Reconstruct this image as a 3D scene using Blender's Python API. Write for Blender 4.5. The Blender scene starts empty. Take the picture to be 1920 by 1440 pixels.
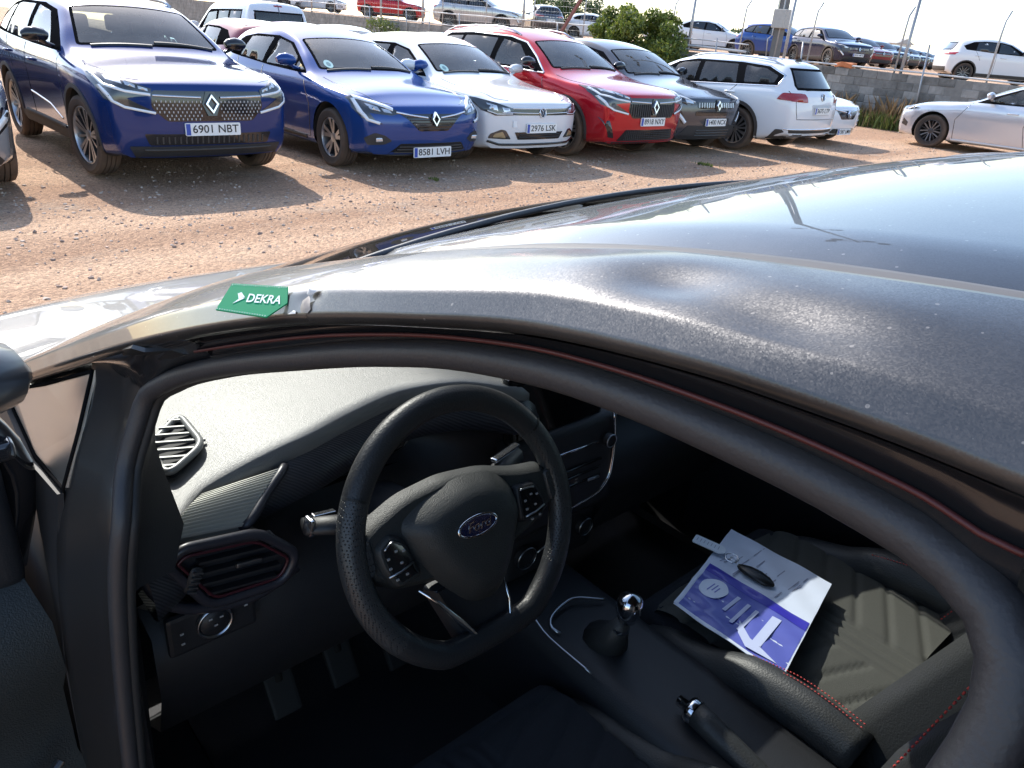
import bpy, bmesh, math, random
import numpy as np
from mathutils import Vector, Matrix
from mathutils.bvhtree import BVHTree
from mathutils.geometry import delaunay_2d_cdt

SC = bpy.context.scene
COL = SC.collection
PI = math.pi
R_ = math.radians
random.seed(7)
np.random.seed(7)

# ------------------------------------------------------------------ camera
CAM_H = 1.52
cd = bpy.data.cameras.new('camera')
cam = bpy.data.objects.new('camera', cd)
COL.objects.link(cam)
cd.sensor_fit = 'HORIZONTAL'
cd.sensor_width = 36.0
cd.lens = 36.0 * 1400 / 1920
cd.clip_start = 0.01
cd.clip_end = 3000
_p, _s, _r = R_(25.0), R_(43.0), R_(4.6)
_fw = Vector((math.sin(_s) * math.cos(_p), math.cos(_s) * math.cos(_p), -math.sin(_p)))
_rt = Vector((math.cos(_s), -math.sin(_s), 0))
_up = _rt.cross(_fw)
_ix = math.cos(_r) * _rt + math.sin(_r) * _up
_iy = -math.sin(_r) * _rt + math.cos(_r) * _up
cam.matrix_world = Matrix(((_ix.x, _iy.x, -_fw.x, 0), (_ix.y, _iy.y, -_fw.y, 0), (_ix.z, _iy.z, -_fw.z, CAM_H), (0, 0, 0, 1)))
SC.camera = cam

# ------------------------------------------------------------------ sky and sun
SUN_DIR = Vector((0.14, 1.0, 0.80)).normalized()      # towards the sun
el = math.asin(SUN_DIR.z)
az = math.atan2(SUN_DIR.x, SUN_DIR.y)
wd = bpy.data.worlds.new('World')
SC.world = wd
wd.use_nodes = True
wn = wd.node_tree.nodes
sky = wn.new('ShaderNodeTexSky')
sky.sky_type = 'NISHITA'
sky.sun_disc = False
sky.sun_elevation = el
sky.sun_rotation = az
sky.air_density = 1.0
sky.dust_density = 1.0
sky.ozone_density = 1.0
bg = wn['Background']
bg.inputs['Strength'].default_value = 0.15
wd.node_tree.links.new(sky.outputs['Color'], bg.inputs['Color'])
sl = bpy.data.lights.new('sun', 'SUN')
sl.energy = 3.0
sl.angle = R_(0.53)
sl.color = (1.0, 0.95, 0.88)
so = bpy.data.objects.new('sun', sl)
COL.objects.link(so)
so.rotation_euler = (-SUN_DIR).to_track_quat('-Z', 'Y').to_euler()
so.location = SUN_DIR * 60
SC.view_settings.view_transform = 'Standard'
SC.view_settings.look = 'None'
SC.view_settings.gamma = 1.0
SC.view_settings.exposure = 1.3
SC.cycles.max_bounces = 8
SC.cycles.transparent_max_bounces = 12
SC.cycles.sample_clamp_indirect = 6.0

# ------------------------------------------------------------------ materials
MATS = {}
def nodes_of(name):
    m = bpy.data.materials.new(name)
    m.use_nodes = True
    nt = m.node_tree
    return m, nt, nt.nodes['Principled BSDF']

def mat(name, col, rough=0.5, metal=0.0, coat=0.0, spec=0.5, var=0.0, vscale=20.0, bump=0.0, bscale=80.0, coat_rough=0.03, emit=None, coords='Object'):
    """plain procedural material: base colour with a little noise variation and fine relief"""
    if name in MATS: return MATS[name]
    m, nt, b = nodes_of(name)
    b.inputs['Base Color'].default_value = (*col, 1)
    b.inputs['Roughness'].default_value = rough
    b.inputs['Metallic'].default_value = metal
    b.inputs['Coat Weight'].default_value = coat
    b.inputs['Coat Roughness'].default_value = coat_rough
    b.inputs['Specular IOR Level'].default_value = spec
    if var or bump:
        tc = nt.nodes.new('ShaderNodeTexCoord')
    if var:
        n = nt.nodes.new('ShaderNodeTexNoise'); n.inputs['Scale'].default_value = vscale; n.inputs['Detail'].default_value = 5
        nt.links.new(tc.outputs[coords], n.inputs['Vector'])
        mx = nt.nodes.new('ShaderNodeMix'); mx.data_type = 'RGBA'
        mx.inputs[6].default_value = (*[max(0, c * (1 - var)) for c in col], 1)
        mx.inputs[7].default_value = (*[min(1, c * (1 + var)) for c in col], 1)
        nt.links.new(n.outputs['Fac'], mx.inputs[0]); nt.links.new(mx.outputs[2], b.inputs['Base Color'])
    if bump:
        n2 = nt.nodes.new('ShaderNodeTexNoise'); n2.inputs['Scale'].default_value = bscale; n2.inputs['Detail'].default_value = 3
        nt.links.new(tc.outputs[coords], n2.inputs['Vector'])
        bp = nt.nodes.new('ShaderNodeBump'); bp.inputs['Strength'].default_value = bump; bp.inputs['Distance'].default_value = 0.002
        nt.links.new(n2.outputs['Fac'], bp.inputs['Height']); nt.links.new(bp.outputs['Normal'], b.inputs['Normal'])
    MATS[name] = m
    return m

def paint(name, col, metal=0.35, rough=0.32, dust=0.12, coat=0.8, lining=(0.03, 0.03, 0.032)):
    """car paint: clear coat over metallic base, a film of road dust low on the body, dark lining on the inner side"""
    if name in MATS: return MATS[name]
    m, nt, b = nodes_of(name)
    N, L = nt.nodes, nt.links
    tc = N.new('ShaderNodeTexCoord')
    nz = N.new('ShaderNodeTexNoise'); nz.inputs['Scale'].default_value = 3.5; nz.inputs['Detail'].default_value = 8
    L.new(tc.outputs['Object'], nz.inputs['Vector'])
    sp = N.new('ShaderNodeSeparateXYZ'); L.new(tc.outputs['Object'], sp.inputs[0])
    mr = N.new('ShaderNodeMapRange'); mr.inputs[1].default_value = 0.15; mr.inputs[2].default_value = 0.75
    mr.inputs[3].default_value = 1.0; mr.inputs[4].default_value = 0.12
    L.new(sp.outputs['Z'], mr.inputs[0])
    mu = N.new('ShaderNodeMath'); mu.operation = 'MULTIPLY'; L.new(mr.outputs[0], mu.inputs[0]); L.new(nz.outputs['Fac'], mu.inputs[1])
    mu2 = N.new('ShaderNodeMath'); mu2.operation = 'MULTIPLY'; mu2.inputs[1].default_value = dust; L.new(mu.outputs[0], mu2.inputs[0])
    mx = N.new('ShaderNodeMix'); mx.data_type = 'RGBA'
    mx.inputs[6].default_value = (*col, 1); mx.inputs[7].default_value = (0.30, 0.21, 0.15, 1)
    L.new(mu2.outputs[0], mx.inputs[0])
    geo = N.new('ShaderNodeNewGeometry')
    mb = N.new('ShaderNodeMix'); mb.data_type = 'RGBA'; mb.inputs[7].default_value = (*lining, 1)
    L.new(geo.outputs['Backfacing'], mb.inputs[0]); L.new(mx.outputs[2], mb.inputs[6])
    L.new(mb.outputs[2], b.inputs['Base Color'])
    b.inputs['Metallic'].default_value = metal
    ra = N.new('ShaderNodeMath'); ra.operation = 'MULTIPLY_ADD'; ra.inputs[1].default_value = 0.5; ra.inputs[2].default_value = rough
    L.new(mu2.outputs[0], ra.inputs[0]); L.new(ra.outputs[0], b.inputs['Roughness'])
    b.inputs['Coat Weight'].default_value = coat
    b.inputs['Coat IOR'].default_value = 1.40
    b.inputs['Specular IOR Level'].default_value = 0.25
    cr = N.new('ShaderNodeMath'); cr.operation = 'MULTIPLY_ADD'; cr.inputs[1].default_value = 0.5; cr.inputs[2].default_value = 0.012
    L.new(mu2.outputs[0], cr.inputs[0]); L.new(cr.outputs[0], b.inputs['Coat Roughness'])
    MATS[name] = m
    return m

def glass(name, tint=(0.75, 0.82, 0.80), dust=0.10, rough=0.02, ior=1.5):
    """thin pane: clear with a fresnel reflection and a film of dust"""
    if name in MATS: return MATS[name]
    m, nt, b = nodes_of(name)
    N, L = nt.nodes, nt.links
    out = N['Material Output']; N.remove(b)
    tr = N.new('ShaderNodeBsdfTransparent'); tr.inputs[0].default_value = (*tint, 1)
    gl = N.new('ShaderNodeBsdfGlossy'); gl.inputs['Roughness'].default_value = rough
    fr = N.new('ShaderNodeFresnel'); fr.inputs[0].default_value = ior
    fm = N.new('ShaderNodeMath'); fm.operation = 'MULTIPLY'; fm.inputs[1].default_value = 1.6; fm.use_clamp = True
    L.new(fr.outputs[0], fm.inputs[0])
    m1 = N.new('ShaderNodeMixShader'); L.new(fm.outputs[0], m1.inputs[0]); L.new(tr.outputs[0], m1.inputs[1]); L.new(gl.outputs[0], m1.inputs[2])
    df = N.new('ShaderNodeBsdfDiffuse'); df.inputs[0].default_value = (0.55, 0.52, 0.46, 1)
    tc = N.new('ShaderNodeTexCoord'); nz = N.new('ShaderNodeTexNoise'); nz.inputs['Scale'].default_value = 6; nz.inputs['Detail'].default_value = 8
    L.new(tc.outputs['Object'], nz.inputs['Vector'])
    mu = N.new('ShaderNodeMath'); mu.operation = 'MULTIPLY'; mu.inputs[1].default_value = dust * 2; L.new(nz.outputs['Fac'], mu.inputs[0])
    m2 = N.new('ShaderNodeMixShader'); L.new(mu.outputs[0], m2.inputs[0]); L.new(m1.outputs[0], m2.inputs[1]); L.new(df.outputs[0], m2.inputs[2])
    L.new(m2.outputs[0], out.inputs['Surface'])
    MATS[name] = m
    return m

M_BLACK = mat('black_gloss_trim', (0.012, 0.012, 0.014), rough=0.12, coat=0.5)
M_FRIT = mat('window_border_black', (0.010, 0.010, 0.011), rough=0.6, spec=0.0)
M_PLAST = mat('black_plastic', (0.028, 0.028, 0.03), rough=0.55, var=0.25, vscale=9, bump=0.15, bscale=300)
M_DUSTPL = mat('dusty_black_plastic', (0.055, 0.047, 0.042), rough=0.7, var=0.35, vscale=7)
M_CHROME = mat('chrome', (0.80, 0.80, 0.82), rough=0.12, metal=1.0)
M_SATIN = mat('satin_silver', (0.62, 0.62, 0.64), rough=0.28, metal=1.0)
M_ALLOY = mat('alloy_silver', (0.55, 0.55, 0.56), rough=0.3, metal=0.9, var=0.12, vscale=12)
M_ALLOYD = mat('dark_alloy', (0.06, 0.06, 0.065), rough=0.35, metal=0.6)
M_WELL = mat('wheel_well', (0.02, 0.019, 0.018), rough=0.95)
M_PLATE = mat('plate_white', (0.80, 0.80, 0.78), rough=0.35, var=0.04)
M_PBLUE = mat('plate_blue', (0.02, 0.07, 0.38), rough=0.35)
M_INK = mat('plate_ink', (0.012, 0.012, 0.012), rough=0.5)
M_LENS = mat('lamp_lens_clear', (0.55, 0.57, 0.60), rough=0.12, metal=0.55, coat=1.0)
M_LAMPD = mat('lamp_housing_dark', (0.03, 0.032, 0.036), rough=0.15, coat=1.0)
M_DRL = mat('lamp_light_guide', (0.78, 0.80, 0.82), rough=0.2, coat=1.0)
M_RED = mat('tail_lamp_red', (0.30, 0.012, 0.015), rough=0.15, coat=1.0)
M_SEAT = mat('seat_cloth_dark', (0.035, 0.036, 0.04), rough=0.9, var=0.2)
M_INT = mat('cabin_plastic_dark', (0.03, 0.03, 0.032), rough=0.7)
M_GREYIN = mat('cabin_lining_grey', (0.28, 0.27, 0.25), rough=0.9)
M_WHITE = mat('paper_white', (0.78, 0.79, 0.80), rough=0.6, var=0.05)
M_GLASS = glass('window_glass', (0.62, 0.70, 0.70), 0.04)
M_GLASSW = glass('windscreen_glass', (0.76, 0.86, 0.83), 0.085)
M_GLASSD = glass('privacy_glass', (0.10, 0.11, 0.12), 0.04)
M_FARGLASS = mat('far_window_glass', (0.02, 0.024, 0.028), rough=0.06, coat=0.6)
def tyre_mat():
    m, nt, b = nodes_of('tyre_rubber_dusty')
    N, L = nt.nodes, nt.links
    tc = N.new('ShaderNodeTexCoord'); nz = N.new('ShaderNodeTexNoise'); nz.inputs['Scale'].default_value = 6; nz.inputs['Detail'].default_value = 8
    L.new(tc.outputs['Object'], nz.inputs['Vector'])
    # tread (far from the hub axis) is caked with dust
    sp = N.new('ShaderNodeSeparateXYZ'); L.new(tc.outputs['Object'], sp.inputs[0])
    cx = N.new('ShaderNodeCombineXYZ'); L.new(sp.outputs['X'], cx.inputs[0]); L.new(sp.outputs['Z'], cx.inputs[2])
    ln = N.new('ShaderNodeVectorMath'); ln.operation = 'LENGTH'; L.new(cx.outputs[0], ln.inputs[0])
    mr = N.new('ShaderNodeMapRange'); mr.inputs[1].default_value = 0.25; mr.inputs[2].default_value = 0.35; mr.inputs[3].default_value = 0.15; mr.inputs[4].default_value = 1.0
    L.new(ln.outputs['Value'], mr.inputs[0])
    mu = N.new('ShaderNodeMath'); mu.operation = 'MULTIPLY'; L.new(nz.outputs['Fac'], mu.inputs[0]); L.new(mr.outputs[0], mu.inputs[1])
    mx = N.new('ShaderNodeMix'); mx.data_type = 'RGBA'; mx.inputs[6].default_value = (0.022, 0.021, 0.021, 1); mx.inputs[7].default_value = (0.23, 0.15, 0.10, 1)
    L.new(mu.outputs[0], mx.inputs[0]); L.new(mx.outputs[2], b.inputs['Base Color']); b.inputs['Roughness'].default_value = 0.9
    return m
M_TYRE = tyre_mat()

# ------------------------------------------------------------------ object helpers
def new_obj(name, me, parent=None, loc=(0, 0, 0), rot=(0, 0, 0)):
    o = bpy.data.objects.new(name, me)
    COL.objects.link(o)
    o.location = loc
    o.rotation_euler = rot
    if parent is not None: o.parent = parent
    return o

def mesh_from(verts, faces, mats, name='m', smooth=False, fmat=None):
    me = bpy.data.meshes.new(name)
    me.from_pydata([tuple(v) for v in verts], [], [tuple(f) for f in faces])
    for m in (mats if isinstance(mats, (list, tuple)) else [mats]): me.materials.append(m)
    if fmat is not None: me.polygons.foreach_set('material_index', fmat)
    if smooth: me.polygons.foreach_set('use_smooth', [True] * len(me.polygons))
    me.update()
    return me

def bm_mesh(bm, mats, name='m', smooth=False, angle=None):
    bmesh.ops.recalc_face_normals(bm, faces=bm.faces[:])
    me = bpy.data.meshes.new(name)
    if smooth or angle:
        for f in bm.faces: f.smooth = True
        if angle:
            for e in bm.edges:
                if len(e.link_faces) == 2 and e.calc_face_angle(0) > angle: e.smooth = False
    bm.to_mesh(me); bm.free()
    for m in (mats if isinstance(mats, (list, tuple)) else [mats]): me.materials.append(m)
    return me

def tag(o, label, cat, group=None, kind=None):
    if label: o['label'] = label
    if cat: o['category'] = cat
    if group: o['group'] = group
    if kind: o['kind'] = kind
    return o

def empty(name, loc, rotz=0.0):
    o = bpy.data.objects.new(name, None)
    COL.objects.link(o); o.location = loc; o.rotation_euler = (0, 0, rotz); o.empty_display_size = 0.1
    return o

def bm_box(bm, c, s, rot=None, bevel=0.0, seg=2, mi=0):
    m = Matrix.Translation(Vector(c))
    if rot is not None: m = m @ (rot if isinstance(rot, Matrix) else Matrix.Rotation(rot, 4, 'Z'))
    r = bmesh.ops.create_cube(bm, size=1.0, matrix=m @ Matrix.Diagonal((s[0], s[1], s[2], 1)))
    vs = r['verts']
    fs = list({f for v in vs for f in v.link_faces})
    for f in fs: f.material_index = mi
    if bevel:
        es = list({e for v in vs for e in v.link_edges})
        bmesh.ops.bevel(bm, geom=es, offset=bevel, segments=seg, affect='EDGES', profile=0.6)

def bm_tube(bm, pts, rad, seg=10, caps=True, mi=0, closed=False):
    """round bar along a polyline; rad a number or a list"""
    pts = [Vector(p) for p in pts]; n = len(pts); rings = []
    prev = None
    for i, p in enumerate(pts):
        if closed: t = (pts[(i + 1) % n] - pts[i - 1]).normalized()
        else: t = (pts[min(i + 1, n - 1)] - pts[max(i - 1, 0)]).normalized()
        if prev is None:
            a = Vector((0, 0, 1)) if abs(t.z) < 0.9 else Vector((1, 0, 0))
            u = t.cross(a).normalized()
        else:
            u = (prev - t * prev.dot(t)).normalized()
        prev = u; w = t.cross(u)
        r = rad[i] if isinstance(rad, list) else rad
        ru, rw = r if isinstance(r, (list, tuple)) else (r, r)
        rings.append([bm.verts.new(p + u * ru * math.cos(2 * PI * k / seg) + w * rw * math.sin(2 * PI * k / seg)) for k in range(seg)])
    for i in range(n if closed else n - 1):
        a, b = rings[i], rings[(i + 1) % n]
        for k in range(seg):
            f = bm.faces.new((a[k], a[(k + 1) % seg], b[(k + 1) % seg], b[k])); f.material_index = mi; f.smooth = True
    if caps and not closed:
        bm.faces.new(rings[0][::-1]).material_index = mi; bm.faces.new(rings[-1]).material_index = mi

def bm_prism(bm, poly, z0, z1, M=None, mi=0):
    """extrude a 2-d polygon between two heights, then move it by M"""
    M = M or Matrix.Identity(4)
    a = [bm.verts.new(M @ Vector((x, y, z0))) for x, y in poly]
    b = [bm.verts.new(M @ Vector((x, y, z1))) for x, y in poly]
    n = len(poly)
    bm.faces.new(a[::-1]).material_index = mi; bm.faces.new(b).material_index = mi
    for i in range(n): bm.faces.new((a[i], a[(i + 1) % n], b[(i + 1) % n], b[i])).material_index = mi

def bm_lathe(bm, prof, seg=32, axis='Y', c=(0, 0, 0), mi=0, smooth=True, close=False):
    """profile (radius, along-axis) turned about an axis"""
    rings = []
    for r, h in prof:
        ring = []
        for k in range(seg):
            a = 2 * PI * k / seg
            if axis == 'Y': v = (r * math.cos(a), h, r * math.sin(a))
            elif axis == 'Z': v = (r * math.cos(a), r * math.sin(a), h)
            else: v = (h, r * math.cos(a), r * math.sin(a))
            ring.append(bm.verts.new(Vector(v) + Vector(c)))
        rings.append(ring)
    pairs = list(zip(rings[:-1], rings[1:])) + ([(rings[-1], rings[0])] if close else [])
    for a, b in pairs:
        for k in range(seg):
            f = bm.faces.new((a[k], a[(k + 1) % seg], b[(k + 1) % seg], b[k])); f.material_index = mi; f.smooth = smooth
    return rings

def text_mesh(txt, size, mats, depth=0.0, name='lettering', align='CENTER', shear=0.0, bold=0.0, sx=1.0):
    cu = bpy.data.curves.new('txt', 'FONT'); cu.body = txt; cu.size = size; cu.align_x = align; cu.align_y = 'CENTER'
    cu.extrude = depth; cu.shear = shear; cu.offset = bold; cu.resolution_u = 3
    o = bpy.data.objects.new('txt', cu); COL.objects.link(o)
    dg = bpy.context.evaluated_depsgraph_get(); dg.update()
    me = bpy.data.meshes.new_from_object(o.evaluated_get(dg))
    bpy.data.objects.remove(o); bpy.data.curves.remove(cu)
    if sx != 1.0: me.transform(Matrix.Diagonal((sx, 1, 1, 1)))
    me.materials.clear()
    me.materials.append(mats)
    return me

def pchip(keys):
    """monotone cubic through (x, y) keys"""
    k = sorted(keys); xs = np.array([a for a, _ in k], float); ys = np.array([b for _, b in k], float)
    h = np.diff(xs); d = np.diff(ys) / h
    m = np.zeros(len(xs))
    for i in range(1, len(xs) - 1):
        if d[i - 1] * d[i] > 0:
            w1 = 2 * h[i] + h[i - 1]; w2 = h[i] + 2 * h[i - 1]
            m[i] = (w1 + w2) / (w1 / d[i - 1] + w2 / d[i])
    m[0] = d[0]; m[-1] = d[-1]
    def f(x):
        x = min(max(x, xs[0]), xs[-1])
        i = min(max(int(np.searchsorted(xs, x)) - 1, 0), len(xs) - 2)
        t = (x - xs[i]) / h[i]
        return float(ys[i] * (2 * t**3 - 3 * t**2 + 1) + h[i] * m[i] * (t**3 - 2 * t**2 + t) + ys[i + 1] * (-2 * t**3 + 3 * t**2) + h[i] * m[i + 1] * (t**3 - t**2))
    return f

def pip(x, y, poly):
    c = False; n = len(poly); j = n - 1
    for i in range(n):
        xi, yi = poly[i]; xj, yj = poly[j]
        if (yi > y) != (yj > y) and x < (xj - xi) * (y - yi) / (yj - yi) + xi: c = not c
        j = i
    return c

def round_poly(poly, r, seg=4):
    """round the corners of a polygon"""
    out = []; n = len(poly)
    for i in range(n):
        p0, p1, p2 = Vector(poly[i - 1]), Vector(poly[i]), Vector(poly[(i + 1) % n])
        a = (p0 - p1); b = (p2 - p1); rr = min(r, a.length * 0.45, b.length * 0.45)
        if rr < 1e-5: out.append(tuple(p1)); continue
        a = p1 + a.normalized() * rr; b = p1 + b.normalized() * rr
        for k in range(seg + 1):
            t = k / seg
            q = a * (1 - t)**2 + p1 * 2 * t * (1 - t) + b * t * t
            out.append((q.x, q.y))
    return out

def inset_poly(poly, d):
    """shrink a polygon by moving edges inwards"""
    n = len(poly); A = sum(poly[i - 1][0] * poly[i][1] - poly[i][0] * poly[i - 1][1] for i in range(n)); s = 1 if A > 0 else -1
    out = []
    for i in range(n):
        p0, p1, p2 = Vector(poly[i - 1]), Vector(poly[i]), Vector(poly[(i + 1) % n])
        e1 = (p1 - p0).normalized(); e2 = (p2 - p1).normalized()
        n1 = Vector((-e1.y, e1.x)) * s; n2 = Vector((-e2.y, e2.x)) * s
        b = n1 + n2
        L = b.length_squared
        q = p1 + (b * (2 * d / L) if L > 0.2 else n1 * d)
        out.append((q.x, q.y))
    return out

# ------------------------------------------------------------------ parked-car builder
class Hull:
    """body shell lofted from profile curves; local x forward (front axle at 0), y left, z up"""
    def __init__(s, P):
        s.P = P
        n, t, W = P['nose'], -(P['wb'] + P['ro']), P['W']
        s.n, s.t, s.W = n, t, W
        cx, cz, hx, hz, rx, rz = P['cowl'][0], P['cowl'][1], P['header'][0], P['header'][1], P['rear'][0], P['rear'][1]
        H = P['H']; nz = P['nose_z']; tz = P['tail_z']
        mid = ((cx + hx) / 2, (cz + hz) / 2 + 0.035)
        zt = [(n, nz), (n - 0.12, nz + 0.035), (n * 0.35, nz + (cz - nz) * 0.62), (cx + 0.12, cz - 0.012), (cx, cz + 0.015), mid, (hx, hz), (P.get('peak', (hx + rx) / 2), H), (rx, rz)]
        zt += P.get('tail_top', [((rx + t) / 2, (rz + tz) / 2 + 0.03)]) + [(t, tz)]
        s.ztop = pchip(zt)
        wh, wr = P['hood_w'], P['roof_w']
        s.wr = pchip([(n, wh * 0.90), (0.2, wh), (cx, wh * 0.97), (hx, wr), ((hx + rx) / 2, wr), (rx, wr * 0.93), (t, P.get('tail_w', wr * 1.08))])
        c = P.get('crown', 0.05)
        s.drop = pchip([(n, 0.015), (0.0, 0.05), (cx, 0.03), (hx, c), (rx, c), (t, 0.03)])
        sh = P['shoulder']
        s.zsh = pchip(sh)
        s.w = pchip(P.get('plan', [(n, W * 0.90), (n * 0.5, W * 0.975), (0, W), (-1.3, W * 0.985), (-P['wb'], W), (t + 0.35, W * 0.965), (t, W * 0.88)]))
        cl = P['clear']
        s.zb = pchip([(n, cl + 0.05), (0.4, cl + 0.02), (0, cl), (-P['wb'], cl), (t + 0.4, cl + 0.05), (t, cl + 0.14)])
        s.xn = pchip(P['nose_prof']); s.xt = pchip(P['tail_prof'])
        s.build()

    def end_x(s, z, y, front):
        k = s.P.get('nose_k', 0.22) if front else s.P.get('tail_k', 0.20)
        p = s.P.get('nose_p', 3.2)
        u = min(abs(y) / s.W, 1.0)
        return (s.xn(z) - k * u**p) if front else (s.xt(z) + k * u**p)

    def section(s, x):
        w, zb, zs, wr = s.w(x), s.zb(x), s.zsh(x), s.wr(x)
        zt = s.ztop(x); ze = zt - s.drop(x)
        zs = min(zs, ze - 0.015)
        wr = min(wr, w * 0.93)
        pts = [(0, zb), (0.55 * w, zb), (0.90 * w, zb + 0.01), (0.962 * w, zb + 0.06)]
        zm = zb + 0.06
        hgt = zs - zm
        pts += [(0.975 * w, zm + 0.18 * hgt), (0.983 * w, zm + 0.40 * hgt), (0.997 * w, zm + 0.62 * hgt), (1.0 * w, zm + 0.80 * hgt), (0.985 * w, zm + 0.93 * hgt), (0.955 * w, zs)]
        ys, tall = 0.955 * w, ze - zs
        for t_ in (0.3, 0.62, 0.86):
            bow = 0.03 * math.sin(PI * t_) * min(1, tall / 0.3)
            pts.append((ys + (wr - ys) * (t_ * 0.92) + bow, zs + tall * t_))
        s.je = len(pts)
        for f in (1.0, 0.93, 0.78, 0.55, 0.28, 0.0):
            pts.append((wr * f, ze + (zt - ze) * (1 - f**2.2)))
        return pts

    def build(s):
        P = s.P; n, t = s.n, s.t
        st = list(np.linspace(t, n, P.get('stations', 44)))
        x0, x1 = 0.42, -P['wb'] - 0.42
        cxm = (P['cowl'][0] + P['header'][0]) / 2
        kc = P.get('bow', 0.16); rxm = (P['rear'][0] + t) / 2
        bm = bmesh.new(); rows = []
        def place(x, y, z, j):
            X = x
            if x > x0: X = x0 + (x - x0) / (n - x0) * (s.end_x(z, y, True) - x0)
            elif x < x1: X = x1 + (x - x1) / (t - x1) * (s.end_x(z, y, False) - x1)
            if j >= 9:
                k = (y / s.W)**2
                X -= kc * k * math.exp(-((x - cxm) / 0.75)**2)
                X += 0.10 * k * math.exp(-((x - rxm) / 0.5)**2)
            return Vector((X, y, z))
        for x in st:
            sec = s.section(x); J = len(sec)
            left = [bm.verts.new(place(x, y, z, j)) for j, (y, z) in enumerate(sec)]
            right = [bm.verts.new(place(x, -y, z, j)) for j, (y, z) in enumerate(sec) if y > 0]
            # full ring: left bottom centre -> up -> top centre -> right down
            mid = left + right[::-1]
            rows.append((left, right, mid, sec))
        for a, b in zip(rows[:-1], rows[1:]):
            A, B = a[2], b[2]; m = len(A)
            for k in range(m):
                bm.faces.new((A[k], A[(k + 1) % m], B[(k + 1) % m], B[k]))
        fr = (1.0, 0.93, 0.78, 0.55, 0.28, 0.0)
        for end, front in ((rows[-1], True), (rows[0], False)):
            left, right, mid, sec = end; je = s.je
            cols = list(fr) + [-f for f in fr[:-1]][::-1]
            grid = []
            for j in range(2, je + 1):
                y0, z0 = sec[j]
                row = []
                for ci, f in enumerate(cols):
                    if j == je:
                        y, z = sec[je + min(ci, len(cols) - 1 - ci)]
                        v = left[je + ci] if ci < len(fr) else right[je + (len(cols) - 1 - ci) - 1]
                    elif ci == 0: v = left[j]
                    elif ci == len(cols) - 1: v = right[j - 1]
                    else:
                        y = y0 * f
                        v = bm.verts.new(Vector((s.end_x(z0, y, front), y, z0)))
                    row.append(v)
                grid.append(row)
            for r0, r1 in zip(grid[:-1], grid[1:]):
                for k in range(len(cols) - 1):
                    q = (r0[k], r0[k + 1], r1[k + 1], r1[k])
                    if len(set(q)) == 4:
                        try: bm.faces.new(q)
                        except ValueError: pass
        bmesh.ops.recalc_face_normals(bm, faces=bm.faces[:])
        me = bpy.data.meshes.new('h'); bm.to_mesh(me); bm.free()
        o = bpy.data.objects.new('h', me); COL.objects.link(o)
        md = o.modifiers.new('s', 'SUBSURF'); md.levels = md.render_levels = s.P.get('sub', 2)
        dg = bpy.context.evaluated_depsgraph_get(); dg.update()
        me2 = bpy.data.meshes.new_from_object(o.evaluated_get(dg))
        bpy.data.objects.remove(o); bpy.data.meshes.remove(me)
        s.bm = bmesh.new(); s.bm.from_mesh(me2); bpy.data.meshes.remove(me2)
        # outward normals: the roof must face up
        top = max(s.bm.faces, key=lambda f: f.calc_center_median().z)
        if top.normal.z < 0: bmesh.ops.reverse_faces(s.bm, faces=s.bm.faces[:])
        s.bm.normal_update()
        s.bvh = BVHTree.FromBMesh(s.bm)

    def cast(s, u, v, view, side=1):
        if view == 'side': o, d = Vector((u, 3 * side, v)), Vector((0, -side, 0))
        elif view == 'front': o, d = Vector((4, u, v)), Vector((-1, 0, 0))
        elif view == 'rear': o, d = Vector((-9, u, v)), Vector((1, 0, 0))
        else: o, d = Vector((u, v, 4)), Vector((0, 0, -1))
        hit, nrm, _, _ = s.bvh.ray_cast(o, d)
        if hit is None:
            g = {'side': Vector((u, 0.85 * side, v)), 'front': Vector((s.n - 0.1, u, v)), 'rear': Vector((s.t + 0.1, u, v)), 'top': Vector((u, v, 1.2))}[view]
            hit, nrm, _, _ = s.bvh.find_nearest(g)
        if nrm.dot(d) > 0: nrm = -nrm
        return hit, nrm

    def patch(s, outer, view, mats, holes=(), g=0.05, off=0.004, sink=0.012, side=1, name='patch', smooth=True):
        def dens(poly):
            out = []
            for i in range(len(poly)):
                a, b = Vector(poly[i]), Vector(poly[(i + 1) % len(poly)])
                k = max(1, int((b - a).length / g))
                for q in range(k): out.append(a.lerp(b, q / k))
            return out
        loops = [dens(outer)] + [dens(h) for h in holes]
        pts, edges = [], []
        for lp in loops:
            st = len(pts); pts += lp
            edges += [(st + i, st + (i + 1) % len(lp)) for i in range(len(lp))]
        xs = [p[0] for p in outer]; ys = [p[1] for p in outer]
        for gx in np.arange(min(xs) + g / 2, max(xs), g):
            for gy in np.arange(min(ys) + g / 2, max(ys), g):
                if pip(gx, gy, outer) and not any(pip(gx, gy, h) for h in holes):
                    q = Vector((gx, gy))
                    if min((q - p).length for lp in loops for p in lp) > g * 0.4: pts.append(q)
        vs, es, fs, _, _, _ = delaunay_2d_cdt(pts, edges, [], 0, 1e-5)
        hn = [s.cast(v.x, v.y, view, side) for v in vs]
        bm = bmesh.new()
        bv = [bm.verts.new(h + n * off) for h, n in hn]
        for f in fs:
            c = sum((vs[i] for i in f), Vector((0, 0))) / 3
            if pip(c.x, c.y, outer) and not any(pip(c.x, c.y, h) for h in holes):
                try: bm.faces.new([bv[i] for i in f])
                except ValueError: pass
        nm = {bv[i]: hn[i][1] for i in range(len(bv))}
        for v in [v for v in bm.verts if not v.link_faces]: bm.verts.remove(v)
        bm.normal_update()
        for f in bm.faces:
            if f.normal.dot(nm[f.verts[0]]) < 0: f.normal_flip()
        be = [e for e in bm.edges if len(e.link_faces) == 1]
        lo = {}
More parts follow.
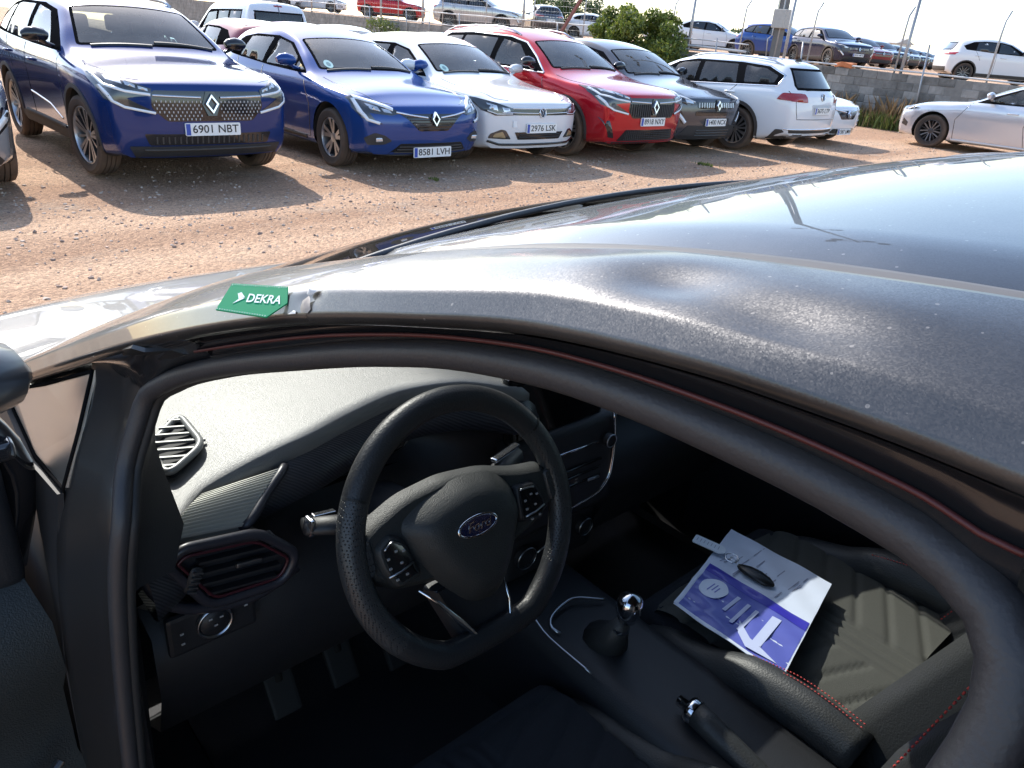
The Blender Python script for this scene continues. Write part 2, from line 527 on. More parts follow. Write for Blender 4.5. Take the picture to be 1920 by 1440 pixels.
        for e in be:
            for v in e.verts:
                if v not in lo: lo[v] = bm.verts.new(v.co - nm[v] * (off + sink))
        for f in bm.faces: f.smooth = smooth
        for e in be:
            a, b = e.verts
            f = bm.faces.new((a, b, lo[b], lo[a]))
            e.smooth = False
        me = bpy.data.meshes.new(name)
        bmesh.ops.recalc_face_normals(bm, faces=bm.faces[:])
        bm.to_mesh(me); bm.free()
        for m in (mats if isinstance(mats, (list, tuple)) else [mats]): me.materials.append(m)
        return me

    def strip(s, line, width, view, m, off=0.003, side=1, closed=False, g=0.05):
        """narrow band laid along a line on the body (gaps between panels, light guides, trims)"""
        pts = []
        L = list(line) + ([line[0]] if closed else [])
        for a, b in zip(L[:-1], L[1:]):
            a, b = Vector(a), Vector(b); k = max(1, int((b - a).length / g))
            for q in range(k): pts.append(a.lerp(b, q / k))
        pts.append(Vector(L[-1]))
        bm = bmesh.new(); prev = None
        for i, p in enumerate(pts):
            t = (pts[min(i + 1, len(pts) - 1)] - pts[max(i - 1, 0)])
            t = t.normalized() if t.length > 1e-9 else Vector((1, 0))
            nn = Vector((-t.y, t.x)) * width / 2
            h1, n1 = s.cast(p.x + nn.x, p.y + nn.y, view, side); h2, n2 = s.cast(p.x - nn.x, p.y - nn.y, view, side)
            q = [bm.verts.new(h1 - n1 * 0.006), bm.verts.new(h1 + n1 * off), bm.verts.new(h2 + n2 * off), bm.verts.new(h2 - n2 * 0.006)]
            if prev:
                for k in range(3): bm.faces.new((prev[k], prev[k + 1], q[k + 1], q[k])).smooth = True
            prev = q
        return bm_mesh(bm, m)

    def shell(s, m, openings, arches):
        """the painted shell with window openings and wheel arches cut out"""
        bm = s.bm
        def co2(v, view): return (v.x, v.z) if view == 'side' else (v.y, v.z) if view in ('front', 'rear') else (v.x, v.y)
        kill = set()
        for poly, view, test in openings:
            for f in bm.faces:
                c = f.calc_center_median()
                if test(c, f.normal) and (pip(*co2(c, view), poly) or any(pip(*co2(v.co, view), poly) for v in f.verts)): kill.add(f)
        for ax, az, ar in arches:
            for f in bm.faces:
                c = f.calc_center_median()
                if abs(c.y) > 0.45 and math.hypot(c.x - ax, c.z - az) < ar: kill.add(f)
        bmesh.ops.delete(bm, geom=list(kill), context='FACES')
        for v in bm.verts:
            if v.is_boundary and abs(v.co.y) > 0.5:
                for ax, az, ar in arches:
                    d = Vector((v.co.x - ax, 0, v.co.z - az))
                    if abs(d.length - ar) < 0.09 and v.co.z > 0.2:
                        d.normalize(); v.co.x = ax + d.x * ar; v.co.z = az + d.z * ar
        for f in bm.faces: f.smooth = True
        me = bpy.data.meshes.new('body')
        bm.to_mesh(me)
        me.materials.append(m)
        return me

def mirror_mesh(me):
    m2 = me.copy()
    m2.transform(Matrix.Diagonal((1, -1, 1, 1)))
    m2.flip_normals()
    return m2

# ---- wheels
WHEELS = {}
def wheel_meshes(style, R, wdt=0.215):
    key = (style, R)
    if key in WHEELS: return WHEELS[key]
    h = wdt / 2; ri = R * {'steel': 0.62, 'seventeen': 0.68, 'eighteen': 0.71, 'nineteen': 0.73}.get(style.split('_')[0], 0.68)
    bm = bmesh.new()
    prof = [(ri * 0.985, -h * 0.75), (ri * 1.03, -h * 0.9), (R * 0.90, -h), (R * 0.975, -h * 0.86), (R, -h * 0.6)]
    for gz in (-0.38, 0.0, 0.38):
        prof += [(R, h * (gz - 0.05)), (R - 0.010, h * (gz - 0.04)), (R - 0.010, h * (gz + 0.04)), (R, h * (gz + 0.05))]
    prof += [(R, h * 0.6), (R * 0.975, h * 0.86), (R * 0.90, h), (ri * 1.03, h * 0.9), (ri * 0.985, h * 0.75)]
    bm_lathe(bm, prof, 40, 'Y')
    ty = bm_mesh(bm, M_TYRE, 'tyre', angle=R_(40))
    kind = style.split('_', 1)[1] if '_' in style else style
    bm = bmesh.new()
    bm_lathe(bm, [(ri, h * 0.78), (ri * 0.955, h * 0.80), (ri * 0.93, h * 0.62), (ri * 0.90, -h * 0.7)], 40, 'Y', mi=1 if 'dark' in kind else 0)
    bm_lathe(bm, [(ri * 0.90, -h * 0.3), (0.001, -h * 0.3)], 24, 'Y', mi=2)     # brake side, dark
    bm_lathe(bm, [(0.055, h * 0.2), (0.052, h * 0.52), (0.03, h * 0.56), (0.001, h * 0.56)], 16, 'Y', mi=1 if 'dark' in kind else 0)
    def spoke(a0, w0, w1, tw=0.0, mi=0, y0=0.50, y1=0.66):
        r0, r1 = 0.04, ri * 0.965
        poly = [(-w0, r0), (w0, r0), (w1 + tw, r1), (-w1 + tw, r1)]
        a = [];b = []
        for (px, pr), yy in zip(poly, (y0, y0, y1, y1)):
            ca, sa = math.cos(a0), math.sin(a0)
            X, Z = pr * ca - px * sa, pr * sa + px * ca
            a.append(bm.verts.new((X, h * yy, Z))); b.append(bm.verts.new((X, h * (yy - 0.42), Z)))
        bm.faces.new(a).material_index = mi
        for i in range(4): bm.faces.new((a[i], b[i], b[(i + 1) % 4], a[(i + 1) % 4])).material_index = 1
    if 'five' in kind:
        for k in range(5):
            a = 2 * PI * k / 5 + PI / 2
            for sgn in (-1, 1): spoke(a + sgn * 0.15, 0.016, 0.024, sgn * 0.012)
    elif 'ten' in kind:
        for k in range(5):
            a = 2 * PI * k / 5 + 0.3
            spoke(a, 0.010, 0.022, 0.014); spoke(a + 0.36, 0.009, 0.020, -0.012); spoke(a + 0.18, 0.007, 0.010, 0.0, 1, 0.44, 0.58); spoke(a + 0.81, 0.010, 0.013, 0.0, 0, 0.46, 0.62)
    elif 'alltrack' in kind:
        for k in range(5):
            a = 2 * PI * k / 5 + PI / 2
            spoke(a - 0.10, 0.010, 0.020, -0.02); spoke(a + 0.10, 0.010, 0.020, 0.02); spoke(a + 0.63, 0.008, 0.030, 0.0, 0, 0.4, 0.55)
    elif 'dark' in kind:
        for k in range(5):
            a = 2 * PI * k / 5 + PI / 2
            spoke(a + 0.20, 0.012, 0.014, 0.045, 0); spoke(a - 0.20, 0.012, 0.014, -0.045, 0); spoke(a, 0.008, 0.008, 0, 1, 0.42, 0.5)
    rim = bm_mesh(bm, [mat('alloy_grey', (0.20, 0.20, 0.21), rough=0.35, metal=0.9) if 'dark' in kind else M_ALLOY, M_ALLOYD, M_WELL], 'rim', angle=R_(30))
    WHEELS[key] = (ty, rim, R)
    return WHEELS[key]

def seat_mesh():
    if 'seat' in WHEELS: return WHEELS['seat']
    bm = bmesh.new()
    bm_box(bm, (0.05, 0, 0.14), (0.50, 0.48, 0.18), bevel=0.06, seg=3)
    bm_box(bm, (-0.25, 0, 0.48), (0.15, 0.48, 0.62), rot=Matrix.Rotation(R_(-14), 4, 'Y'), bevel=0.06, seg=3)
    bm_box(bm, (-0.35, 0, 0.90), (0.10, 0.26, 0.18), rot=Matrix.Rotation(R_(-8), 4, 'Y'), bevel=0.045, seg=3)
    for s in (-1, 1): bm_tube(bm, [(-0.32, 0.06 * s, 0.72), (-0.345, 0.06 * s, 0.86)], 0.008, 6)
    WHEELS['seat'] = bm_mesh(bm, M_SEAT, 'seat', smooth=True)
    return WHEELS['seat']

def mirror_housing(m):
    """door mirror for the left side: shell, glass side to the rear, foot"""
    bm = bmesh.new()
    pts = [(0.06, 0.02, 0.30), (0.07, 0.07, 0.75), (0.055, 0.13, 0.95), (0.03, 0.19, 0.90), (0.0, 0.235, 0.55)]
    bm_tube(bm, [(0.00, 0.015, 0.03), (0.0, 0.05, 0.042), (0.0, 0.12, 0.05), (0.0, 0.19, 0.045), (-0.005, 0.235, 0.035)], [(0.045, 0.035), (0.066, 0.056), (0.070, 0.064), (0.062, 0.058), (0.035, 0.03)], 16)
    bm_tube(bm, [(-0.01, -0.05, -0.055), (0.0, 0.03, -0.03), (0.0, 0.09, 0.0)], [(0.045, 0.02), (0.04, 0.018), (0.04, 0.02)], 8)
    for v in bm.verts:
        if v.co.x < -0.040: v.co.x = -0.040
    return bm_mesh(bm, m, 'mirror', smooth=True, angle=R_(50))

def diamond(bm, w, h, t, M, mi=0, fat=0.34):
    """rhombic ring emblem"""
    o = [(-w / 2, 0), (0, -h / 2), (w / 2, 0), (0, h / 2)]
    i = [(x * (1 - 2 * fat * 0.62), y * (1 - fat * 1.25)) for x, y in o]
    for z0, z1, s in ((0, t, 1),):
        a = [bm.verts.new(M @ Vector((x, y, 0))) for x, y in o]; b = [bm.verts.new(M @ Vector((x * 0.9, y * 0.9, t))) for x, y in o]
        c = [bm.verts.new(M @ Vector((x * 1.1, y * 1.1, t))) for x, y in i]; d = [bm.verts.new(M @ Vector((x, y, 0))) for x, y in i]
        for k in range(4):
            l = (k + 1) % 4
            for p, q in ((a, b), (b, c), (c, d)): bm.faces.new((p[k], p[l], q[l], q[k])).material_index = mi

TYPES = {}
def front_frame(H, y, z, tilt=None):
    """matrix that lays a flat emblem or plate on the nose at (y, z)"""
    hit, n = H.cast(y, z, 'front')
    n = Vector((n.x, n.y if tilt is None else 0, n.z if tilt is None else tilt)).normalized()
    X = Vector((0, 0, 1)).cross(n).normalized(); Y = n.cross(X)
    return Matrix(((X.x, Y.x, n.x, hit.x), (X.y, Y.y, n.y, hit.y), (X.z, Y.z, n.z, hit.z), (0, 0, 0, 1)))

def plate_parts(H, z, text, rear=False, w=0.52, h=0.112, push=0.012):
    if not text: return []
    view = 'rear' if rear else 'front'
    hit = max((H.cast(y, z + dz, view)[0] for y in (0, 0.2) for dz in (-0.05, 0, 0.05)), key=lambda p: p.x * (-1 if rear else 1))
    sg = -1 if rear else 1
    X = Vector((0, sg, 0)); Y = Vector((0, 0, 1)); n = Vector((sg, 0, 0))
    c = Vector((hit.x + sg * push, 0, z))
    F = Matrix(((X.x, Y.x, n.x, c.x), (X.y, Y.y, n.y, c.y), (X.z, Y.z, n.z, c.z), (0, 0, 0, 1)))
    bm = bmesh.new(); bm_prism(bm, round_poly([(-w / 2, -h / 2), (w / 2, -h / 2), (w / 2, h / 2), (-w / 2, h / 2)], 0.01, 2), -0.012, 0.004, F)
    out = [('number_plate', bm_mesh(bm, M_PLATE), None)]
    bm = bmesh.new(); bm_prism(bm, [(-w / 2 + 0.006, -h / 2 + 0.006), (-w / 2 + 0.046, -h / 2 + 0.006), (-w / 2 + 0.046, h / 2 - 0.006), (-w / 2 + 0.006, h / 2 - 0.006)], 0.004, 0.0055, F)
    out.append(('plate_band', bm_mesh(bm, M_PBLUE), 'number_plate'))
    if text.strip():
        tm = text_mesh(text, 0.098, M_INK, depth=0.0008, bold=0.0006, sx=1.0)
        xs = [v.co.x for v in tm.vertices]; wd = max(xs) - min(xs); k = (w - 0.085) / wd
        tm.transform(Matrix.Diagonal((k, 1.02, 1, 1))); tm.transform(F @ Matrix.Translation((0.022, 0, 0.006)))
        out.append(('plate_lettering', tm, 'number_plate'))
    return out

def build_type(key, P, features, see_through=True):
    """returns list of (name, mesh, parent part name or None, paint slot?)"""
    H = Hull(P); H.P = P
    parts = []
    W = P['W']
    # windscreen in top view
    cx, hx = P['cowl'][0], P['header'][0]
    kc = P.get('bow', 0.16)
    yb, yh = H.wr(cx) * 0.90, H.wr(hx) * 0.93
    n = 8
    base = [(cx - 0.10 - kc * (y / W)**2, y) for y in np.linspace(-yb, yb, n)]
    head = [(hx + 0.07 - kc * 0.8 * (y / W)**2, y) for y in np.linspace(yh, -yh, n)]
    ws = round_poly(base + head, 0.05, 3)
    rx, t = P['rear'][0], H.t
    openings = []
    hole = inset_poly(ws, 0.030)
    gm = M_GLASSW if see_through else M_FARGLASS
    parts.append(('windscreen', H.patch(hole, 'top', gm, off=0.003, sink=0.004, g=0.09), None))
    parts.append(('windscreen_trim', H.patch(ws, 'top', M_FRIT, holes=[hole], off=0.0035, g=0.09), None))
    if see_through: openings.append((inset_poly(ws, 0.032), 'top', lambda c, nn: nn.z > 0.2 and c.z > P['cowl'][1] - 0.05))
    # rear window, seen from behind
    rw = P['rear_window']
    rh = inset_poly(rw, 0.035)
    rg = M_GLASSD if P.get('privacy') else M_GLASS
    parts.append(('rear_window', H.patch(rh, 'rear', rg if see_through else M_FARGLASS, off=0.003, sink=0.004, g=0.09), None))
    parts.append(('rear_window_trim', H.patch(rw, 'rear', M_FRIT, holes=[rh], off=0.0035, g=0.09), None))
    if see_through: openings.append((inset_poly(rw, 0.035), 'rear', lambda c, nn: nn.x < -0.15 and c.x < rx + 0.3))
    # side windows
    dlo = P['dlo']; panes = P['panes']
    tr = H.patch(dlo, 'side', P.get('dlo_mat', M_FRIT), holes=panes, off=0.0035, g=0.07)
    parts.append(('window_frame', tr, None)); parts.append(('window_frame', mirror_mesh(tr), None))
    for i, pn in enumerate(panes):
        gmt = (M_GLASSD if (P.get('privacy') and i > 0) else M_GLASS) if see_through else M_FARGLASS
        a = H.patch(pn, 'side', gmt, off=0.002, sink=0.004, g=0.09)
        parts.append(('side_window', a, None)); parts.append(('side_window', mirror_mesh(a), None))
        if see_through: openings.append((pn, 'side', lambda c, nn: abs(nn.y) > 0.5))
    if P.get('dlo_chrome'):
        a = H.strip(P['dlo_chrome'], 0.016, 'side', M_CHROME, off=0.007)
        parts.append(('window_chrome', a, None)); parts.append(('window_chrome', mirror_mesh(a), None))
    # panel gaps
    for ln in P['gaps']:
        a = H.strip(ln, 0.010, 'side', M_BLACK, off=0.0022)
        parts.append(('panel_gap', a, None)); parts.append(('panel_gap', mirror_mesh(a), None))
    # door handles
    for hxz in P['handles']:
        hit, nn = H.cast(hxz[0], hxz[1], 'side')
        bm = bmesh.new()
        bm_tube(bm, [hit + Vector((-0.10, -0.005, 0)), hit + Vector((-0.085, 0.022, 0.002)), hit + Vector((0.0, 0.032, 0.004)), hit + Vector((0.085, 0.022, 0.002)), hit + Vector((0.10, -0.005, 0))], [(0.012, 0.014)] * 5, 8)
        a = bm_mesh(bm, None, smooth=True)
        parts.append(('door_handle', a, 'PAINT')); parts.append(('door_handle', mirror_mesh(a), 'PAINT'))
    # mirrors
    mx, mz = P['mirror']
    hit, nn = H.cast(mx, mz, 'side')
    a = mirror_housing(None); a.transform(Matrix.Translation(hit + Vector((0, 0.03, 0.05))))
    parts.append(('door_mirror', a, 'MIRROR')); parts.append(('door_mirror', mirror_mesh(a), 'MIRROR'))
    # wheels arches
    R = P['R']; ar = R + P.get('arch_gap', 0.055)
    arches = [(0, R + 0.01, ar), (-P['wb'], R + 0.01, ar)]
    if P.get('cladding'):
        cw = P['cladding']
        for ax in (0, -P['wb']):
            a0, a1 = -0.35, PI + 0.35
            out = [(ax + (ar + cw) * math.cos(q), R + 0.01 + (ar + cw) * math.sin(q)) for q in np.linspace(a0, a1, 24)]
            inn = [(ax + (ar - 0.004) * math.cos(q), R + 0.01 + (ar - 0.004) * math.sin(q)) for q in np.linspace(a1, a0, 24)]
            a = H.patch(out + inn, 'side', M_DUSTPL, off=0.010, sink=0.03, g=0.06)
            parts.append(('arch_cladding', a, None)); parts.append(('arch_cladding', mirror_mesh(a), None))
        zs = P['clear']
        sill = [(-ar + 0.02, zs + 0.05), (-P['wb'] + ar - 0.02, zs + 0.05), (-P['wb'] + ar - 0.02, zs + 0.16), (-ar + 0.02, zs + 0.16)]
        a = H.patch(sill, 'side', M_DUSTPL, off=0.008, sink=0.02, g=0.08)
        parts.append(('sill_cladding', a, None)); parts.append(('sill_cladding', mirror_mesh(a), None))
    for ax in (0, -P['wb']):
        bm = bmesh.new()
        v0 = [];
        for q in np.linspace(-0.12, PI + 0.12, 20):
            v0.append([bm.verts.new((ax + (ar + 0.004) * math.cos(q), y, R + 0.01 + (ar + 0.004) * math.sin(q))) for y in (0.45, W - 0.035)])
        for a_, b_ in zip(v0[:-1], v0[1:]): bm.faces.new((a_[0], a_[1], b_[1], b_[0])).smooth = True
        bm.faces.new([q[0] for q in v0])
        a = bm_mesh(bm, M_WELL)
        parts.append(('wheel_well', a, None)); parts.append(('wheel_well', mirror_mesh(a), None))
    # fronts and backs
    parts += features(H, P)
    # cabin
    if see_through:
        fz = P['clear'] + 0.12
        bm = bmesh.new()
        bm_box(bm, ((cx + t) / 2 + 0.2, 0, fz), (abs(t - cx) - 0.5, 1.36, 0.04))
        bm_box(bm, (cx - 0.10, 0, fz + 0.35), (0.45, 1.34, P['cowl'][1] - fz - 0.35), bevel=0.05)
        bm_box(bm, (t + 0.75, 0, fz + 0.25), (0.7, 1.2, 0.5), bevel=0.03)
        parts.append(('cabin_lining', bm_mesh(bm, M_INT), None))
        for sx, sy in ((cx - 1.05, 0.36), (cx - 1.05, -0.36), (cx - 1.90, 0.33), (cx - 1.90, -0.33)):
            me = seat_mesh().copy(); me.transform(Matrix.Translation((sx, sy, P['clear'] + 0.20)))
            parts.append(('seat', me, None))
        bm = bmesh.new()
        c = Vector((cx - 0.55, 0.36, P['cowl'][1] - 0.10)); M = Matrix.Translation(c) @ Matrix.Rotation(R_(-65), 4, 'Y')
        bm_tube(bm, [M @ Vector((0.18 * math.cos(q), 0.18 * math.sin(q), 0)) for q in np.linspace(0, 2 * PI, 20, endpoint=False)], 0.015, 8, closed=True)
        bm_tube(bm, [M @ Vector((-0.17, 0, 0)), M @ Vector((0.17, 0, 0))], 0.02, 6); bm_tube(bm, [M @ Vector((0, -0.17, 0)), M @ Vector((0, 0.17, 0))], 0.02, 6)
        parts.append(('steering_wheel', bm_mesh(bm, M_INT), None))
        for wy0, wy1 in ((0.62, 0.02), (-0.02, -0.58)):
            parts.append(('wiper', H.strip([(cx - 0.10 - kc * (wy0 / W)**2, wy0), (cx - 0.15, wy1)], 0.022, 'top', M_PLAST, off=0.016, g=0.08), None))
        hit, nn = H.cast(hx + 0.16, 0, 'top')
        bm = bmesh.new(); bm_box(bm, (hit.x - 0.06, 0, hit.z - 0.085), (0.05, 0.24, 0.065), bevel=0.015)
        parts.append(('rear_view_mirror', bm_mesh(bm, M_INT), None))
        if P.get('sticker'):
            sx, sy = P['sticker']
            parts.append(('windscreen_sticker', H.patch([(sx + .075 * math.cos(q), sy + .05 * math.sin(q)) for q in np.linspace(0, 2 * PI, 18, endpoint=False)], 'top', mat('sticker_teal', (.30, .50, .50), rough=.5), off=.006, sink=.001, g=.05), None))
            parts.append(('sticker_centre', H.patch([(sx + .035 * math.cos(q), sy + .024 * math.sin(q)) for q in np.linspace(0, 2 * PI, 14, endpoint=False)], 'top', mat('sticker_dark', (.08, .20, .24), rough=.5), off=.008, sink=.001, g=.05), 'windscreen_sticker'))
    body = H.shell(None, openings, arches)
    parts.insert(0, ('body', body, 'PAINT'))
    TYPES[key] = dict(P=P, parts=parts, hull=H)
    return TYPES[key]

def place_car(name, key, paint_mat, loc, heading, label, cat, wheel, group=None, plate=None, rear_plate=None, mirror_mat=None, roof_mat=None, steer=0.0, skip=(), tilt=0.0):
    """one car: an empty at the front axle on the ground that parents all its parts"""
    T = TYPES[key]; P = T['P']
    root = empty(name, loc, heading)
    if tilt: root.rotation_euler.y = tilt
    tag(root, label, cat, group)
    byname = {}
    for nm, me, par in T['parts']:
        if nm in skip: continue
        if par in ('PAINT', 'MIRROR'):
            if not me.materials: me.materials.append(paint_mat)
            o = new_obj(nm, me, root)
            o.material_slots[0].link = 'OBJECT'
            o.material_slots[0].material = paint_mat if par == 'PAINT' else (mirror_mat or paint_mat)
        else:
            o = new_obj(nm, me, byname.get(par, root) if par else root)
        byname[nm] = o
    for txt, z, rear in ((plate, P.get('plate_z', 0.45), False), (rear_plate, P.get('rplate_z', 0.8), True)):
        if txt:
            loc_by = {}
            for nm, me, par in plate_parts(T['hull'], z, txt, rear):
                loc_by[nm] = new_obj(nm, me, loc_by.get(par, root))
    ty, rim, R = wheel_meshes(wheel, P['R'])
    for ax in (0, -P['wb']):
        for sd in (1, -1):
            y = sd * (P['W'] - 0.125)
            rot = (0 if sd > 0 else PI) + (steer if ax == 0 else 0)
            wo = new_obj('wheel', ty, root, (ax, y, P['R']), (0, 0, rot))
            new_obj('rim', rim, wo)
    return root

# ------------------------------------------------------------------ the kinds of parked cars
def both(name, me, par=None): return [(name, me, par), (name, mirror_mesh(me), par)]

def lamp_set(H, house, guide, blocks, view='front', par=True, gw=0.022, dark=True):
    """headlamp: dark housing, light guide along its edge, lens blocks"""
    out = []
    a = H.patch(house, view, M_LAMPD if dark else M_LENS, off=0.009, g=0.03)
    out += [('headlight', a, None)]
    subs = []
    for ln in guide: subs.append(('light_guide', H.strip(ln, gw, view, M_DRL, off=0.013, g=0.03)))
    for bl in blocks: subs.append(('lens', H.patch(bl, view, M_LENS, off=0.012, sink=0.004, g=0.03)))
    out += [(n, m, 'headlight') for n, m in subs]
    out += [('headlight', mirror_mesh(a), None)] + [(n, mirror_mesh(m), 'headlight') for n, m in subs]
    return out

def rear_set(H, P, tail, view='rear', bumper=None):
    out = []
    for poly in tail:
        a = H.patch(poly, view, M_RED, off=0.010, g=0.03)
        out += both('tail_light', a)
    if bumper: out.append(('rear_valance', H.patch(bumper, 'rear', M_DUSTPL, off=0.008, g=0.1), None))
    return out

def emblem_diamond(H, z, w, h, m=None, back=True, t=0.02, push=0.008):
    F = front_frame(H, 0, z, tilt=0.12); F = F @ Matrix.Translation((0, 0, push))
    bm = bmesh.new(); diamond(bm, w, h, t, F)
    r = [('emblem', bm_mesh(bm, M_CHROME), None)]
    if back:
        bm = bmesh.new(); bm_prism(bm, [(-w * .62, 0), (-w * .3, -h * .55), (w * .3, -h * .55), (w * .62, 0), (w * .3, h * .58), (-w * .3, h * .58)], -0.03, 0.0, F)
        r.insert(0, ('emblem_base', bm_mesh(bm, M_BLACK), None))
    return r

def emblem_vw(H, z, r=0.055, rear=False):
    view = 'rear' if rear else 'front'
    hit, n = H.cast(0, z, view)
    n = Vector((n.x, 0, n.z)).normalized(); X = Vector((0, 0, 1)).cross(n).normalized(); Y = n.cross(X)
    F = Matrix(((X.x, Y.x, n.x, hit.x), (X.y, Y.y, n.y, hit.y), (X.z, Y.z, n.z, hit.z), (0, 0, 0, 1))) @ Matrix.Translation((0, 0, 0.006))
    bm = bmesh.new()
    bm_tube(bm, [F @ Vector((r * math.cos(q), r * math.sin(q), 0.004)) for q in np.linspace(0, 2 * PI, 24, endpoint=False)], 0.006, 6, closed=True)
    for ln in ([(-.42, .82), (0, .12), (.42, .82)], [(-.85, .42), (-.45, -.78), (0, .02), (.45, -.78), (.85, .42)]):
        bm_tube(bm, [F @ Vector((x * r, y * r, 0.004)) for x, y in ln], 0.0048, 6)
    bm2 = bmesh.new(); bm_prism(bm2, [(r * math.cos(q), r * math.sin(q)) for q in np.linspace(0, 2 * PI, 24, endpoint=False)], -0.01, 0.0, F)
    return [('emblem_base', bm_mesh(bm2, mat('emblem_blue', (0.012, 0.02, 0.05), rough=0.2)), None), ('emblem', bm_mesh(bm, M_CHROME), None)]

def slats(H, zs, y0, m=M_DUSTPL, w=0.016, off=0.014):
    """horizontal bars of a grille"""
    return [('grille_bar', H.strip([(-y0(z), z), (y0(z), z)], w, 'front', m, off=off, g=0.08), None) for z in zs]

def vslats(H, ys, z0, z1, m, w=0.014, off=0.014):
    return [('grille_bar', H.strip([(y, z0(y)), (y, z1(y))], w, 'front', m, off=off, g=0.06), None) for y in ys]

def band(H, y0, y1, z0, z1, m, off=0.008, sink=0.02, r=0.02, name='bumper_trim', y0t=None, y1t=None):
    y0t = y0 if y0t is None else y0t; y1t = y1 if y1t is None else y1t
    return (name, H.patch(round_poly([(y0, z0), (y1, z0), (y1t, z1), (y0t, z1)], r, 3), 'front', m, off=off, sink=sink, g=0.06), None)

# ---- blue family SUV
def feat_suv(H, P):
    o = []
    gr = round_poly([(-.40, .585), (.40, .585), (.52, .70), (.50, .845), (-.50, .845), (-.52, .70)], .03, 3)
    o.append(('grille', H.patch(gr, 'front', M_BLACK, off=0.004, g=0.06), None))
    bm = bmesh.new()
    for r in range(7):
        z = .605 + r * .030
        for c in range(-13, 14):
            y = (c + (.5 if r % 2 else 0)) * .038
            if pip(y, z, inset_poly(gr, .015)) and abs(y) > .085 and not .775 < z < .80:
                h, n = H.cast(y, z, 'front'); bm_box(bm, h + n * .009, (.006, .0095, .017))
    st = bm_mesh(bm, mat('grille_stud_grey', (.42, .43, .45), rough=.4, metal=.15)); o.append(('grille_studs', st, 'grille'))
    for s in (-1, 1): o.append(('grille_bar', H.strip([(s * .09, .79), (s * .50, .803)], .020, 'front', M_SATIN, off=.016), 'grille'))
    o += emblem_diamond(H, .735, .135, .185, t=.03, push=.014)
    house = [(.505, .80), (.50, .855), (.80, .955), (.86, .965), (.875, .90), (.84, .76), (.74, .69), (.50, .645), (.47, .655), (.60, .72), (.70, .775), (.62, .79)]
    o += lamp_set(H, house, [[(.515, .808), (.70, .83), (.82, .865), (.85, .945)], [(.845, .86), (.80, .745), (.72, .70), (.49, .655)]], [[(.53, .835), (.60, .852), (.60, .875), (.53, .855)], [(.62, .858), (.69, .878), (.69, .903), (.62, .88)], [(.71, .883), (.79, .905), (.79, .935), (.71, .908)]])
    o.append(band(H, -.56, .56, .375, .475, M_BLACK, y0t=-.60, y1t=.60, off=.006, name='lower_intake'))
    o += vslats(H, np.arange(-.50, .51, .05), lambda y: .39, lambda y: .455, M_DUSTPL, off=.012)
    o.append(band(H, -.66, .66, .245, .365, M_PLAST, y0t=-.72, y1t=.72, off=.010, name='skid_panel'))
    for z in (.335,): o.append(('skid_lip', H.strip([(-.60, z), (.60, z)], .014, 'front', M_DUSTPL, off=.022, g=.08), None))
    a = H.patch(round_poly([(.60, .36), (.80, .34), (.84, .60), (.80, .62), (.70, .50)], .02), 'front', M_BLACK, off=.004, g=.05); o += both('bumper_side_vent', a) if P.get('vent') else []
    o += rear_set(H, P, [round_poly([(.30, .90), (.86, .93), (.86, 1.03), (.60, .99), (.30, .95)], .02)], bumper=[(-.7, .35), (.7, .35), (.72, .55), (-.72, .55)])
    # roof rails
    bm = bmesh.new(); pts = []
    for x in np.linspace(P['header'][0] - .25, P['rear'][0] + .15, 9):
        h, n = H.cast(x, P['roof_w'] * .94, 'top'); pts.append(h + Vector((0, 0, .035)))
    pts[0].z -= .035; pts[-1].z -= .035
    bm_tube(bm, pts, .014, 8); a = bm_mesh(bm, P.get('rail_mat', M_SATIN)); o += both('roof_rail', a)
    # sill flash
    o += both('sill_trim', H.strip([(-.55, .36), (-2.1, .36)], .05, 'side', M_DUSTPL, off=.010))
    o += both('door_crease', H.strip([(-.62, .44), (-1.0, .54), (-1.7, .60)], .014, 'side', M_SATIN, off=.006)) if P.get('crease') else []
    # bonnet gap
    a = H.strip([(.72, .56), (.62, .70), (.2, .765), (-.32, .785)], .010, 'top', M_BLACK, off=.002); o += both('bonnet_gap', a)
    return o

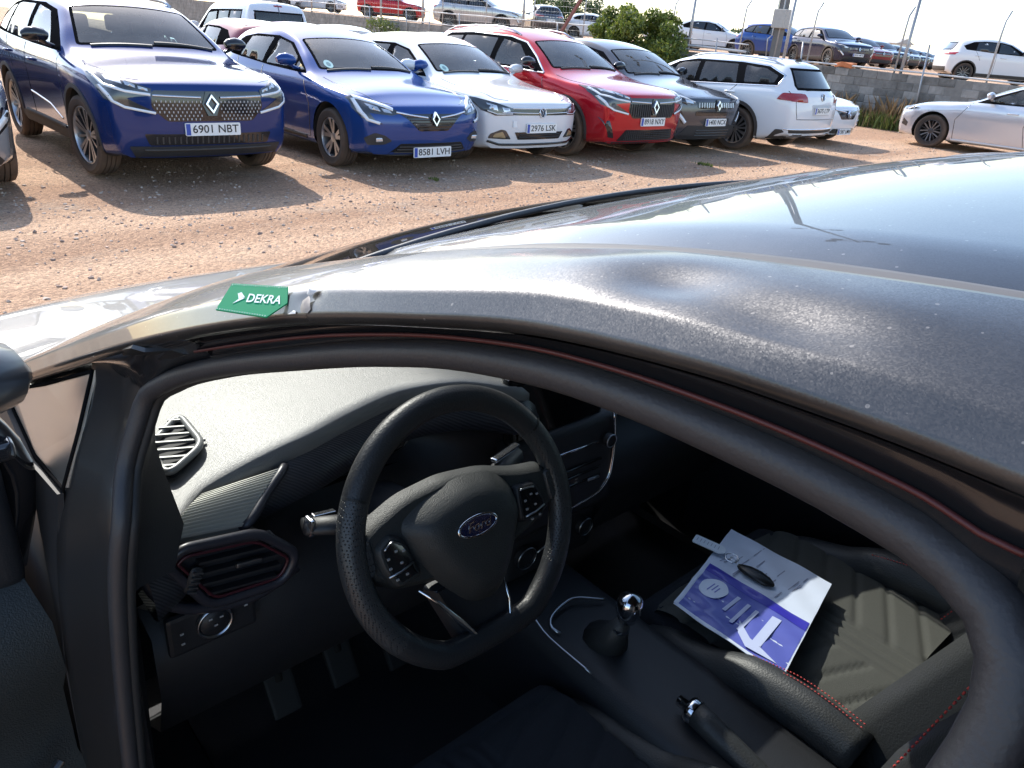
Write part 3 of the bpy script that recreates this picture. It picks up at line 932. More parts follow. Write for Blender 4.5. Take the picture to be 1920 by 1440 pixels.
SUV = dict(W=.915, H=1.60, wb=2.667, nose=.89, ro=.95, clear=.20, R=.362, nose_z=.905, tail_z=1.02, cowl=(-.30, 1.085), header=(-1.12, 1.515), rear=(-3.10, 1.53), peak=-1.85,
           tail_top=[(-3.30, 1.42), (-3.50, 1.16)], hood_w=.80, roof_w=.60, crown=.045,
           shoulder=[(.89, .84), (.5, .92), (0, .985), (-.5, 1.03), (-1.5, 1.055), (-2.7, 1.10), (-3.3, 1.08), (-3.62, .98)],
           nose_prof=[(.15, .74), (.28, .83), (.45, .885), (.60, .89), (.80, .885), (.90, .85), (1.0, .75)], tail_prof=[(.2, -3.42), (.4, -3.56), (.7, -3.62), (.95, -3.60), (1.05, -3.55), (1.3, -3.45)],
           rear_window=[(-.50, 1.10), (.50, 1.10), (.56, 1.20), (.52, 1.43), (-.52, 1.43), (-.56, 1.20)],
           dlo=[(-.52, 1.065), (-.80, 1.24), (-1.15, 1.42), (-1.5, 1.475), (-2.3, 1.485), (-2.75, 1.45), (-3.12, 1.27), (-3.02, 1.155), (-1.5, 1.085)],
           panes=[round_poly([(-.85, 1.115), (-1.02, 1.245), (-1.25, 1.40), (-1.62, 1.45), (-1.66, 1.11)], .02, 2), round_poly([(-1.78, 1.115), (-1.75, 1.455), (-2.3, 1.455), (-2.46, 1.44), (-2.52, 1.15)], .02, 2), round_poly([(-2.58, 1.16), (-2.52, 1.435), (-2.75, 1.405), (-2.98, 1.27), (-2.95, 1.185)], .02, 2)],
           gaps=[[(-.46, .38), (-.43, .75), (-.52, 1.05)], [(-1.70, .36), (-1.72, 1.08)], [(-2.28, .80), (-2.50, 1.12)], [(-.46, .38), (-2.05, .36)]],
           handles=[(-1.45, .93), (-2.40, .96)], mirror=(-.72, 1.10), cladding=.035, plate_z=.515, rplate_z=.75, privacy=False, crease=True)
build_type('suv', SUV, feat_suv)

# ---- red long SUV: same maker's face with a barred grille
def feat_long(H, P):
    o = []
    gr = round_poly([(-.42, .60), (.42, .60), (.50, .70), (.47, .86), (-.47, .86), (-.50, .70)], .03, 3)
    o.append(('grille', H.patch(gr, 'front', M_BLACK, off=0.004, g=0.06), None))
    o += [(n, m, 'grille') for n, m, _ in vslats(H, [y for y in np.arange(-.46, .47, .042) if abs(y) > .07], lambda y: .615 + max(0, abs(y) - .40) * .8, lambda y: .785, M_PLAST, w=.016, off=.016)]
    for s in (-1, 1): o.append(('grille_bar', H.strip([(s * .09, .80), (s * .47, .815)], .020, 'front', M_SATIN, off=.018), 'grille'))
    o += emblem_diamond(H, .745, .13, .185, t=.03, push=.014)
    house = [(.475, .80), (.47, .865), (.80, .955), (.86, .965), (.875, .90), (.84, .76), (.74, .69), (.52, .645), (.48, .655), (.60, .72), (.70, .775), (.62, .79)]
    o += lamp_set(H, house, [[(.49, .812), (.70, .84), (.82, .875), (.85, .945)], [(.845, .86), (.80, .745), (.72, .70), (.50, .655)]], [[(.50, .845), (.58, .862), (.58, .885), (.50, .865)], [(.60, .867), (.68, .888), (.68, .913), (.60, .89)], [(.70, .893), (.79, .915), (.79, .942), (.70, .915)]])
    o.append(band(H, -.60, .60, .30, .45, M_BLACK, y0t=-.50, y1t=.50, off=.006, name='lower_intake'))
    bm = bmesh.new()
    for r in range(5):
        for c in range(-13, 14):
            y, z = (c + (.5 if r % 2 else 0)) * .038, .32 + r * .026
            if abs(y) < .54 - (z - .3) * .5:
                h, n = H.cast(y, z, 'front'); bm_box(bm, h + n * .010, (.006, .022, .012))
    o.append(('intake_mesh', bm_mesh(bm, M_PLAST), 'lower_intake'))
    a = H.patch([(.66, .335), (.74, .345), (.845, .60), (.76, .56)], 'front', M_BLACK, off=.006, g=.05); o += both('bumper_side_vent', a)
    o.append(band(H, -.70, .70, .235, .285, M_PLAST, y0t=-.74, y1t=.74, off=.012, name='skid_panel', r=.01))
    o += both('sill_trim', H.strip([(-.60, .36), (-2.15, .36)], .05, 'side', M_DUSTPL, off=.010))
    a = H.strip([(.72, .56), (.62, .70), (.2, .765), (-.32, .785)], .010, 'top', M_BLACK, off=.002); o += both('bonnet_gap', a)
    bm = bmesh.new(); pts = []
    for x in np.linspace(P['header'][0] - .25, P['rear'][0] + .15, 9):
        h, n = H.cast(x, P['roof_w'] * .94, 'top'); pts.append(h + Vector((0, 0, .035)))
    pts[0].z -= .035; pts[-1].z -= .035
    bm_tube(bm, pts, .014, 8); a = bm_mesh(bm, M_SATIN); o += both('roof_rail', a)
    return o
LONG = dict(SUV); LONG.update(wb=2.738, ro=1.09, rear=(-3.35, 1.56), H=1.63, peak=-1.9, tail_top=[(-3.55, 1.44), (-3.70, 1.18)],
    shoulder=[(.89, .84), (.5, .93), (0, 1.0), (-.5, 1.035), (-1.5, 1.06), (-2.7, 1.10), (-3.4, 1.09), (-3.83, .98)],
    tail_prof=[(.2, -3.62), (.4, -3.76), (.7, -3.83), (.95, -3.81), (1.05, -3.76), (1.3, -3.66)],
    dlo=[(-.52, 1.065), (-.80, 1.24), (-1.15, 1.425), (-1.5, 1.49), (-2.4, 1.51), (-3.0, 1.48), (-3.36, 1.32), (-3.32, 1.17), (-1.5, 1.085)],
    panes=[round_poly([(-.85, 1.115), (-1.02, 1.245), (-1.25, 1.405), (-1.62, 1.46), (-1.66, 1.11)], .02, 2), round_poly([(-1.78, 1.115), (-1.75, 1.465), (-2.3, 1.475), (-2.55, 1.465), (-2.60, 1.15)], .02, 2), round_poly([(-2.66, 1.16), (-2.62, 1.46), (-3.0, 1.44), (-3.24, 1.32), (-3.22, 1.19)], .02, 2)],
    gaps=[[(-.46, .38), (-.43, .75), (-.52, 1.05)], [(-1.70, .36), (-1.72, 1.08)], [(-2.35, .80), (-2.58, 1.12)], [(-.46, .38), (-2.1, .36)]],
    privacy=True, plate_z=.555, crease=False, dlo_chrome=[(-.52, 1.06), (-1.5, 1.08), (-2.7, 1.13), (-3.33, 1.165), (-3.38, 1.32), (-3.0, 1.49), (-2.4, 1.52), (-1.5, 1.50), (-1.15, 1.435), (-.80, 1.25), (-.52, 1.06)])
build_type('long', LONG, feat_long)

# ---- small hatchbacks
def feat_hatch_r(H, P):
    o = []
    gr = round_poly([(-.20, .475), (.20, .475), (.34, .60), (.44, .655), (-.44, .655), (-.34, .60)], .03, 3)
    o.append(('grille', H.patch(gr, 'front', M_BLACK, off=.004, g=.06), None))
    o += [(n, m, 'grille') for n, m, _ in slats(H, [.50, .53, .56, .59, .62], lambda z: .19 + (z - .475) * 1.1, M_DUSTPL, .012, .010)]
    for s in (-1, 1): o.append(('grille_bar', H.strip([(s * .09, .615), (s * .30, .640), (s * .47, .668)], .016, 'front', M_CHROME, off=.014), 'grille'))
    o += emblem_diamond(H, .60, .115, .165, t=.03, push=.014, back=False)
    house = [(.43, .655), (.46, .685), (.62, .735), (.80, .80), (.845, .78), (.84, .69), (.80, .60), (.70, .555), (.62, .545), (.70, .59), (.74, .655), (.66, .645), (.52, .635)]
    o += lamp_set(H, house, [[(.50, .690), (.64, .745), (.80, .790)], [(.815, .775), (.80, .66), (.76, .585), (.65, .553)]], [[(.52, .655), (.60, .665), (.62, .70), (.54, .685)], [(.63, .67), (.72, .685), (.74, .735), (.65, .71)]], gw=.030)
    o.append(band(H, -.55, .55, .225, .345, M_BLACK, y0t=-.42, y1t=.42, off=.006, name='lower_intake'))
    o += slats(H, [.25, .28, .31], lambda z: .50 - (z - .225) * .8, M_DUSTPL, .012, .013)
    a = H.patch(round_poly([(.52, .375), (.60, .335), (.76, .325), (.79, .40), (.70, .455), (.60, .43)], .02), 'front', M_PLAST, off=.006, g=.05); o += both('fog_recess', a)
    bm = bmesh.new(); h, n = H.cast(.655, .385, 'front'); F = Matrix.Translation(h + n * .012)
    bm_box(bm, h + n * .012, (.02, .09, .045), bevel=.012); a = bm_mesh(bm, M_LENS); o += both('fog_light', a)
    o.append(band(H, -.62, .62, .175, .215, M_PLAST, off=.010, name='bumper_lip', r=.01))
    for q in ([(.66, .46), (.56, .60), (.3, .675), (-.38, .705)],): o += both('bonnet_gap', H.strip(q, .010, 'top', M_BLACK, off=.002))
    o += both('sill_trim', H.strip([(-.55, .26), (-2.05, .26)], .045, 'side', M_DUSTPL, off=.008))
    o += rear_set(H, P, [round_poly([(.40, .88), (.80, .88), (.82, .98), (.50, .96)], .02)], bumper=[(-.6, .30), (.6, .30), (.62, .45), (-.62, .45)])
    return o
HATCH = dict(W=.885, H=1.435, wb=2.583, nose=.82, ro=.66, clear=.165, R=.318, nose_z=.735, tail_z=.90, cowl=(-.36, .955), header=(-1.22, 1.345), rear=(-2.72, 1.365), peak=-1.75,
           tail_top=[(-2.95, 1.22), (-3.12, 1.02)], hood_w=.74, roof_w=.565, crown=.045, bow=.20, nose_k=.27,
           shoulder=[(.82, .68), (.5, .80), (0, .875), (-.5, .92), (-1.5, .945), (-2.5, .985), (-3.0, .96), (-3.24, .87)],
           nose_prof=[(.12, .68), (.25, .77), (.40, .815), (.55, .82), (.66, .795), (.75, .72), (.85, .60)], tail_prof=[(.2, -3.06), (.4, -3.20), (.7, -3.245), (.9, -3.20), (1.0, -3.15), (1.2, -3.02)],
           rear_window=[(-.46, .98), (.46, .98), (.52, 1.06), (.46, 1.27), (-.46, 1.27), (-.52, 1.06)],
           dlo=[(-.60, .945), (-.88, 1.09), (-1.22, 1.245), (-1.55, 1.305), (-2.1, 1.30), (-2.45, 1.255), (-2.72, 1.12), (-2.62, 1.04), (-1.5, .97)],
           panes=[round_poly([(-.90, .99), (-.95, 1.095), (-1.25, 1.23), (-1.50, 1.275), (-1.58, .995)], .02, 2), round_poly([(-1.68, 1.0), (-1.62, 1.28), (-2.08, 1.272), (-2.22, 1.262), (-2.30, 1.04)], .02, 2), round_poly([(-.68, .975), (-.86, .985), (-.885, 1.06)], .01, 2)],
           gaps=[[(-.46, .28), (-.43, .65), (-.58, .93)], [(-1.62, .26), (-1.64, .96)], [(-2.20, .70), (-2.35, 1.02)], [(-.46, .28), (-2.0, .27)]],
           handles=[(-1.42, .80)], mirror=(-.80, .98), plate_z=.245, rplate_z=.70, sticker=(-.62, -.50))
build_type('hatch', HATCH, feat_hatch_r)

def feat_hatch_v(H, P):
    o = []
    gr = round_poly([(-.46, .625), (.46, .625), (.47, .695), (-.47, .695)], .012, 2)
    o.append(('grille', H.patch(gr, 'front', M_BLACK, off=.004, g=.06), None))
    o.append(('grille_bar', H.strip([(-.47, .705), (.47, .705)], .012, 'front', M_CHROME, off=.012), 'grille'))
    for s in (-1, 1): o.append(('grille_bar', H.strip([(s * .07, .648), (s * .60, .655)], .010, 'front', M_CHROME, off=.012), 'grille'))
    o += emblem_vw(H, .655, .056)
    house = [(.45, .625), (.46, .70), (.66, .755), (.83, .80), (.85, .77), (.80, .665), (.68, .615)]
    o += lamp_set(H, house, [[(.47, .640), (.66, .632), (.76, .665)]], [[(.50, .665), (.58, .66), (.60, .71), (.51, .70)], [(.65, .665), (.74, .69), (.75, .745), (.66, .725)]], gw=.010)
    o.append(band(H, -.36, .36, .335, .425, M_BLACK, y0t=-.42, y1t=.42, off=.006, name='lower_intake', r=.012))
    o += slats(H, [.365, .395], lambda z: .35, M_PLAST, .012, .012)
    a = H.patch(round_poly([(.46, .34), (.74, .345), (.72, .40), (.60, .455), (.54, .445)], .02), 'front', M_LAMPD, off=.006, g=.05); o += both('fog_recess', a)
    o += both('fog_light', H.patch(round_poly([(.53, .355), (.69, .36), (.67, .40), (.58, .43)], .015), 'front', mat('fog_lens_amber', (.36, .26, .14), rough=.2, coat=1), off=.010, g=.05))
    o.append(('bumper_lip', H.strip([(-.74, .315), (-.60, .275), (.60, .275), (.74, .315)], .024, 'front', M_BLACK, off=.012), None))
    bm = bmesh.new(); h, n = H.cast(-.42, .52, 'front'); bm_box(bm, h + n * .001, (.006, .075, .075)); o.append(('tow_cover', bm_mesh(bm, M_WHITE), None))
    o += both('bonnet_gap', H.strip([(.66, .46), (.56, .60), (.3, .675), (-.40, .705)], .010, 'top', M_BLACK, off=.002))
    o += rear_set(H, P, [round_poly([(.45, .86), (.80, .86), (.82, .98), (.50, .96)], .02)], bumper=[(-.6, .30), (.6, .30), (.62, .45), (-.62, .45)])
    return o
POLO = dict(HATCH); POLO.update(W=.875, H=1.455, wb=2.55, nose_z=.77, cowl=(-.38, .97), header=(-1.22, 1.365), rear=(-2.75, 1.385), plate_z=.47,
    nose_prof=[(.12, .66), (.25, .765), (.40, .80), (.55, .81), (.70, .80), (.80, .73), (.9, .62)], shoulder=[(.82, .72), (.5, .82), (0, .885), (-.5, .925), (-1.5, .95), (-2.5, .98), (-3.0, .96), (-3.21, .87)], roof_w=.575)
build_type('polo', POLO, feat_hatch_v)

# ---- white hatch with black bumper blades
def feat_hatch_m(H, P):
    o = []
    gr = round_poly([(-.24, .50), (.24, .50), (.42, .66), (-.42, .66)], .03, 3)
    o.append(('grille', H.patch(gr, 'front', M_BLACK, off=.004, g=.06), None))
    for s in (-1, 1): o.append(('grille_bar', H.strip([(s * .09, .63), (s * .46, .672)], .014, 'front', M_CHROME, off=.014), 'grille'))
    o += emblem_diamond(H, .60, .12, .17, t=.03, push=.014, back=False)
    house = [(.42, .655), (.46, .70), (.66, .76), (.83, .80), (.85, .75), (.80, .68), (.66, .645)]
    o += lamp_set(H, house, [[(.45, .66), (.66, .655), (.80, .69), (.83, .78)]], [[(.50, .675), (.62, .68), (.62, .735), (.51, .70)]], gw=.014)
    for zz in (.56, .44, .36): o += both('bumper_blade', H.patch([(.52, zz - .03), (.82, zz + .015), (.83, zz + .05), (.56, zz + .02)], 'front', M_BLACK, off=.006, g=.05))
    o.append(band(H, -.52, .52, .215, .33, M_BLACK, y0t=-.42, y1t=.42, off=.006, name='lower_intake'))
    o += both('bonnet_gap', H.strip([(.66, .46), (.56, .60), (.3, .675), (-.38, .705)], .010, 'top', M_BLACK, off=.002))
    o += rear_set(H, P, [round_poly([(.40, .88), (.80, .88), (.82, .98), (.50, .96)], .02)])
    return o
MEG = dict(HATCH); MEG.update(W=.90, wb=2.67, R=.325, plate_z=.27)
build_type('blade_hatch', MEG, feat_hatch_m)

# ---- small crossover (grey with black roof); also stands in on the upper level
def feat_cross(H, P):
    o = []
    gr = round_poly([(-.46, .70), (.46, .70), (.50, .80), (-.50, .80)], .02, 2)
    o.append(('grille', H.patch(gr, 'front', M_BLACK, off=.004, g=.06), None))
    o += [(n, m, 'grille') for n, m, _ in vslats(H, [y for y in np.arange(-.44, .45, .055) if abs(y) > .07], lambda y: .715, lambda y: .785, M_SATIN, w=.007, off=.010)]
    o += emblem_diamond(H, .745, .115, .155, t=.025, push=.012)
    house = [(.50, .755), (.51, .80), (.70, .86), (.84, .90), (.86, .86), (.80, .79), (.66, .745)]
    o += lamp_set(H, house, [[(.53, .79), (.70, .845), (.83, .885)]], [[(.56, .77), (.68, .78), (.70, .825), (.57, .80)]], gw=.012)
    o += both('daytime_light', H.strip([(.83, .66), (.66, .49)], .045, 'front', M_DRL, off=.012))
    o += both('bumper_side_vent', H.patch([(.70, .47), (.84, .60), (.86, .74), (.78, .70), (.64, .50)], 'front', M_BLACK, off=.005, g=.05))
    o.append(band(H, -.50, .50, .60, .66, M_BLACK, off=.006, name='grille_slot', r=.015))
    o.append(band(H, -.78, .78, .23, .45, M_PLAST, y0t=-.60, y1t=.60, off=.008, name='lower_bumper'))
    o += slats(H, [.30, .34, .38], lambda z: .42, M_BLACK, .014, .014)
    o += both('bonnet_gap', H.strip([(.60, .62), (.2, .70), (-.32, .74)], .010, 'top', M_BLACK, off=.002))
    rt = [(P['header'][0] - .02, -.50), (P['header'][0] - .02, .50), (P['rear'][0] + .08, .48), (P['rear'][0] + .08, -.48)]
    o += rear_set(H, P, [round_poly([(.40, .90), (.84, .92), (.84, 1.02), (.60, .98), (.40, .95)], .02)], bumper=[(-.66, .30), (.66, .30), (.68, .50), (-.68, .50)])
    return o
CROSS = dict(SUV); CROSS.update(W=.90, H=1.565, wb=2.64, nose=.83, ro=.76, R=.335, clear=.185, nose_z=.855, cowl=(-.32, 1.045), header=(-1.12, 1.47), rear=(-2.85, 1.48), peak=-1.75, tail_top=[(-3.05, 1.36), (-3.22, 1.12)],
    shoulder=[(.83, .80), (.5, .89), (0, .955), (-.5, 1.0), (-1.5, 1.03), (-2.5, 1.075), (-3.0, 1.05), (-3.4, .95)],
    nose_prof=[(.15, .70), (.28, .78), (.45, .82), (.60, .835), (.75, .825), (.86, .78), (.95, .68)], tail_prof=[(.2, -3.22), (.4, -3.35), (.7, -3.40), (.95, -3.38), (1.05, -3.32), (1.3, -3.20)],
    dlo=[(-.55, 1.03), (-.82, 1.20), (-1.15, 1.375), (-1.5, 1.435), (-2.1, 1.44), (-2.5, 1.40), (-2.85, 1.25), (-2.75, 1.12), (-1.5, 1.05)],
    panes=[round_poly([(-.85, 1.08), (-1.02, 1.21), (-1.25, 1.36), (-1.56, 1.405), (-1.60, 1.07)], .02, 2), round_poly([(-1.70, 1.075), (-1.66, 1.41), (-2.1, 1.41), (-2.34, 1.385), (-2.42, 1.10)], .02, 2)],
    gaps=[[(-.46, .36), (-.43, .72), (-.54, 1.02)], [(-1.64, .34), (-1.66, 1.05)], [(-2.2, .78), (-2.4, 1.09)]], handles=[(-1.40, .91), (-2.30, .94)], mirror=(-.74, 1.06), plate_z=.50, tail_w=.66)
CROSS['rear_window'] = [(-.48, 1.08), (.48, 1.08), (.53, 1.16), (.48, 1.38), (-.48, 1.38), (-.53, 1.16)]
build_type('crossover', CROSS, feat_cross)

# ---- estate seen from behind
def feat_estate(H, P):
    o = []
    o += rear_set(H, P, [round_poly([(.46, .86), (.80, .87), (.80, .985), (.50, .985)], .02)])
    o += both('tail_light', H.patch(round_poly([(H.t + .13, .875), (H.t + .40, .885), (H.t + .34, .985), (H.t + .13, .99)], .02), 'side', M_RED, off=.010, g=.03))
    o += emblem_vw(H, .945, .055, rear=True)
    o.append(('rear_valance', H.patch(round_poly([(-.82, .27), (.82, .27), (.84, .43), (-.84, .43)], .02), 'rear', M_DUSTPL, off=.012, g=.08), None))
    o.append(('bumper_chrome', H.strip([(-.80, .44), (.80, .44)], .018, 'rear', M_CHROME, off=.014), None))
    for s in (-1, 1): o.append(('exhaust_trim', H.patch(round_poly([(s * .42, .30), (s * .66, .31), (s * .66, .37), (s * .44, .37)], .01), 'rear', M_CHROME, off=.020, g=.06), None))
    o.append(('tailgate_gap', H.strip([(-.74, 1.02), (-.70, .72), (-.66, .60), (.66, .60), (.70, .72), (.74, 1.02)], .010, 'rear', M_BLACK, off=.002), None))
    o.append(('plate_recess', H.patch(round_poly([(-.30, .66), (.30, .66), (.33, .83), (-.33, .83)], .02), 'rear', mat('white_recess', (.50, .50, .51), rough=.4), off=.003, g=.06), None))
    o += both('sill_cladding', H.strip([(-.5, .30), (-2.3, .30)], .10, 'side', M_DUSTPL, off=.010))
    bm = bmesh.new(); pts = []
    for x in np.linspace(P['header'][0] - .2, P['rear'][0] + .25, 11):
        h, n = H.cast(x, P['roof_w'] * .95, 'top'); pts.append(h + Vector((0, 0, .03)))
    pts[0].z -= .03; pts[-1].z -= .03
    bm_tube(bm, pts, .013, 8); a = bm_mesh(bm, M_SATIN); o += both('roof_rail', a)
    bm = bmesh.new(); h, n = H.cast(P['rear'][0] + .30, 0, 'top'); bm_prism(bm, [(-.07, 0), (.07, 0), (.0, .055), (-.05, .06)], -.012, .012, Matrix.Translation(h) @ Matrix.Rotation(PI / 2, 4, 'X'))
    o.append(('roof_antenna', bm_mesh(bm, M_BLACK), None))
    sp = [(P['rear'][0] - .06, -.50), (P['rear'][0] - .06, .50), (P['rear'][0] + .12, .52), (P['rear'][0] + .12, -.52)]
    house = [(.45, .66), (.46, .72), (.80, .80), (.83, .70)]
    o += lamp_set(H, house, [], [])
    return o
ESTATE = dict(SUV); ESTATE.update(W=.92, H=1.50, wb=2.79, nose=.90, ro=1.08, R=.345, clear=.19, nose_z=.80, tail_z=.98, cowl=(-.42, 1.0), header=(-1.30, 1.41), rear=(-3.55, 1.43), peak=-2.0, tail_top=[(-3.70, 1.30), (-3.80, 1.10)], roof_w=.585, bow=.18,
    shoulder=[(.90, .74), (.5, .84), (0, .91), (-.5, .955), (-1.5, .985), (-2.8, 1.02), (-3.5, 1.03), (-3.87, .96)],
    nose_prof=[(.15, .76), (.3, .86), (.45, .90), (.65, .89), (.78, .84), (.9, .72)], tail_prof=[(.2, -3.72), (.4, -3.85), (.65, -3.87), (.95, -3.83), (1.05, -3.79), (1.3, -3.68), (1.45, -3.58)], tail_k=.22, tail_w=.72,
    rear_window=[(-.60, 1.04), (.60, 1.04), (.62, 1.10), (.53, 1.36), (-.53, 1.36), (-.62, 1.10)],
    dlo=[(-.68, .985), (-.95, 1.13), (-1.30, 1.305), (-1.7, 1.375), (-2.6, 1.385), (-3.12, 1.355), (-3.42, 1.24), (-3.40, 1.085), (-1.7, 1.0)],
    panes=[round_poly([(-.92, 1.03), (-1.15, 1.19), (-1.42, 1.305), (-1.78, 1.345), (-1.82, 1.04)], .02, 2), round_poly([(-1.92, 1.045), (-1.88, 1.35), (-2.55, 1.355), (-2.66, 1.075)], .02, 2), round_poly([(-2.80, 1.09), (-2.70, 1.35), (-3.08, 1.325), (-3.34, 1.23), (-3.33, 1.12)], .02, 2)],
    gaps=[[(-.48, .34), (-.45, .72), (-.62, .97)], [(-1.85, .34), (-1.87, 1.0)], [(-2.45, .78), (-2.70, 1.04)]], handles=[(-1.62, .89), (-2.60, .92)], mirror=(-.85, 1.03), privacy=True, rplate_z=.735, cladding=.05,
    dlo_chrome=[(-.68, .98), (-1.7, .995), (-3.40, 1.078), (-3.44, 1.24), (-3.12, 1.365), (-2.6, 1.395), (-1.7, 1.385), (-1.30, 1.315)])
build_type('estate', ESTATE, feat_estate)

# ---- silver-white hatch in profile by the wall
def feat_profile(H, P):
    o = []
    gr = round_poly([(-.40, .48), (.40, .48), (.44, .60), (.36, .66), (-.36, .66), (-.44, .60)], .03, 3)
    o.append(('grille', H.patch(gr, 'front', M_BLACK, off=.004, g=.06), None))
    house = [(.42, .64), (.44, .69), (.66, .745), (.84, .78), (.86, .745), (.80, .69), (.60, .645)]
    o += lamp_set(H, house, [[(.45, .65), (.62, .655), (.80, .70)]], [[(.52, .665), (.64, .675), (.66, .72), (.54, .695)]], gw=.012)
    o += both('headlight_side', H.patch(round_poly([(.30, .745), (.56, .69), (.62, .72), (.50, .765)], .015), 'side', M_LAMPD, off=.006, g=.05))
    o += both('bumper_side_vent', H.patch([(.52, .36), (.64, .40), (.62, .52), (.50, .44)], 'side', M_LAMPD, off=.006, g=.05))
    o.append(band(H, -.60, .60, .20, .36, M_BLACK, y0t=-.50, y1t=.50, off=.006, name='lower_intake'))
    o += both('sill_skirt', H.strip([(-.45, .205), (-2.2, .205)], .045, 'side', mat('skirt_white', (.62, .62, .63), rough=.3, coat=.5), off=.012))
    o += both('pillar_chrome', H.strip([(-1.76, .96), (-1.64, 1.315)], .018, 'side', M_CHROME, off=.008))
    o += rear_set(H, P, [round_poly([(.45, .86), (.80, .86), (.82, .98), (.50, .96)], .02)])
    return o
FOCUS = dict(HATCH); FOCUS.update(W=.91, H=1.45, wb=2.70, nose=.87, ro=.81, R=.325, clear=.145, nose_z=.755, cowl=(-.50, .97), header=(-1.42, 1.37), rear=(-2.95, 1.375), peak=-1.95, tail_top=[(-3.2, 1.22), (-3.38, 1.04)],
    shoulder=[(.87, .70), (.5, .80), (0, .87), (-.6, .92), (-1.6, .945), (-2.7, .985), (-3.2, .96), (-3.51, .88)],
    nose_prof=[(.12, .74), (.25, .83), (.40, .865), (.55, .87), (.66, .85), (.76, .78), (.86, .66)], tail_prof=[(.2, -3.32), (.4, -3.46), (.7, -3.51), (.9, -3.48), (1.0, -3.42), (1.2, -3.29)],
    dlo=[(-.72, .96), (-1.02, 1.11), (-1.38, 1.265), (-1.75, 1.33), (-2.3, 1.325), (-2.7, 1.265), (-3.05, 1.09), (-2.9, 1.035), (-1.7, .975)],
    panes=[round_poly([(-.98, 1.0), (-1.10, 1.10), (-1.40, 1.24), (-1.66, 1.295), (-1.74, 1.005)], .02, 2), round_poly([(-1.84, 1.01), (-1.76, 1.30), (-2.28, 1.295), (-2.62, 1.24), (-2.80, 1.06)], .02, 2)],
    gaps=[[(-.47, .22), (-.43, .60), (-.66, .95)], [(-1.80, .22), (-1.70, .60), (-1.78, .96)], [(-2.35, .70), (-2.6, 1.03)]], handles=[(-1.45, .82), (-2.30, .85)], mirror=(-.98, 1.02), privacy=True)
build_type('profile_hatch', FOCUS, feat_profile)

# ---- delivery van
def feat_van(H, P):
    o = rear_set(H, P, [round_poly([(.70, .85), (.85, .85), (.85, 1.15), (.74, 1.15)], .02)], bumper=[(-.75, .3), (.75, .3), (.76, .5), (-.76, .5)])
    o.append(('stop_lamp', H.patch([(-.10, 1.70), (.10, 1.70), (.10, 1.73), (-.10, 1.73)], 'rear', M_RED, off=.006, g=.06), None))
    o.append(('door_gap', H.strip([(0, .5), (0, 1.75)], .014, 'rear', M_BLACK, off=.008), None))
    return o
VAN = dict(SUV); VAN.update(W=.90, H=1.82, wb=2.70, nose=.85, ro=.75, R=.32, clear=.19, nose_z=.92, tail_z=1.68, cowl=(-.25, 1.15), header=(-1.0, 1.70), rear=(-3.25, 1.79), peak=-2.0, tail_top=[(-3.38, 1.75)], roof_w=.66, crown=.05, tail_w=.66, privacy=True,
    shoulder=[(.85, .86), (.5, .95), (0, 1.02), (-.5, 1.08), (-1.5, 1.10), (-2.7, 1.12), (-3.45, 1.12)], cladding=.03,
    tail_prof=[(.2, -3.38), (.4, -3.45), (1.0, -3.45), (1.4, -3.42), (1.75, -3.35)], tail_k=.10,
    rear_window=[(-.62, 1.16), (.62, 1.16), (.60, 1.60), (-.60, 1.60)],
    dlo=[(-.55, 1.10), (-1.05, 1.50), (-1.2, 1.56), (-3.0, 1.60), (-3.05, 1.18), (-1.4, 1.12)],
    panes=[[(-.85, 1.15), (-1.12, 1.48), (-1.65, 1.52), (-1.65, 1.16)], [(-1.78, 1.18), (-1.78, 1.53), (-2.35, 1.55), (-2.35, 1.20)], [(-2.45, 1.21), (-2.45, 1.55), (-2.98, 1.56), (-2.98, 1.22)]],
    gaps=[[(-1.70, .34), (-1.72, 1.1)]], handles=[(-1.5, .95)])
build_type('van', VAN, feat_van, see_through=True)

# opaque-glass variants for cars far off on the upper level
build_type('far_suv', dict(SUV, stations=34, sub=1), feat_cross, see_through=False)
build_type('far_crossover', dict(CROSS, stations=34, sub=1), feat_cross, see_through=False)
build_type('far_hatch', dict(HATCH, stations=34, sub=1), feat_hatch_m, see_through=False)

# ------------------------------------------------------------------ parked cars
P_BLUE = paint('paint_blue', (0.005, 0.030, 0.15), metal=0.25, rough=0.14)
P_BLUE2 = paint('paint_mid_blue', (0.008, 0.050, 0.22), metal=0.25, rough=0.14)
P_WHITE = paint('paint_white', (0.72, 0.73, 0.75), metal=0.0, rough=0.14, dust=0.22)
P_SILVERW = paint('paint_silver_white', (0.60, 0.61, 0.65), metal=0.45, rough=0.14, dust=0.18)
P_RED = paint('paint_red', (0.42, 0.004, 0.014), metal=0.25, rough=0.14)
P_DRED = paint('paint_dark_red', (0.16, 0.012, 0.025), metal=0.3, rough=0.14)
P_GREY = paint('paint_slate_grey', (0.075, 0.08, 0.095), metal=0.5, rough=0.14)
P_LGREY = paint('paint_light_grey', (0.36, 0.37, 0.39), metal=0.5, rough=0.14)
P_SILVER = paint('paint_silver', (0.46, 0.46, 0.47), metal=0.6, rough=0.14)
P_NAVY = paint('paint_navy', (0.008, 0.014, 0.045), metal=0.4, rough=0.14, dust=0.15)
P_BLACK = paint('paint_black', (0.010, 0.010, 0.012), metal=0.2, rough=0.14, dust=0.2)
def hd(dx, dy): return math.atan2(dy, dx)
DOWN, UPW = hd(0, -1), hd(0, 1)
G1 = 'cars parked in the front row'
G2 = 'cars parked behind the front row'
G3 = 'cars parked on the upper level'
place_car('parked_car', 'crossover', P_LGREY, (.34, 8.1, 0), DOWN, 'pale grey car cut off by the left edge, only its front corner and tyre showing', 'car', 'seventeen_dark', G1)
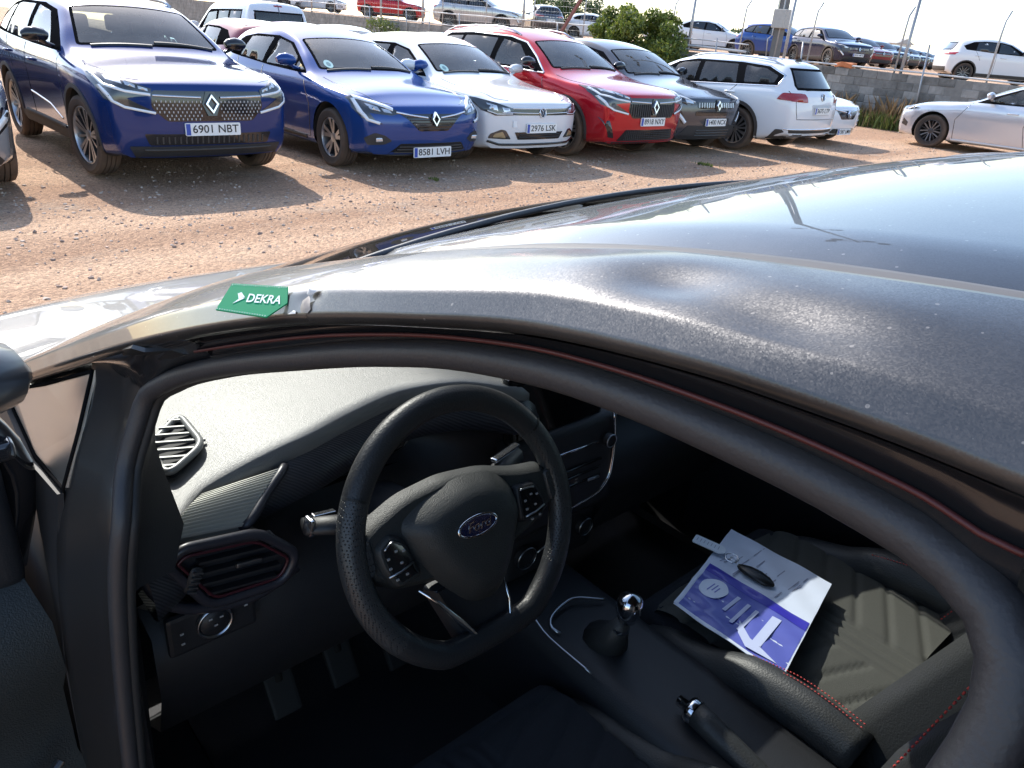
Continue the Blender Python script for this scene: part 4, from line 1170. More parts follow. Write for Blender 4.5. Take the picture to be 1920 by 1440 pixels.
place_car('parked_car', 'suv', P_BLUE, (2.75, 8.25, 0), DOWN + R_(1.5), 'dark blue SUV with studded grille and black mirrors, plate 6901 NBT', 'car', 'nineteen_ten', G1, plate='6901 NBT', mirror_mat=M_BLACK, steer=R_(6))
place_car('parked_car', 'hatch', P_BLUE2, (5.18, 8.0, 0), DOWN + R_(1), 'blue small hatchback with silver five-spoke wheels, plate 8581 LVH', 'car', 'seventeen_five', G1, plate='8581 LVH')
place_car('parked_car', 'polo', P_WHITE, (6.90, 8.05, 0), DOWN + R_(0.5), 'white small hatchback with dark headlights, plate 2976 LSK', 'car', 'seventeen_five', G1, plate='2976 LSK')
place_car('parked_car', 'long', P_RED, (8.83, 7.9, 0), DOWN, 'bright red long SUV with barred black grille, plate 8918 NXY', 'car', 'nineteen_ten', G1, plate='8918 NXY', mirror_mat=M_BLACK)
place_car('parked_car', 'crossover', P_GREY, (10.68, 8.05, 0), DOWN - R_(1), 'slate grey crossover beside the red SUV, plate 1400 NCX', 'car', 'seventeen_dark', G1, plate='1400 NCX', mirror_mat=M_BLACK)
place_car('parked_car', 'estate', P_WHITE, (12.6, 7.65 + 2.79, 0), UPW + R_(2), 'white estate car parked tail-out with black arch trim', 'car', 'eighteen_alltrack', G1, rear_plate='3675 LTP')
place_car('parked_car', 'blade_hatch', P_WHITE, (15.1, 8.05, 0), DOWN, 'white hatchback with black bumper blades beyond the tail-out estate', 'car', 'seventeen_dark', G1, plate='1587 LMN')
place_car('parked_car', 'profile_hatch', P_SILVERW, (18.55, 6.64, 0), UPW, 'silver-white hatchback in side view in front of the block wall', 'car', 'seventeen_dark', G1)
# behind the front row
place_car('parked_car', 'hatch', P_DRED, (6.0, 15.6, 0), UPW, 'dark red hatchback with its tail to us behind the blue SUV', 'car', 'seventeen_dark', G2)
place_car('parked_van', 'van', P_WHITE, (8.6, 21.5, 0), UPW, 'white delivery van with dark rear windows behind the front row', 'van', 'seventeen_dark', G2)
place_car('parked_car', 'hatch', P_SILVERW, (8.2, 17.0, 0), DOWN, 'silver car whose roof shows between the dark red hatchback and the pale red roof', 'car', 'seventeen_dark', G2)
place_car('parked_car', 'hatch', P_RED, (8.05, 14.4, 0), DOWN, 'red car whose bleached roof shows behind the blue hatchback', 'car', 'seventeen_dark', G2)
place_car('parked_car', 'hatch', P_LGREY, (10.4, 16.6, 0), DOWN, 'grey car with its windscreen showing below the wall, left of the weeds', 'car', 'seventeen_dark', G2)
place_car('parked_car', 'hatch', P_WHITE, (13.1, 16.2, 0), DOWN, 'white car whose roof shows behind the red long SUV', 'car', 'seventeen_dark', G2)
place_car('parked_car', 'crossover', P_GREY, (1.15, 14.9, 0), DOWN, 'dark grey car showing its window at the top left corner behind the dark blue SUV', 'car', 'seventeen_dark', G2)
place_car('parked_car', 'suv', P_BLACK, (-1.3, 15.3, 0), DOWN, 'unseen black SUV added behind the pale grey car to block sky reflections', 'car', 'seventeen_dark', G2)  # unseen car, added to keep sky reflections off the blue SUV's flank

# ------------------------------------------------------------------ ground, wall and upper level
def ground_mat():
    m, nt, b = nodes_of('gravel_ground'); N, L = nt.nodes, nt.links
    tc = N.new('ShaderNodeTexCoord')
    def noise(sc, det=6, rough=.6, vec=None):
        n = N.new('ShaderNodeTexNoise'); n.inputs['Scale'].default_value = sc; n.inputs['Detail'].default_value = det; n.inputs['Roughness'].default_value = rough
        L.new(vec or tc.outputs['Object'], n.inputs['Vector']); return n
    def mix(f, a, b_, out=None):
        mx = N.new('ShaderNodeMix'); mx.data_type = 'RGBA'
        for s, v in ((6, a), (7, b_)):
            if isinstance(v, tuple): mx.inputs[s].default_value = (*v, 1)
            else: L.new(v, mx.inputs[s])
        L.new(f, mx.inputs[0]); return mx.outputs[2]
    def rng(src, a, b_, c=0.0, d=1.0):
        r = N.new('ShaderNodeMapRange'); r.inputs[1].default_value = a; r.inputs[2].default_value = b_; r.inputs[3].default_value = c; r.inputs[4].default_value = d; L.new(src, r.inputs[0]); return r.outputs[0]
    mp = N.new('ShaderNodeMapping'); mp.inputs['Scale'].default_value = (.10, 1.0, 1.0); L.new(tc.outputs['Object'], mp.inputs['Vector'])
    big = noise(.75, 4, .55, mp.outputs[0])                       # bands along the lane
    col = mix(rng(big.outputs['Fac'], .42, .58), (.47, .30, .20), (.68, .47, .325))
    grey = noise(.8, 7, .7)
    col = mix(rng(grey.outputs['Fac'], .54, .70), col, (.50, .385, .295))
    v1 = N.new('ShaderNodeTexVoronoi'); v1.inputs['Scale'].default_value = 52; L.new(tc.outputs['Object'], v1.inputs['Vector'])
    sp = N.new('ShaderNodeSeparateXYZ'); L.new(v1.outputs['Color'], sp.inputs[0])
    col2 = N.new('ShaderNodeMix'); col2.data_type = 'RGBA'; col2.blend_type = 'MULTIPLY'; col2.inputs[0].default_value = .85
    gs = mix(sp.outputs['X'], (.66, .64, .64), (1.25, 1.22, 1.18)); L.new(col, col2.inputs[6]); L.new(gs, col2.inputs[7])
    v2 = N.new('ShaderNodeTexVoronoi'); v2.inputs['Scale'].default_value = 190; L.new(tc.outputs['Object'], v2.inputs['Vector'])
    sp2 = N.new('ShaderNodeSeparateXYZ'); L.new(v2.outputs['Color'], sp2.inputs[0])
    col3 = N.new('ShaderNodeMix'); col3.data_type = 'RGBA'; col3.blend_type = 'MULTIPLY'; col3.inputs[0].default_value = .7
    gs2 = mix(sp2.outputs['Y'], (.62, .60, .58), (1.28, 1.24, 1.2)); L.new(col2.outputs[2], col3.inputs[6]); L.new(gs2, col3.inputs[7])
    L.new(col3.outputs[2], b.inputs['Base Color']); b.inputs['Roughness'].default_value = .95; b.inputs['Specular IOR Level'].default_value = .2
    ad = N.new('ShaderNodeMath'); ad.operation = 'MULTIPLY_ADD'; ad.inputs[1].default_value = -1.0; L.new(v1.outputs['Distance'], ad.inputs[0]); fine = noise(160, 4); L.new(fine.outputs['Fac'], ad.inputs[2])
    bp = N.new('ShaderNodeBump'); bp.inputs['Strength'].default_value = .9; bp.inputs['Distance'].default_value = .02; L.new(ad.outputs[0], bp.inputs['Height']); L.new(bp.outputs['Normal'], b.inputs['Normal'])
    return m
M_GROUND = ground_mat()
def hgt(x, y):
    """gentle unevenness and wheel ruts along the lane"""
    return .012 * math.sin(x * .9 + y * .4) * math.sin(y * 1.1 - x * .25) + .010 * math.sin(y * 3.3 + .4 * math.sin(x * .6)) * math.exp(-((y - 4.6) / 1.6)**2) - .012
xs = list(np.arange(-12, 21.61, .28)); ys = list(np.arange(-6, 26, .28))
xs = [-120, -60, -30, -18] + xs[:-1] + [21.62]; ys = [-120, -60, -25, -12] + ys + [30, 40, 60, 100, 200]
vs = [(x, y, hgt(x, y)) for y in ys for x in xs]; nx = len(xs)
fs = [(j * nx + i, j * nx + i + 1, (j + 1) * nx + i + 1, (j + 1) * nx + i) for j in range(len(ys) - 1) for i in range(nx - 1)]
g = new_obj('ground', mesh_from(vs, fs, M_GROUND, 'ground', True)); g['kind'] = 'structure'; g['label'] = 'brown gravel ground of the car park'
# loose stones
def stones(n, seed, area, smin, smax, nm, mats_):
    rg = np.random.default_rng(seed)
    base = bmesh.new(); bmesh.ops.create_icosphere(base, subdivisions=1, radius=1.0); bv = np.array([v.co[:] for v in base.verts]); bf = np.array([[v.index for v in f.verts] for f in base.faces]); base.free()
    V, F, Mi = [], [], []
    for k in range(n):
        x, y = area(rg); s = smin * (smax / smin)**(rg.random()**2.2)
        d = bv * (1 + .28 * rg.standard_normal((len(bv), 1))) * np.array([1, .6 + .5 * rg.random(), .45 + .3 * rg.random()]) * s
        a = rg.random() * 6.28; c, s_ = math.cos(a), math.sin(a)
        d = np.stack([d[:, 0] * c - d[:, 1] * s_, d[:, 0] * s_ + d[:, 1] * c, d[:, 2]], 1) + [x, y, hgt(x, y) + s * .18]
        F.append(bf + len(V) * len(bv)); V.append(d); Mi += [int(rg.integers(0, len(mats_)))] * len(bf)
    o = new_obj(nm, mesh_from(np.concatenate(V), np.concatenate(F).tolist(), mats_, nm, False, Mi))
    tag(o, 'loose brown and grey stones scattered over the gravel', 'gravel', kind='stuff')
    return o
ST = [mat('stone_brown', (.46, .33, .26), rough=.9, var=.3, vscale=9), mat('stone_tan', (.52, .41, .33), rough=.9, var=.3, vscale=9), mat('stone_grey', (.50, .39, .31), rough=.9, var=.3, vscale=9), mat('stone_dark', (.25, .18, .145), rough=.9, var=.3, vscale=9)]
def lane(rg):
    while True:
        x, y = rg.uniform(-1, 21), rg.uniform(1.5, 9.5)
        w = .35 + .65 * math.exp(-((y - 6.4) / .9)**2) + .5 * math.exp(-((y - 3.0) / .8)**2)
        if rg.random() < w * (1.0 if x < 9 else .6): return x, y
stones(17000, 5, lane, .004, .019, 'gravel_stones', ST)

def zu(x, y): return .95 + .02 * min(max(y, -20), 55) - .004 * min(max(0, x - 30), 120)
def zt(y): return 1.20 + .0155 * y
xs = [21.75, 24, 28, 34, 42, 55, 75, 110, 160, 300, 700]; ys = [-200, -60, -20, 0, 10, 20, 30, 40, 50, 60, 90, 150, 300, 700]
nx = len(xs)
g2 = new_obj('upper_ground', mesh_from([(x, y, zu(x, y)) for y in ys for x in xs], [(j * nx + i, j * nx + i + 1, (j + 1) * nx + i + 1, (j + 1) * nx + i) for j in range(len(ys) - 1) for i in range(nx - 1)], M_GROUND)); g2['kind'] = 'structure'; g2['label'] = 'raised gravel ground behind the block wall'
# concrete block wall
def block_mat():
    m, nt, b = nodes_of('concrete_block'); N, L = nt.nodes, nt.links
    oi = N.new('ShaderNodeObjectInfo'); tc = N.new('ShaderNodeTexCoord')
    cb = N.new('ShaderNodeVectorMath'); L.new(tc.outputs['Object'], cb.inputs[0]); L.new(oi.outputs['Location'], cb.inputs[1])
    n1 = N.new('ShaderNodeTexNoise'); n1.inputs['Scale'].default_value = 3.0; n1.inputs['Detail'].default_value = 8; n1.inputs['Roughness'].default_value = .7; L.new(cb.outputs[0], n1.inputs['Vector'])
    n2 = N.new('ShaderNodeTexNoise'); n2.inputs['Scale'].default_value = 60; n2.inputs['Detail'].default_value = 5; L.new(cb.outputs[0], n2.inputs['Vector'])
    r = N.new('ShaderNodeMapRange'); r.inputs[3].default_value = -.22; r.inputs[4].default_value = .22; L.new(oi.outputs['Random'], r.inputs[0])
    ad = N.new('ShaderNodeMath'); L.new(n1.outputs['Fac'], ad.inputs[0]); L.new(r.outputs[0], ad.inputs[1])
    ra = N.new('ShaderNodeValToRGB'); e = ra.color_ramp.elements; e[0].position = .22; e[0].color = (.11, .104, .096, 1); e[1].position = .80; e[1].color = (.36, .34, .315, 1); x = e.new(.5); x.color = (.22, .21, .195, 1)
    L.new(ad.outputs[0], ra.inputs[0]); L.new(ra.outputs[0], b.inputs['Base Color']); b.inputs['Roughness'].default_value = .95
    bp = N.new('ShaderNodeBump'); bp.inputs['Strength'].default_value = .5; bp.inputs['Distance'].default_value = .01; L.new(n2.outputs['Fac'], bp.inputs['Height']); L.new(bp.outputs['Normal'], b.inputs['Normal'])
    return m
M_BLOCK = block_mat()
wall = empty('block_wall', (21.6, 7.65, 0)); tag(wall, 'grey concrete block retaining wall carrying the upper car park', 'wall')
variants = []
rg = random.Random(4)
for k in range(4):
    bm = bmesh.new(); bm_box(bm, (0, 0, 0), (.19, .388, .188), bevel=.008, seg=1)
    for v in bm.verts: v.co += Vector((rg.uniform(-.003, .003), rg.uniform(-.002, .002), rg.uniform(-.002, .002)))
    variants.append(bm_mesh(bm, M_BLOCK, 'block'))
def wall_block(x, y, z, k): return new_obj('block', variants[k], wall, (x - 21.6, y - 7.65, z))
cnt = 0
bm_rest = bmesh.new()
for row_ in range(8):
    off = .2 if row_ % 2 else 0
    for c_ in range(-30, 175):
        y = c_ * .4 + off
        z = zt(y) - .1 - row_ * .2
        if abs(y - 7.65) < .23: continue
        x = 21.6 + rg.uniform(-.006, .006)
        if 5.6 < y < 20.6 and row_ < 7: wall_block(x, y, z, rg.randrange(4)); cnt += 1
        elif z > -.15: bm_box(bm_rest, (x - 21.6, y - 7.65, z), (.19, .388, .188))
o = new_obj('block_courses', bm_mesh(bm_rest, M_BLOCK), wall); o['kind'] = 'stuff'
ys = [-12, 45]
bm = bmesh.new()
for a_, b_ in ((-12, 70),):
    vsb = [bm.verts.new((dx, y - 7.65, z)) for y in (a_, b_) for dx, z in ((-.085, -.1), (.10, -.1), (.10, zt(y) - .01), (-.085, zt(y) - .01))]
    for q_ in ((0, 1, 2, 3), (7, 6, 5, 4), (0, 4, 5, 1), (1, 5, 6, 2), (2, 6, 7, 3), (3, 7, 4, 0)): bm.faces.new([vsb[i] for i in q_])
new_obj('mortar', bm_mesh(bm, mat('mortar_grey', (.20, .19, .175), rough=.95, var=.25, vscale=12)), wall)

# boundary fence: bent-top posts, plain posts, rails, wire
M_GALV = mat('galvanised_steel', (.36, .36, .37), rough=.45, metal=.5, var=.2, vscale=10)
M_RAIL = mat('pale_pipe', (.52, .51, .50), rough=.5, var=.2, vscale=4)
fence = empty('boundary_fence', (21.6, 12, 0)); tag(fence, 'galvanised post and rail fence with bent tops along the block wall', 'fence')
def post(y, h, r=.024, bent=True, x=21.6, z0=None, lean=0.0, m_=M_GALV):
    z0 = zt(y) - .3 if z0 is None else z0
    p = [(x - 21.6, y - 12, z0), (x - 21.6, y - 12 + lean * .8, zt(y) + h * .8)]
    if bent: p += [(x - 21.6 + .02, y - 12 + lean, zt(y) + h), (x - 21.6 + .22, y - 12 + lean, zt(y) + h + .22)]
    else: p[-1] = (x - 21.6, y - 12 + lean, zt(y) + h)
    bm = bmesh.new(); bm_tube(bm, p, r, 8); return new_obj('fence_post', bm_mesh(bm, m_, smooth=True), fence)
for y in (7.15, 9.42, 11.95, 14.25, 16.9, 20.9, 23.6, 26.5, 29.5, 33.0, 36.0, 39.0): post(y, 1.35)
for y, h, r in ((9.25, 1.75, .042), (12.7, 2.1, .045), (16.15, 2.1, .045), (24.2, 2.2, .05), (31.0, 2.1, .055), (34.5, 2.1, .05), (41.5, 2.0, .05)): post(y, h, r, False)
for y, h, z0 in ((8.55, .72, -.05), (12.0, .55, .9), (14.9, .45, .9), (22.0, .5, 1.0), (28.0, .55, 1.0), (30.2, .5, 1.0), (32.0, .5, 1.0), (35.2, .5, 1.2)): post(y, h, .022, False, x=21.44, z0=z0, lean=.10)
def rail(y0, y1, dz, r, m_=M_RAIL, x=21.52):
    bm = bmesh.new(); bm_tube(bm, [(x - 21.6, y - 12, zt(y) + dz + .012 * math.sin(y * 1.7)) for y in np.linspace(y0, y1, 20)], r, 8); new_obj('fence_rail', bm_mesh(bm, m_, smooth=True), fence)
rail(-4, 44, .055, .022); rail(17, 44, .50, .024); rail(13.9, 17.2, .36, .018); rail(13.95, 16.2, .16, .035)
bm = bmesh.new()
for k in range(150):
    y = 20 + k * .16; bm_tube(bm, [(.06, y - 12, zt(y) + .05), (.06, y - 12, zt(y) + 1.45)], .0022, 3, caps=False)
for k in range(8): bm_tube(bm, [(.062, 8, zt(20) + .1 + k * .19), (.062, 32, zt(44) + .1 + k * .19)], .0022, 3, caps=False)
o = new_obj('wire_mesh', bm_mesh(bm, M_GALV), fence); o['kind'] = 'stuff'

# utility pole with switch box, lamp arms
pole = empty('utility_pole', (22.15, 13.35, zu(22, 13.35))); tag(pole, 'tall grey concrete utility pole with a mesh box behind the wall', 'pole')
bm = bmesh.new(); PH = 12.5
for (w0, w1, z0, z1) in ((.13, .065, 0, PH),):
    a = [bm.verts.new((sx * w0, sy * w0 * .8, z0)) for sx, sy in ((-1, -1), (1, -1), (1, 1), (-1, 1))]; b_ = [bm.verts.new((sx * w1, sy * w1 * .8, z1)) for sx, sy in ((-1, -1), (1, -1), (1, 1), (-1, 1))]
    for i in range(4): bm.faces.new((a[i], a[(i + 1) % 4], b_[(i + 1) % 4], b_[i]))
    bm.faces.new(b_)
new_obj('shaft', bm_mesh(bm, mat('pole_concrete', (.15, .145, .14), rough=.9, var=.25, vscale=5)), pole)
bm = bmesh.new(); bm_box(bm, (-.10, -.10, 1.30), (.46, .42, .50), bevel=.02)
bx_ = new_obj('switch_box', bm_mesh(bm, mat('box_grey', (.38, .37, .35), rough=.7, var=.2, vscale=20)), pole)
bm = bmesh.new(); bm_tube(bm, [(-.20, -.12, -.1), (-.19, -.12, 1.6), (-.15, -.1, 4.0)], .022, 6); bm_tube(bm, [(-.18, .16, .2), (-.18, .22, .75), (-.14, .12, .85), (-.14, .1, 3)], .02, 6); new_obj('conduit', bm_mesh(bm, M_GALV), pole)
for zz, L_ in ((7.2, 1.0), (12.2, 1.3), (11.7, .9)):
    bm = bmesh.new(); bm_box(bm, (0, 0, zz), (.08, L_ * 2, .10)); new_obj('cross_arm', bm_mesh(bm, M_GALV), pole)
for zz, yy in ((7.3, -.85), (7.3, .75), (12.35, -1.15), (12.35, 1.1), (11.85, -.7), (11.85, .65)):
    bm = bmesh.new(); bm_box(bm, (-.15, yy, zz), (.38, .42, .16), rot=Matrix.Rotation(R_(25), 4, 'Y'), bevel=.02); new_obj('floodlight', bm_mesh(bm, M_PLAST), pole)
beam = empty('leaning_beam', (21.45, 22.2, 1.3)); tag(beam, 'rust-red steel beam leaning up behind the silver upper-level car', 'beam')
bm = bmesh.new(); bm_box(bm, (.0, 0, 0), (.09, .09, 4.0), rot=Matrix.Rotation(R_(38), 4, 'X')); me = bm_mesh(bm, mat('rust_red_steel', (.22, .09, .08), rough=.8, var=.3, vscale=6)); me.transform(Matrix.Translation((0, -1.15, 1.5))); new_obj('shaft', me, beam)
bm = bmesh.new(); bm_prism(bm, round_poly([(-.25, -.1), (.3, -.12), (.34, .05), (.1, .16), (-.2, .12)], .05), 0, .10); 
for v in bm.verts: v.co.z += .03 * math.sin(v.co.x * 13 + v.co.y * 9)
rag = new_obj('orange_rag', bm_mesh(bm, mat('orange_cloth', (.50, .17, .07), rough=.9, var=.3, vscale=14)), None, (21.6, 10.75, zt(10.75) + .02), (0, 0, PI / 2)); tag(rag, 'crumpled orange cloth lying on top of the block wall', 'cloth')

# ------------------------------------------------------------------ plants
def leaf_mat(nm, c1, c2):
    m, nt, b = nodes_of(nm); N, L = nt.nodes, nt.links
    g = N.new('ShaderNodeNewGeometry'); mx = N.new('ShaderNodeMix'); mx.data_type = 'RGBA'; mx.inputs[6].default_value = (*c1, 1); mx.inputs[7].default_value = (*c2, 1); L.new(g.outputs['Random Per Island'], mx.inputs[0])
    L.new(mx.outputs[2], b.inputs['Base Color']); b.inputs['Roughness'].default_value = .55
    tr = N.new('ShaderNodeBsdfTranslucent'); L.new(mx.outputs[2], tr.inputs[0]); ms = N.new('ShaderNodeMixShader'); ms.inputs[0].default_value = .35
    L.new(b.outputs[0], ms.inputs[1]); L.new(tr.outputs[0], ms.inputs[2]); L.new(ms.outputs[0], N['Material Output'].inputs['Surface'])
    return m
M_LEAF = leaf_mat('bush_leaf', (.045, .085, .014), (.20, .23, .04)); M_LEAF2 = leaf_mat('tree_leaf', (.02, .05, .012), (.07, .12, .03)); M_DRY = leaf_mat('dry_grass', (.30, .20, .10), (.14, .10, .05)); M_GRN = leaf_mat('weed_green', (.06, .10, .02), (.17, .19, .05))
M_BARK = mat('bark_brown', (.09, .065, .045), rough=.95, var=.3)
def leaves(clumps, n, size, seed, m_):
    rg = np.random.default_rng(seed); V = []; F = []
    tot = sum(c[3] for c in clumps)
    for cx, cy, cz, r in clumps:
        for _ in range(int(n * r / tot)):
            d = rg.standard_normal(3); d /= np.linalg.norm(d); rad = r * rg.random()**.45
            p = np.array([cx, cy, cz]) + d * rad * np.array([1, 1, .9])
            a = rg.standard_normal(3); a /= np.linalg.norm(a); b = np.cross(a, rg.standard_normal(3)); b /= np.linalg.norm(b)
            s = size * (.6 + .8 * rg.random()); k = len(V)
            V += [p - a * s, p + b * s * .42, p + a * s, p - b * s * .42]; F.append((k, k + 1, k + 2, k + 3))
    return mesh_from(V, F, m_)
def bush(nm, loc, w, d, h, n, size, seed, label, cat, m_, stems=7):
    root = empty(nm, loc); tag(root, label, cat)
    rg = np.random.default_rng(seed); cl = []
    for k in range(80):
        a = rg.random() * 6.28; t = rg.random(); rr = math.sqrt(rg.random()) * (.45 + .75 * math.sin(PI * (.12 + .80 * t)))
        cl.append((math.cos(a) * rr * d / 2, math.sin(a) * rr * w / 2, h * (.08 + .88 * t), .19 * h * (.6 + .8 * rg.random()) * (1.15 - .5 * t)))
    new_obj('crown', leaves(cl, n, size, seed, m_), root)
    bm = bmesh.new()
    for k in range(stems):
        c = cl[k * 3 % len(cl)]; bm_tube(bm, [(c[0] * .1, c[1] * .1, -.05), (c[0] * .4, c[1] * .4, c[2] * .5), (c[0], c[1], c[2])], [.03, .02, .006], 6)
    new_obj('trunk', bm_mesh(bm, M_BARK, smooth=True), root)
    return root
bush('bush', (20.75, 17.7, 0), 3.5, 2.0, 2.55, 34000, .065, 11, 'large green bush growing against the block wall', 'bush', M_LEAF)
bush('roadside_shrub', (20.9, 33.5, 0), 2.6, 1.0, 1.75, 2200, .06, 12, 'low yellow-green shrub at the foot of the wall, left', 'shrub', M_GRN, 4)
bush('far_tree', (62, 62, zu(62, 55)), 7.0, 7.0, 4.6, 9000, .16, 13, 'round green tree far behind the upper-level cars', 'tree', M_LEAF2)
bush('far_tree', (95, 62, zu(95, 55)), 6.0, 5.0, 2.7, 3000, .16, 14, 'small distant tree behind the blue upper-level car', 'tree', M_LEAF2)
def blades(nm, spots, m_, label, cat, seed):
    rg = np.random.default_rng(seed); V = []; F = []
    for x, y, h, n, sp in spots:
        for _ in range(n):
            px, py = x + rg.normal(0, sp * .5), y + rg.normal(0, sp); a = rg.random() * 6.28; hh = h * (.4 + .7 * rg.random()); l = hh * rg.normal(0, .35); k = len(V); w = .008 + .006 * rg.random()
            dx, dy = math.cos(a), math.sin(a)
            V += [(px - dy * w, py + dx * w, 0), (px + dy * w, py - dx * w, 0), (px + dx * l * .4 + dy * w * .7, py + dy * l * .4 - dx * w * .7, hh * .6), (px + dx * l, py + dy * l, hh), (px + dx * l * .4 - dy * w * .7, py + dy * l * .4 + dx * w * .7, hh * .6)]
            F.append((k, k + 1, k + 2, k + 3, k + 4))
    o = new_obj(nm, mesh_from(V, F, m_)); tag(o, label, cat, kind='stuff'); return o
blades('dry_weeds', [(21.2, y, .55 + .25 * math.sin(y * 3), 260, .45) for y in (8.9, 9.5, 10.1, 10.8, 11.5)] + [(21.25, y, .35, 120, .5) for y in (7.0, 12.5, 13.5, 14.5, 22, 24, 26)], M_DRY, 'dry brown weeds along the foot of the wall', 'weeds', 21)
blades('green_weeds', [(20.9, y, .42, 150, .35) for y in (8.6, 9.1, 9.7, 10.3)] + [(9.6, 6.55, .05, 60, .08), (12.4, 5.2, .06, 60, .12), (5.0, 6.9, .03, 30, .05)], M_GRN, 'green weeds at the foot of the wall and in the gravel', 'weeds', 22)
# far white shed
fb_ = empty('far_building', (120, 58, zu(120, 55) - .5)); tag(fb_, 'low white building on the horizon behind the upper row of cars', 'building')
bm = bmesh.new(); bm_box(bm, (0, 0, 1.6), (5, 12, 3.2)); new_obj('wall', bm_mesh(bm, mat('render_white', (.62, .62, .62), rough=.9)), fb_)
bm = bmesh.new(); bm_prism(bm, [(-3, 3.2), (3, 3.2), (0, 3.9)], -6.3, 6.3, Matrix.Rotation(PI / 2, 4, 'X')); new_obj('roof', bm_mesh(bm, mat('roof_pale', (.42, .40, .38), rough=.9)), fb_)
for k in range(4):
    bm = bmesh.new(); bm_box(bm, (-2.52, -4.2 + k * 2.8, 1.9), (.1, 1.2, 1.0)); new_obj('window', bm_mesh(bm, M_FARGLASS), fb_)

# ------------------------------------------------------------------ cars on the upper level
def up(key, pm, x, y, ang, label, wheel='seventeen_dark', **kw):
    """x, y = front axle; ang = heading in degrees from +X"""
    return place_car('parked_car', key, pm, (x, y, zu(x, y)), R_(ang), label, 'car', wheel, G3, **kw)
up('far_hatch', P_WHITE, 28.76, 51.96, -45, 'white upper-level car in side view left of the red one')
up('far_crossover', P_WHITE, 25.6, 52.6, -40, 'white upper-level car at the far left end of the fence')
up('far_crossover', P_RED, 29.51, 43.54, -44, 'red crossover on the upper level behind the fence', mirror_mat=M_BLACK)
up('far_suv', P_SILVER, 26.6, 31.1, -54, 'silver SUV on the upper level behind the fence', plate='4207 MHK')
up('far_crossover', P_GREY, 34.6, 37.6, 62, 'dark grey car with its tail to us right of the silver SUV', rear_plate='9312 LWF')
up('far_hatch', P_WHITE, 37.2, 33.0, -58, 'white car half hidden behind the bush, left side')
up('far_crossover', P_WHITE, 37.4, 24.9, -62, 'white crossover on the upper level right of the bush', mirror_mat=M_BLACK)
up('far_hatch', P_WHITE, 41.5, 30.5, -60, 'white car peeping out between bush and white crossover')
up('far_suv', P_BLUE2, 35.9, 20.0, -90, 'mid blue SUV on the upper level behind the utility pole', mirror_mat=M_BLACK)
up('far_suv', P_NAVY, 34.4, 17.3, -118, 'black-blue SUV on the upper level right of the pole', plate='0836 MTB')
for k, (pm, lab) in enumerate(((P_NAVY, 'navy car just right of the black-blue SUV'), (P_DRED, 'dark red car in the shrinking upper row'), (P_NAVY, 'navy car right of the dark red one in the upper row'), (P_GREY, 'slate car between navy cars in the upper row'), (P_NAVY, 'navy car at the foot of the thick leaning post'), (P_GREY, 'grey car right of the thick leaning post'), (P_BLACK, 'black car near the far end of the upper row'), (P_SILVER, 'silver car at the far end of the upper row'))):
    up('far_crossover' if k % 2 else 'far_suv', pm, *((40.6, 20.2), (46.3, 21.6), (53.5, 23.8), (60.8, 26.0), (68.1, 28.3), (75.4, 30.5), (83.8, 33.2), (94.6, 36.7))[k], -118, lab)
up('far_crossover', P_WHITE, 35.5, 10.4, -50, 'white crossover alone on the upper level at the right', wheel='eighteen_dark', mirror_mat=M_BLACK)
# neighbour of the foreground car
place_car('parked_car', 'hatch', P_SILVERW, (7.7, 2.15, 0), UPW, 'silver car whose bonnet and windscreen show beyond the dark roof', 'car', 'seventeen_dark', G1)

# ------------------------------------------------------------------ the foreground car, driver's door open
XC = 0.86                                   # centre line; the car points along +Y
def grid_mesh(rows, m, name='m', smooth=True, closed_u=False):
    nv = len(rows[0]); vs = [tuple(p) for r in rows for p in r]; fs = []
    for i in range(len(rows) - 1):
        for j in range(nv - 1 + (1 if closed_u else 0)):
            a, b = i * nv + j, i * nv + (j + 1) % nv
            fs.append((a, b, b + nv, a + nv))
    return mesh_from(vs, fs, m, name, smooth)

def solid(me, t):
    """give a sheet a thickness towards its back"""
    bm = bmesh.new(); bm.from_mesh(me); bm.normal_update()
    lo = {v: bm.verts.new(v.co - v.normal * t) for v in list(bm.verts)}
    be = [e for e in bm.edges if len(e.link_faces) == 1]
    for f in list(bm.faces):
        nf = bm.faces.new([lo[v] for v in reversed(f.verts)]); nf.smooth = f.smooth; nf.material_index = f.material_index
    for e in be:
        a, b = e.verts
        bm.faces.new((a, b, lo[b], lo[a])); e.smooth = False
    bmesh.ops.recalc_face_normals(bm, faces=bm.faces[:]) if False else None
    bm.to_mesh(me); bm.free(); me.update()
    return me

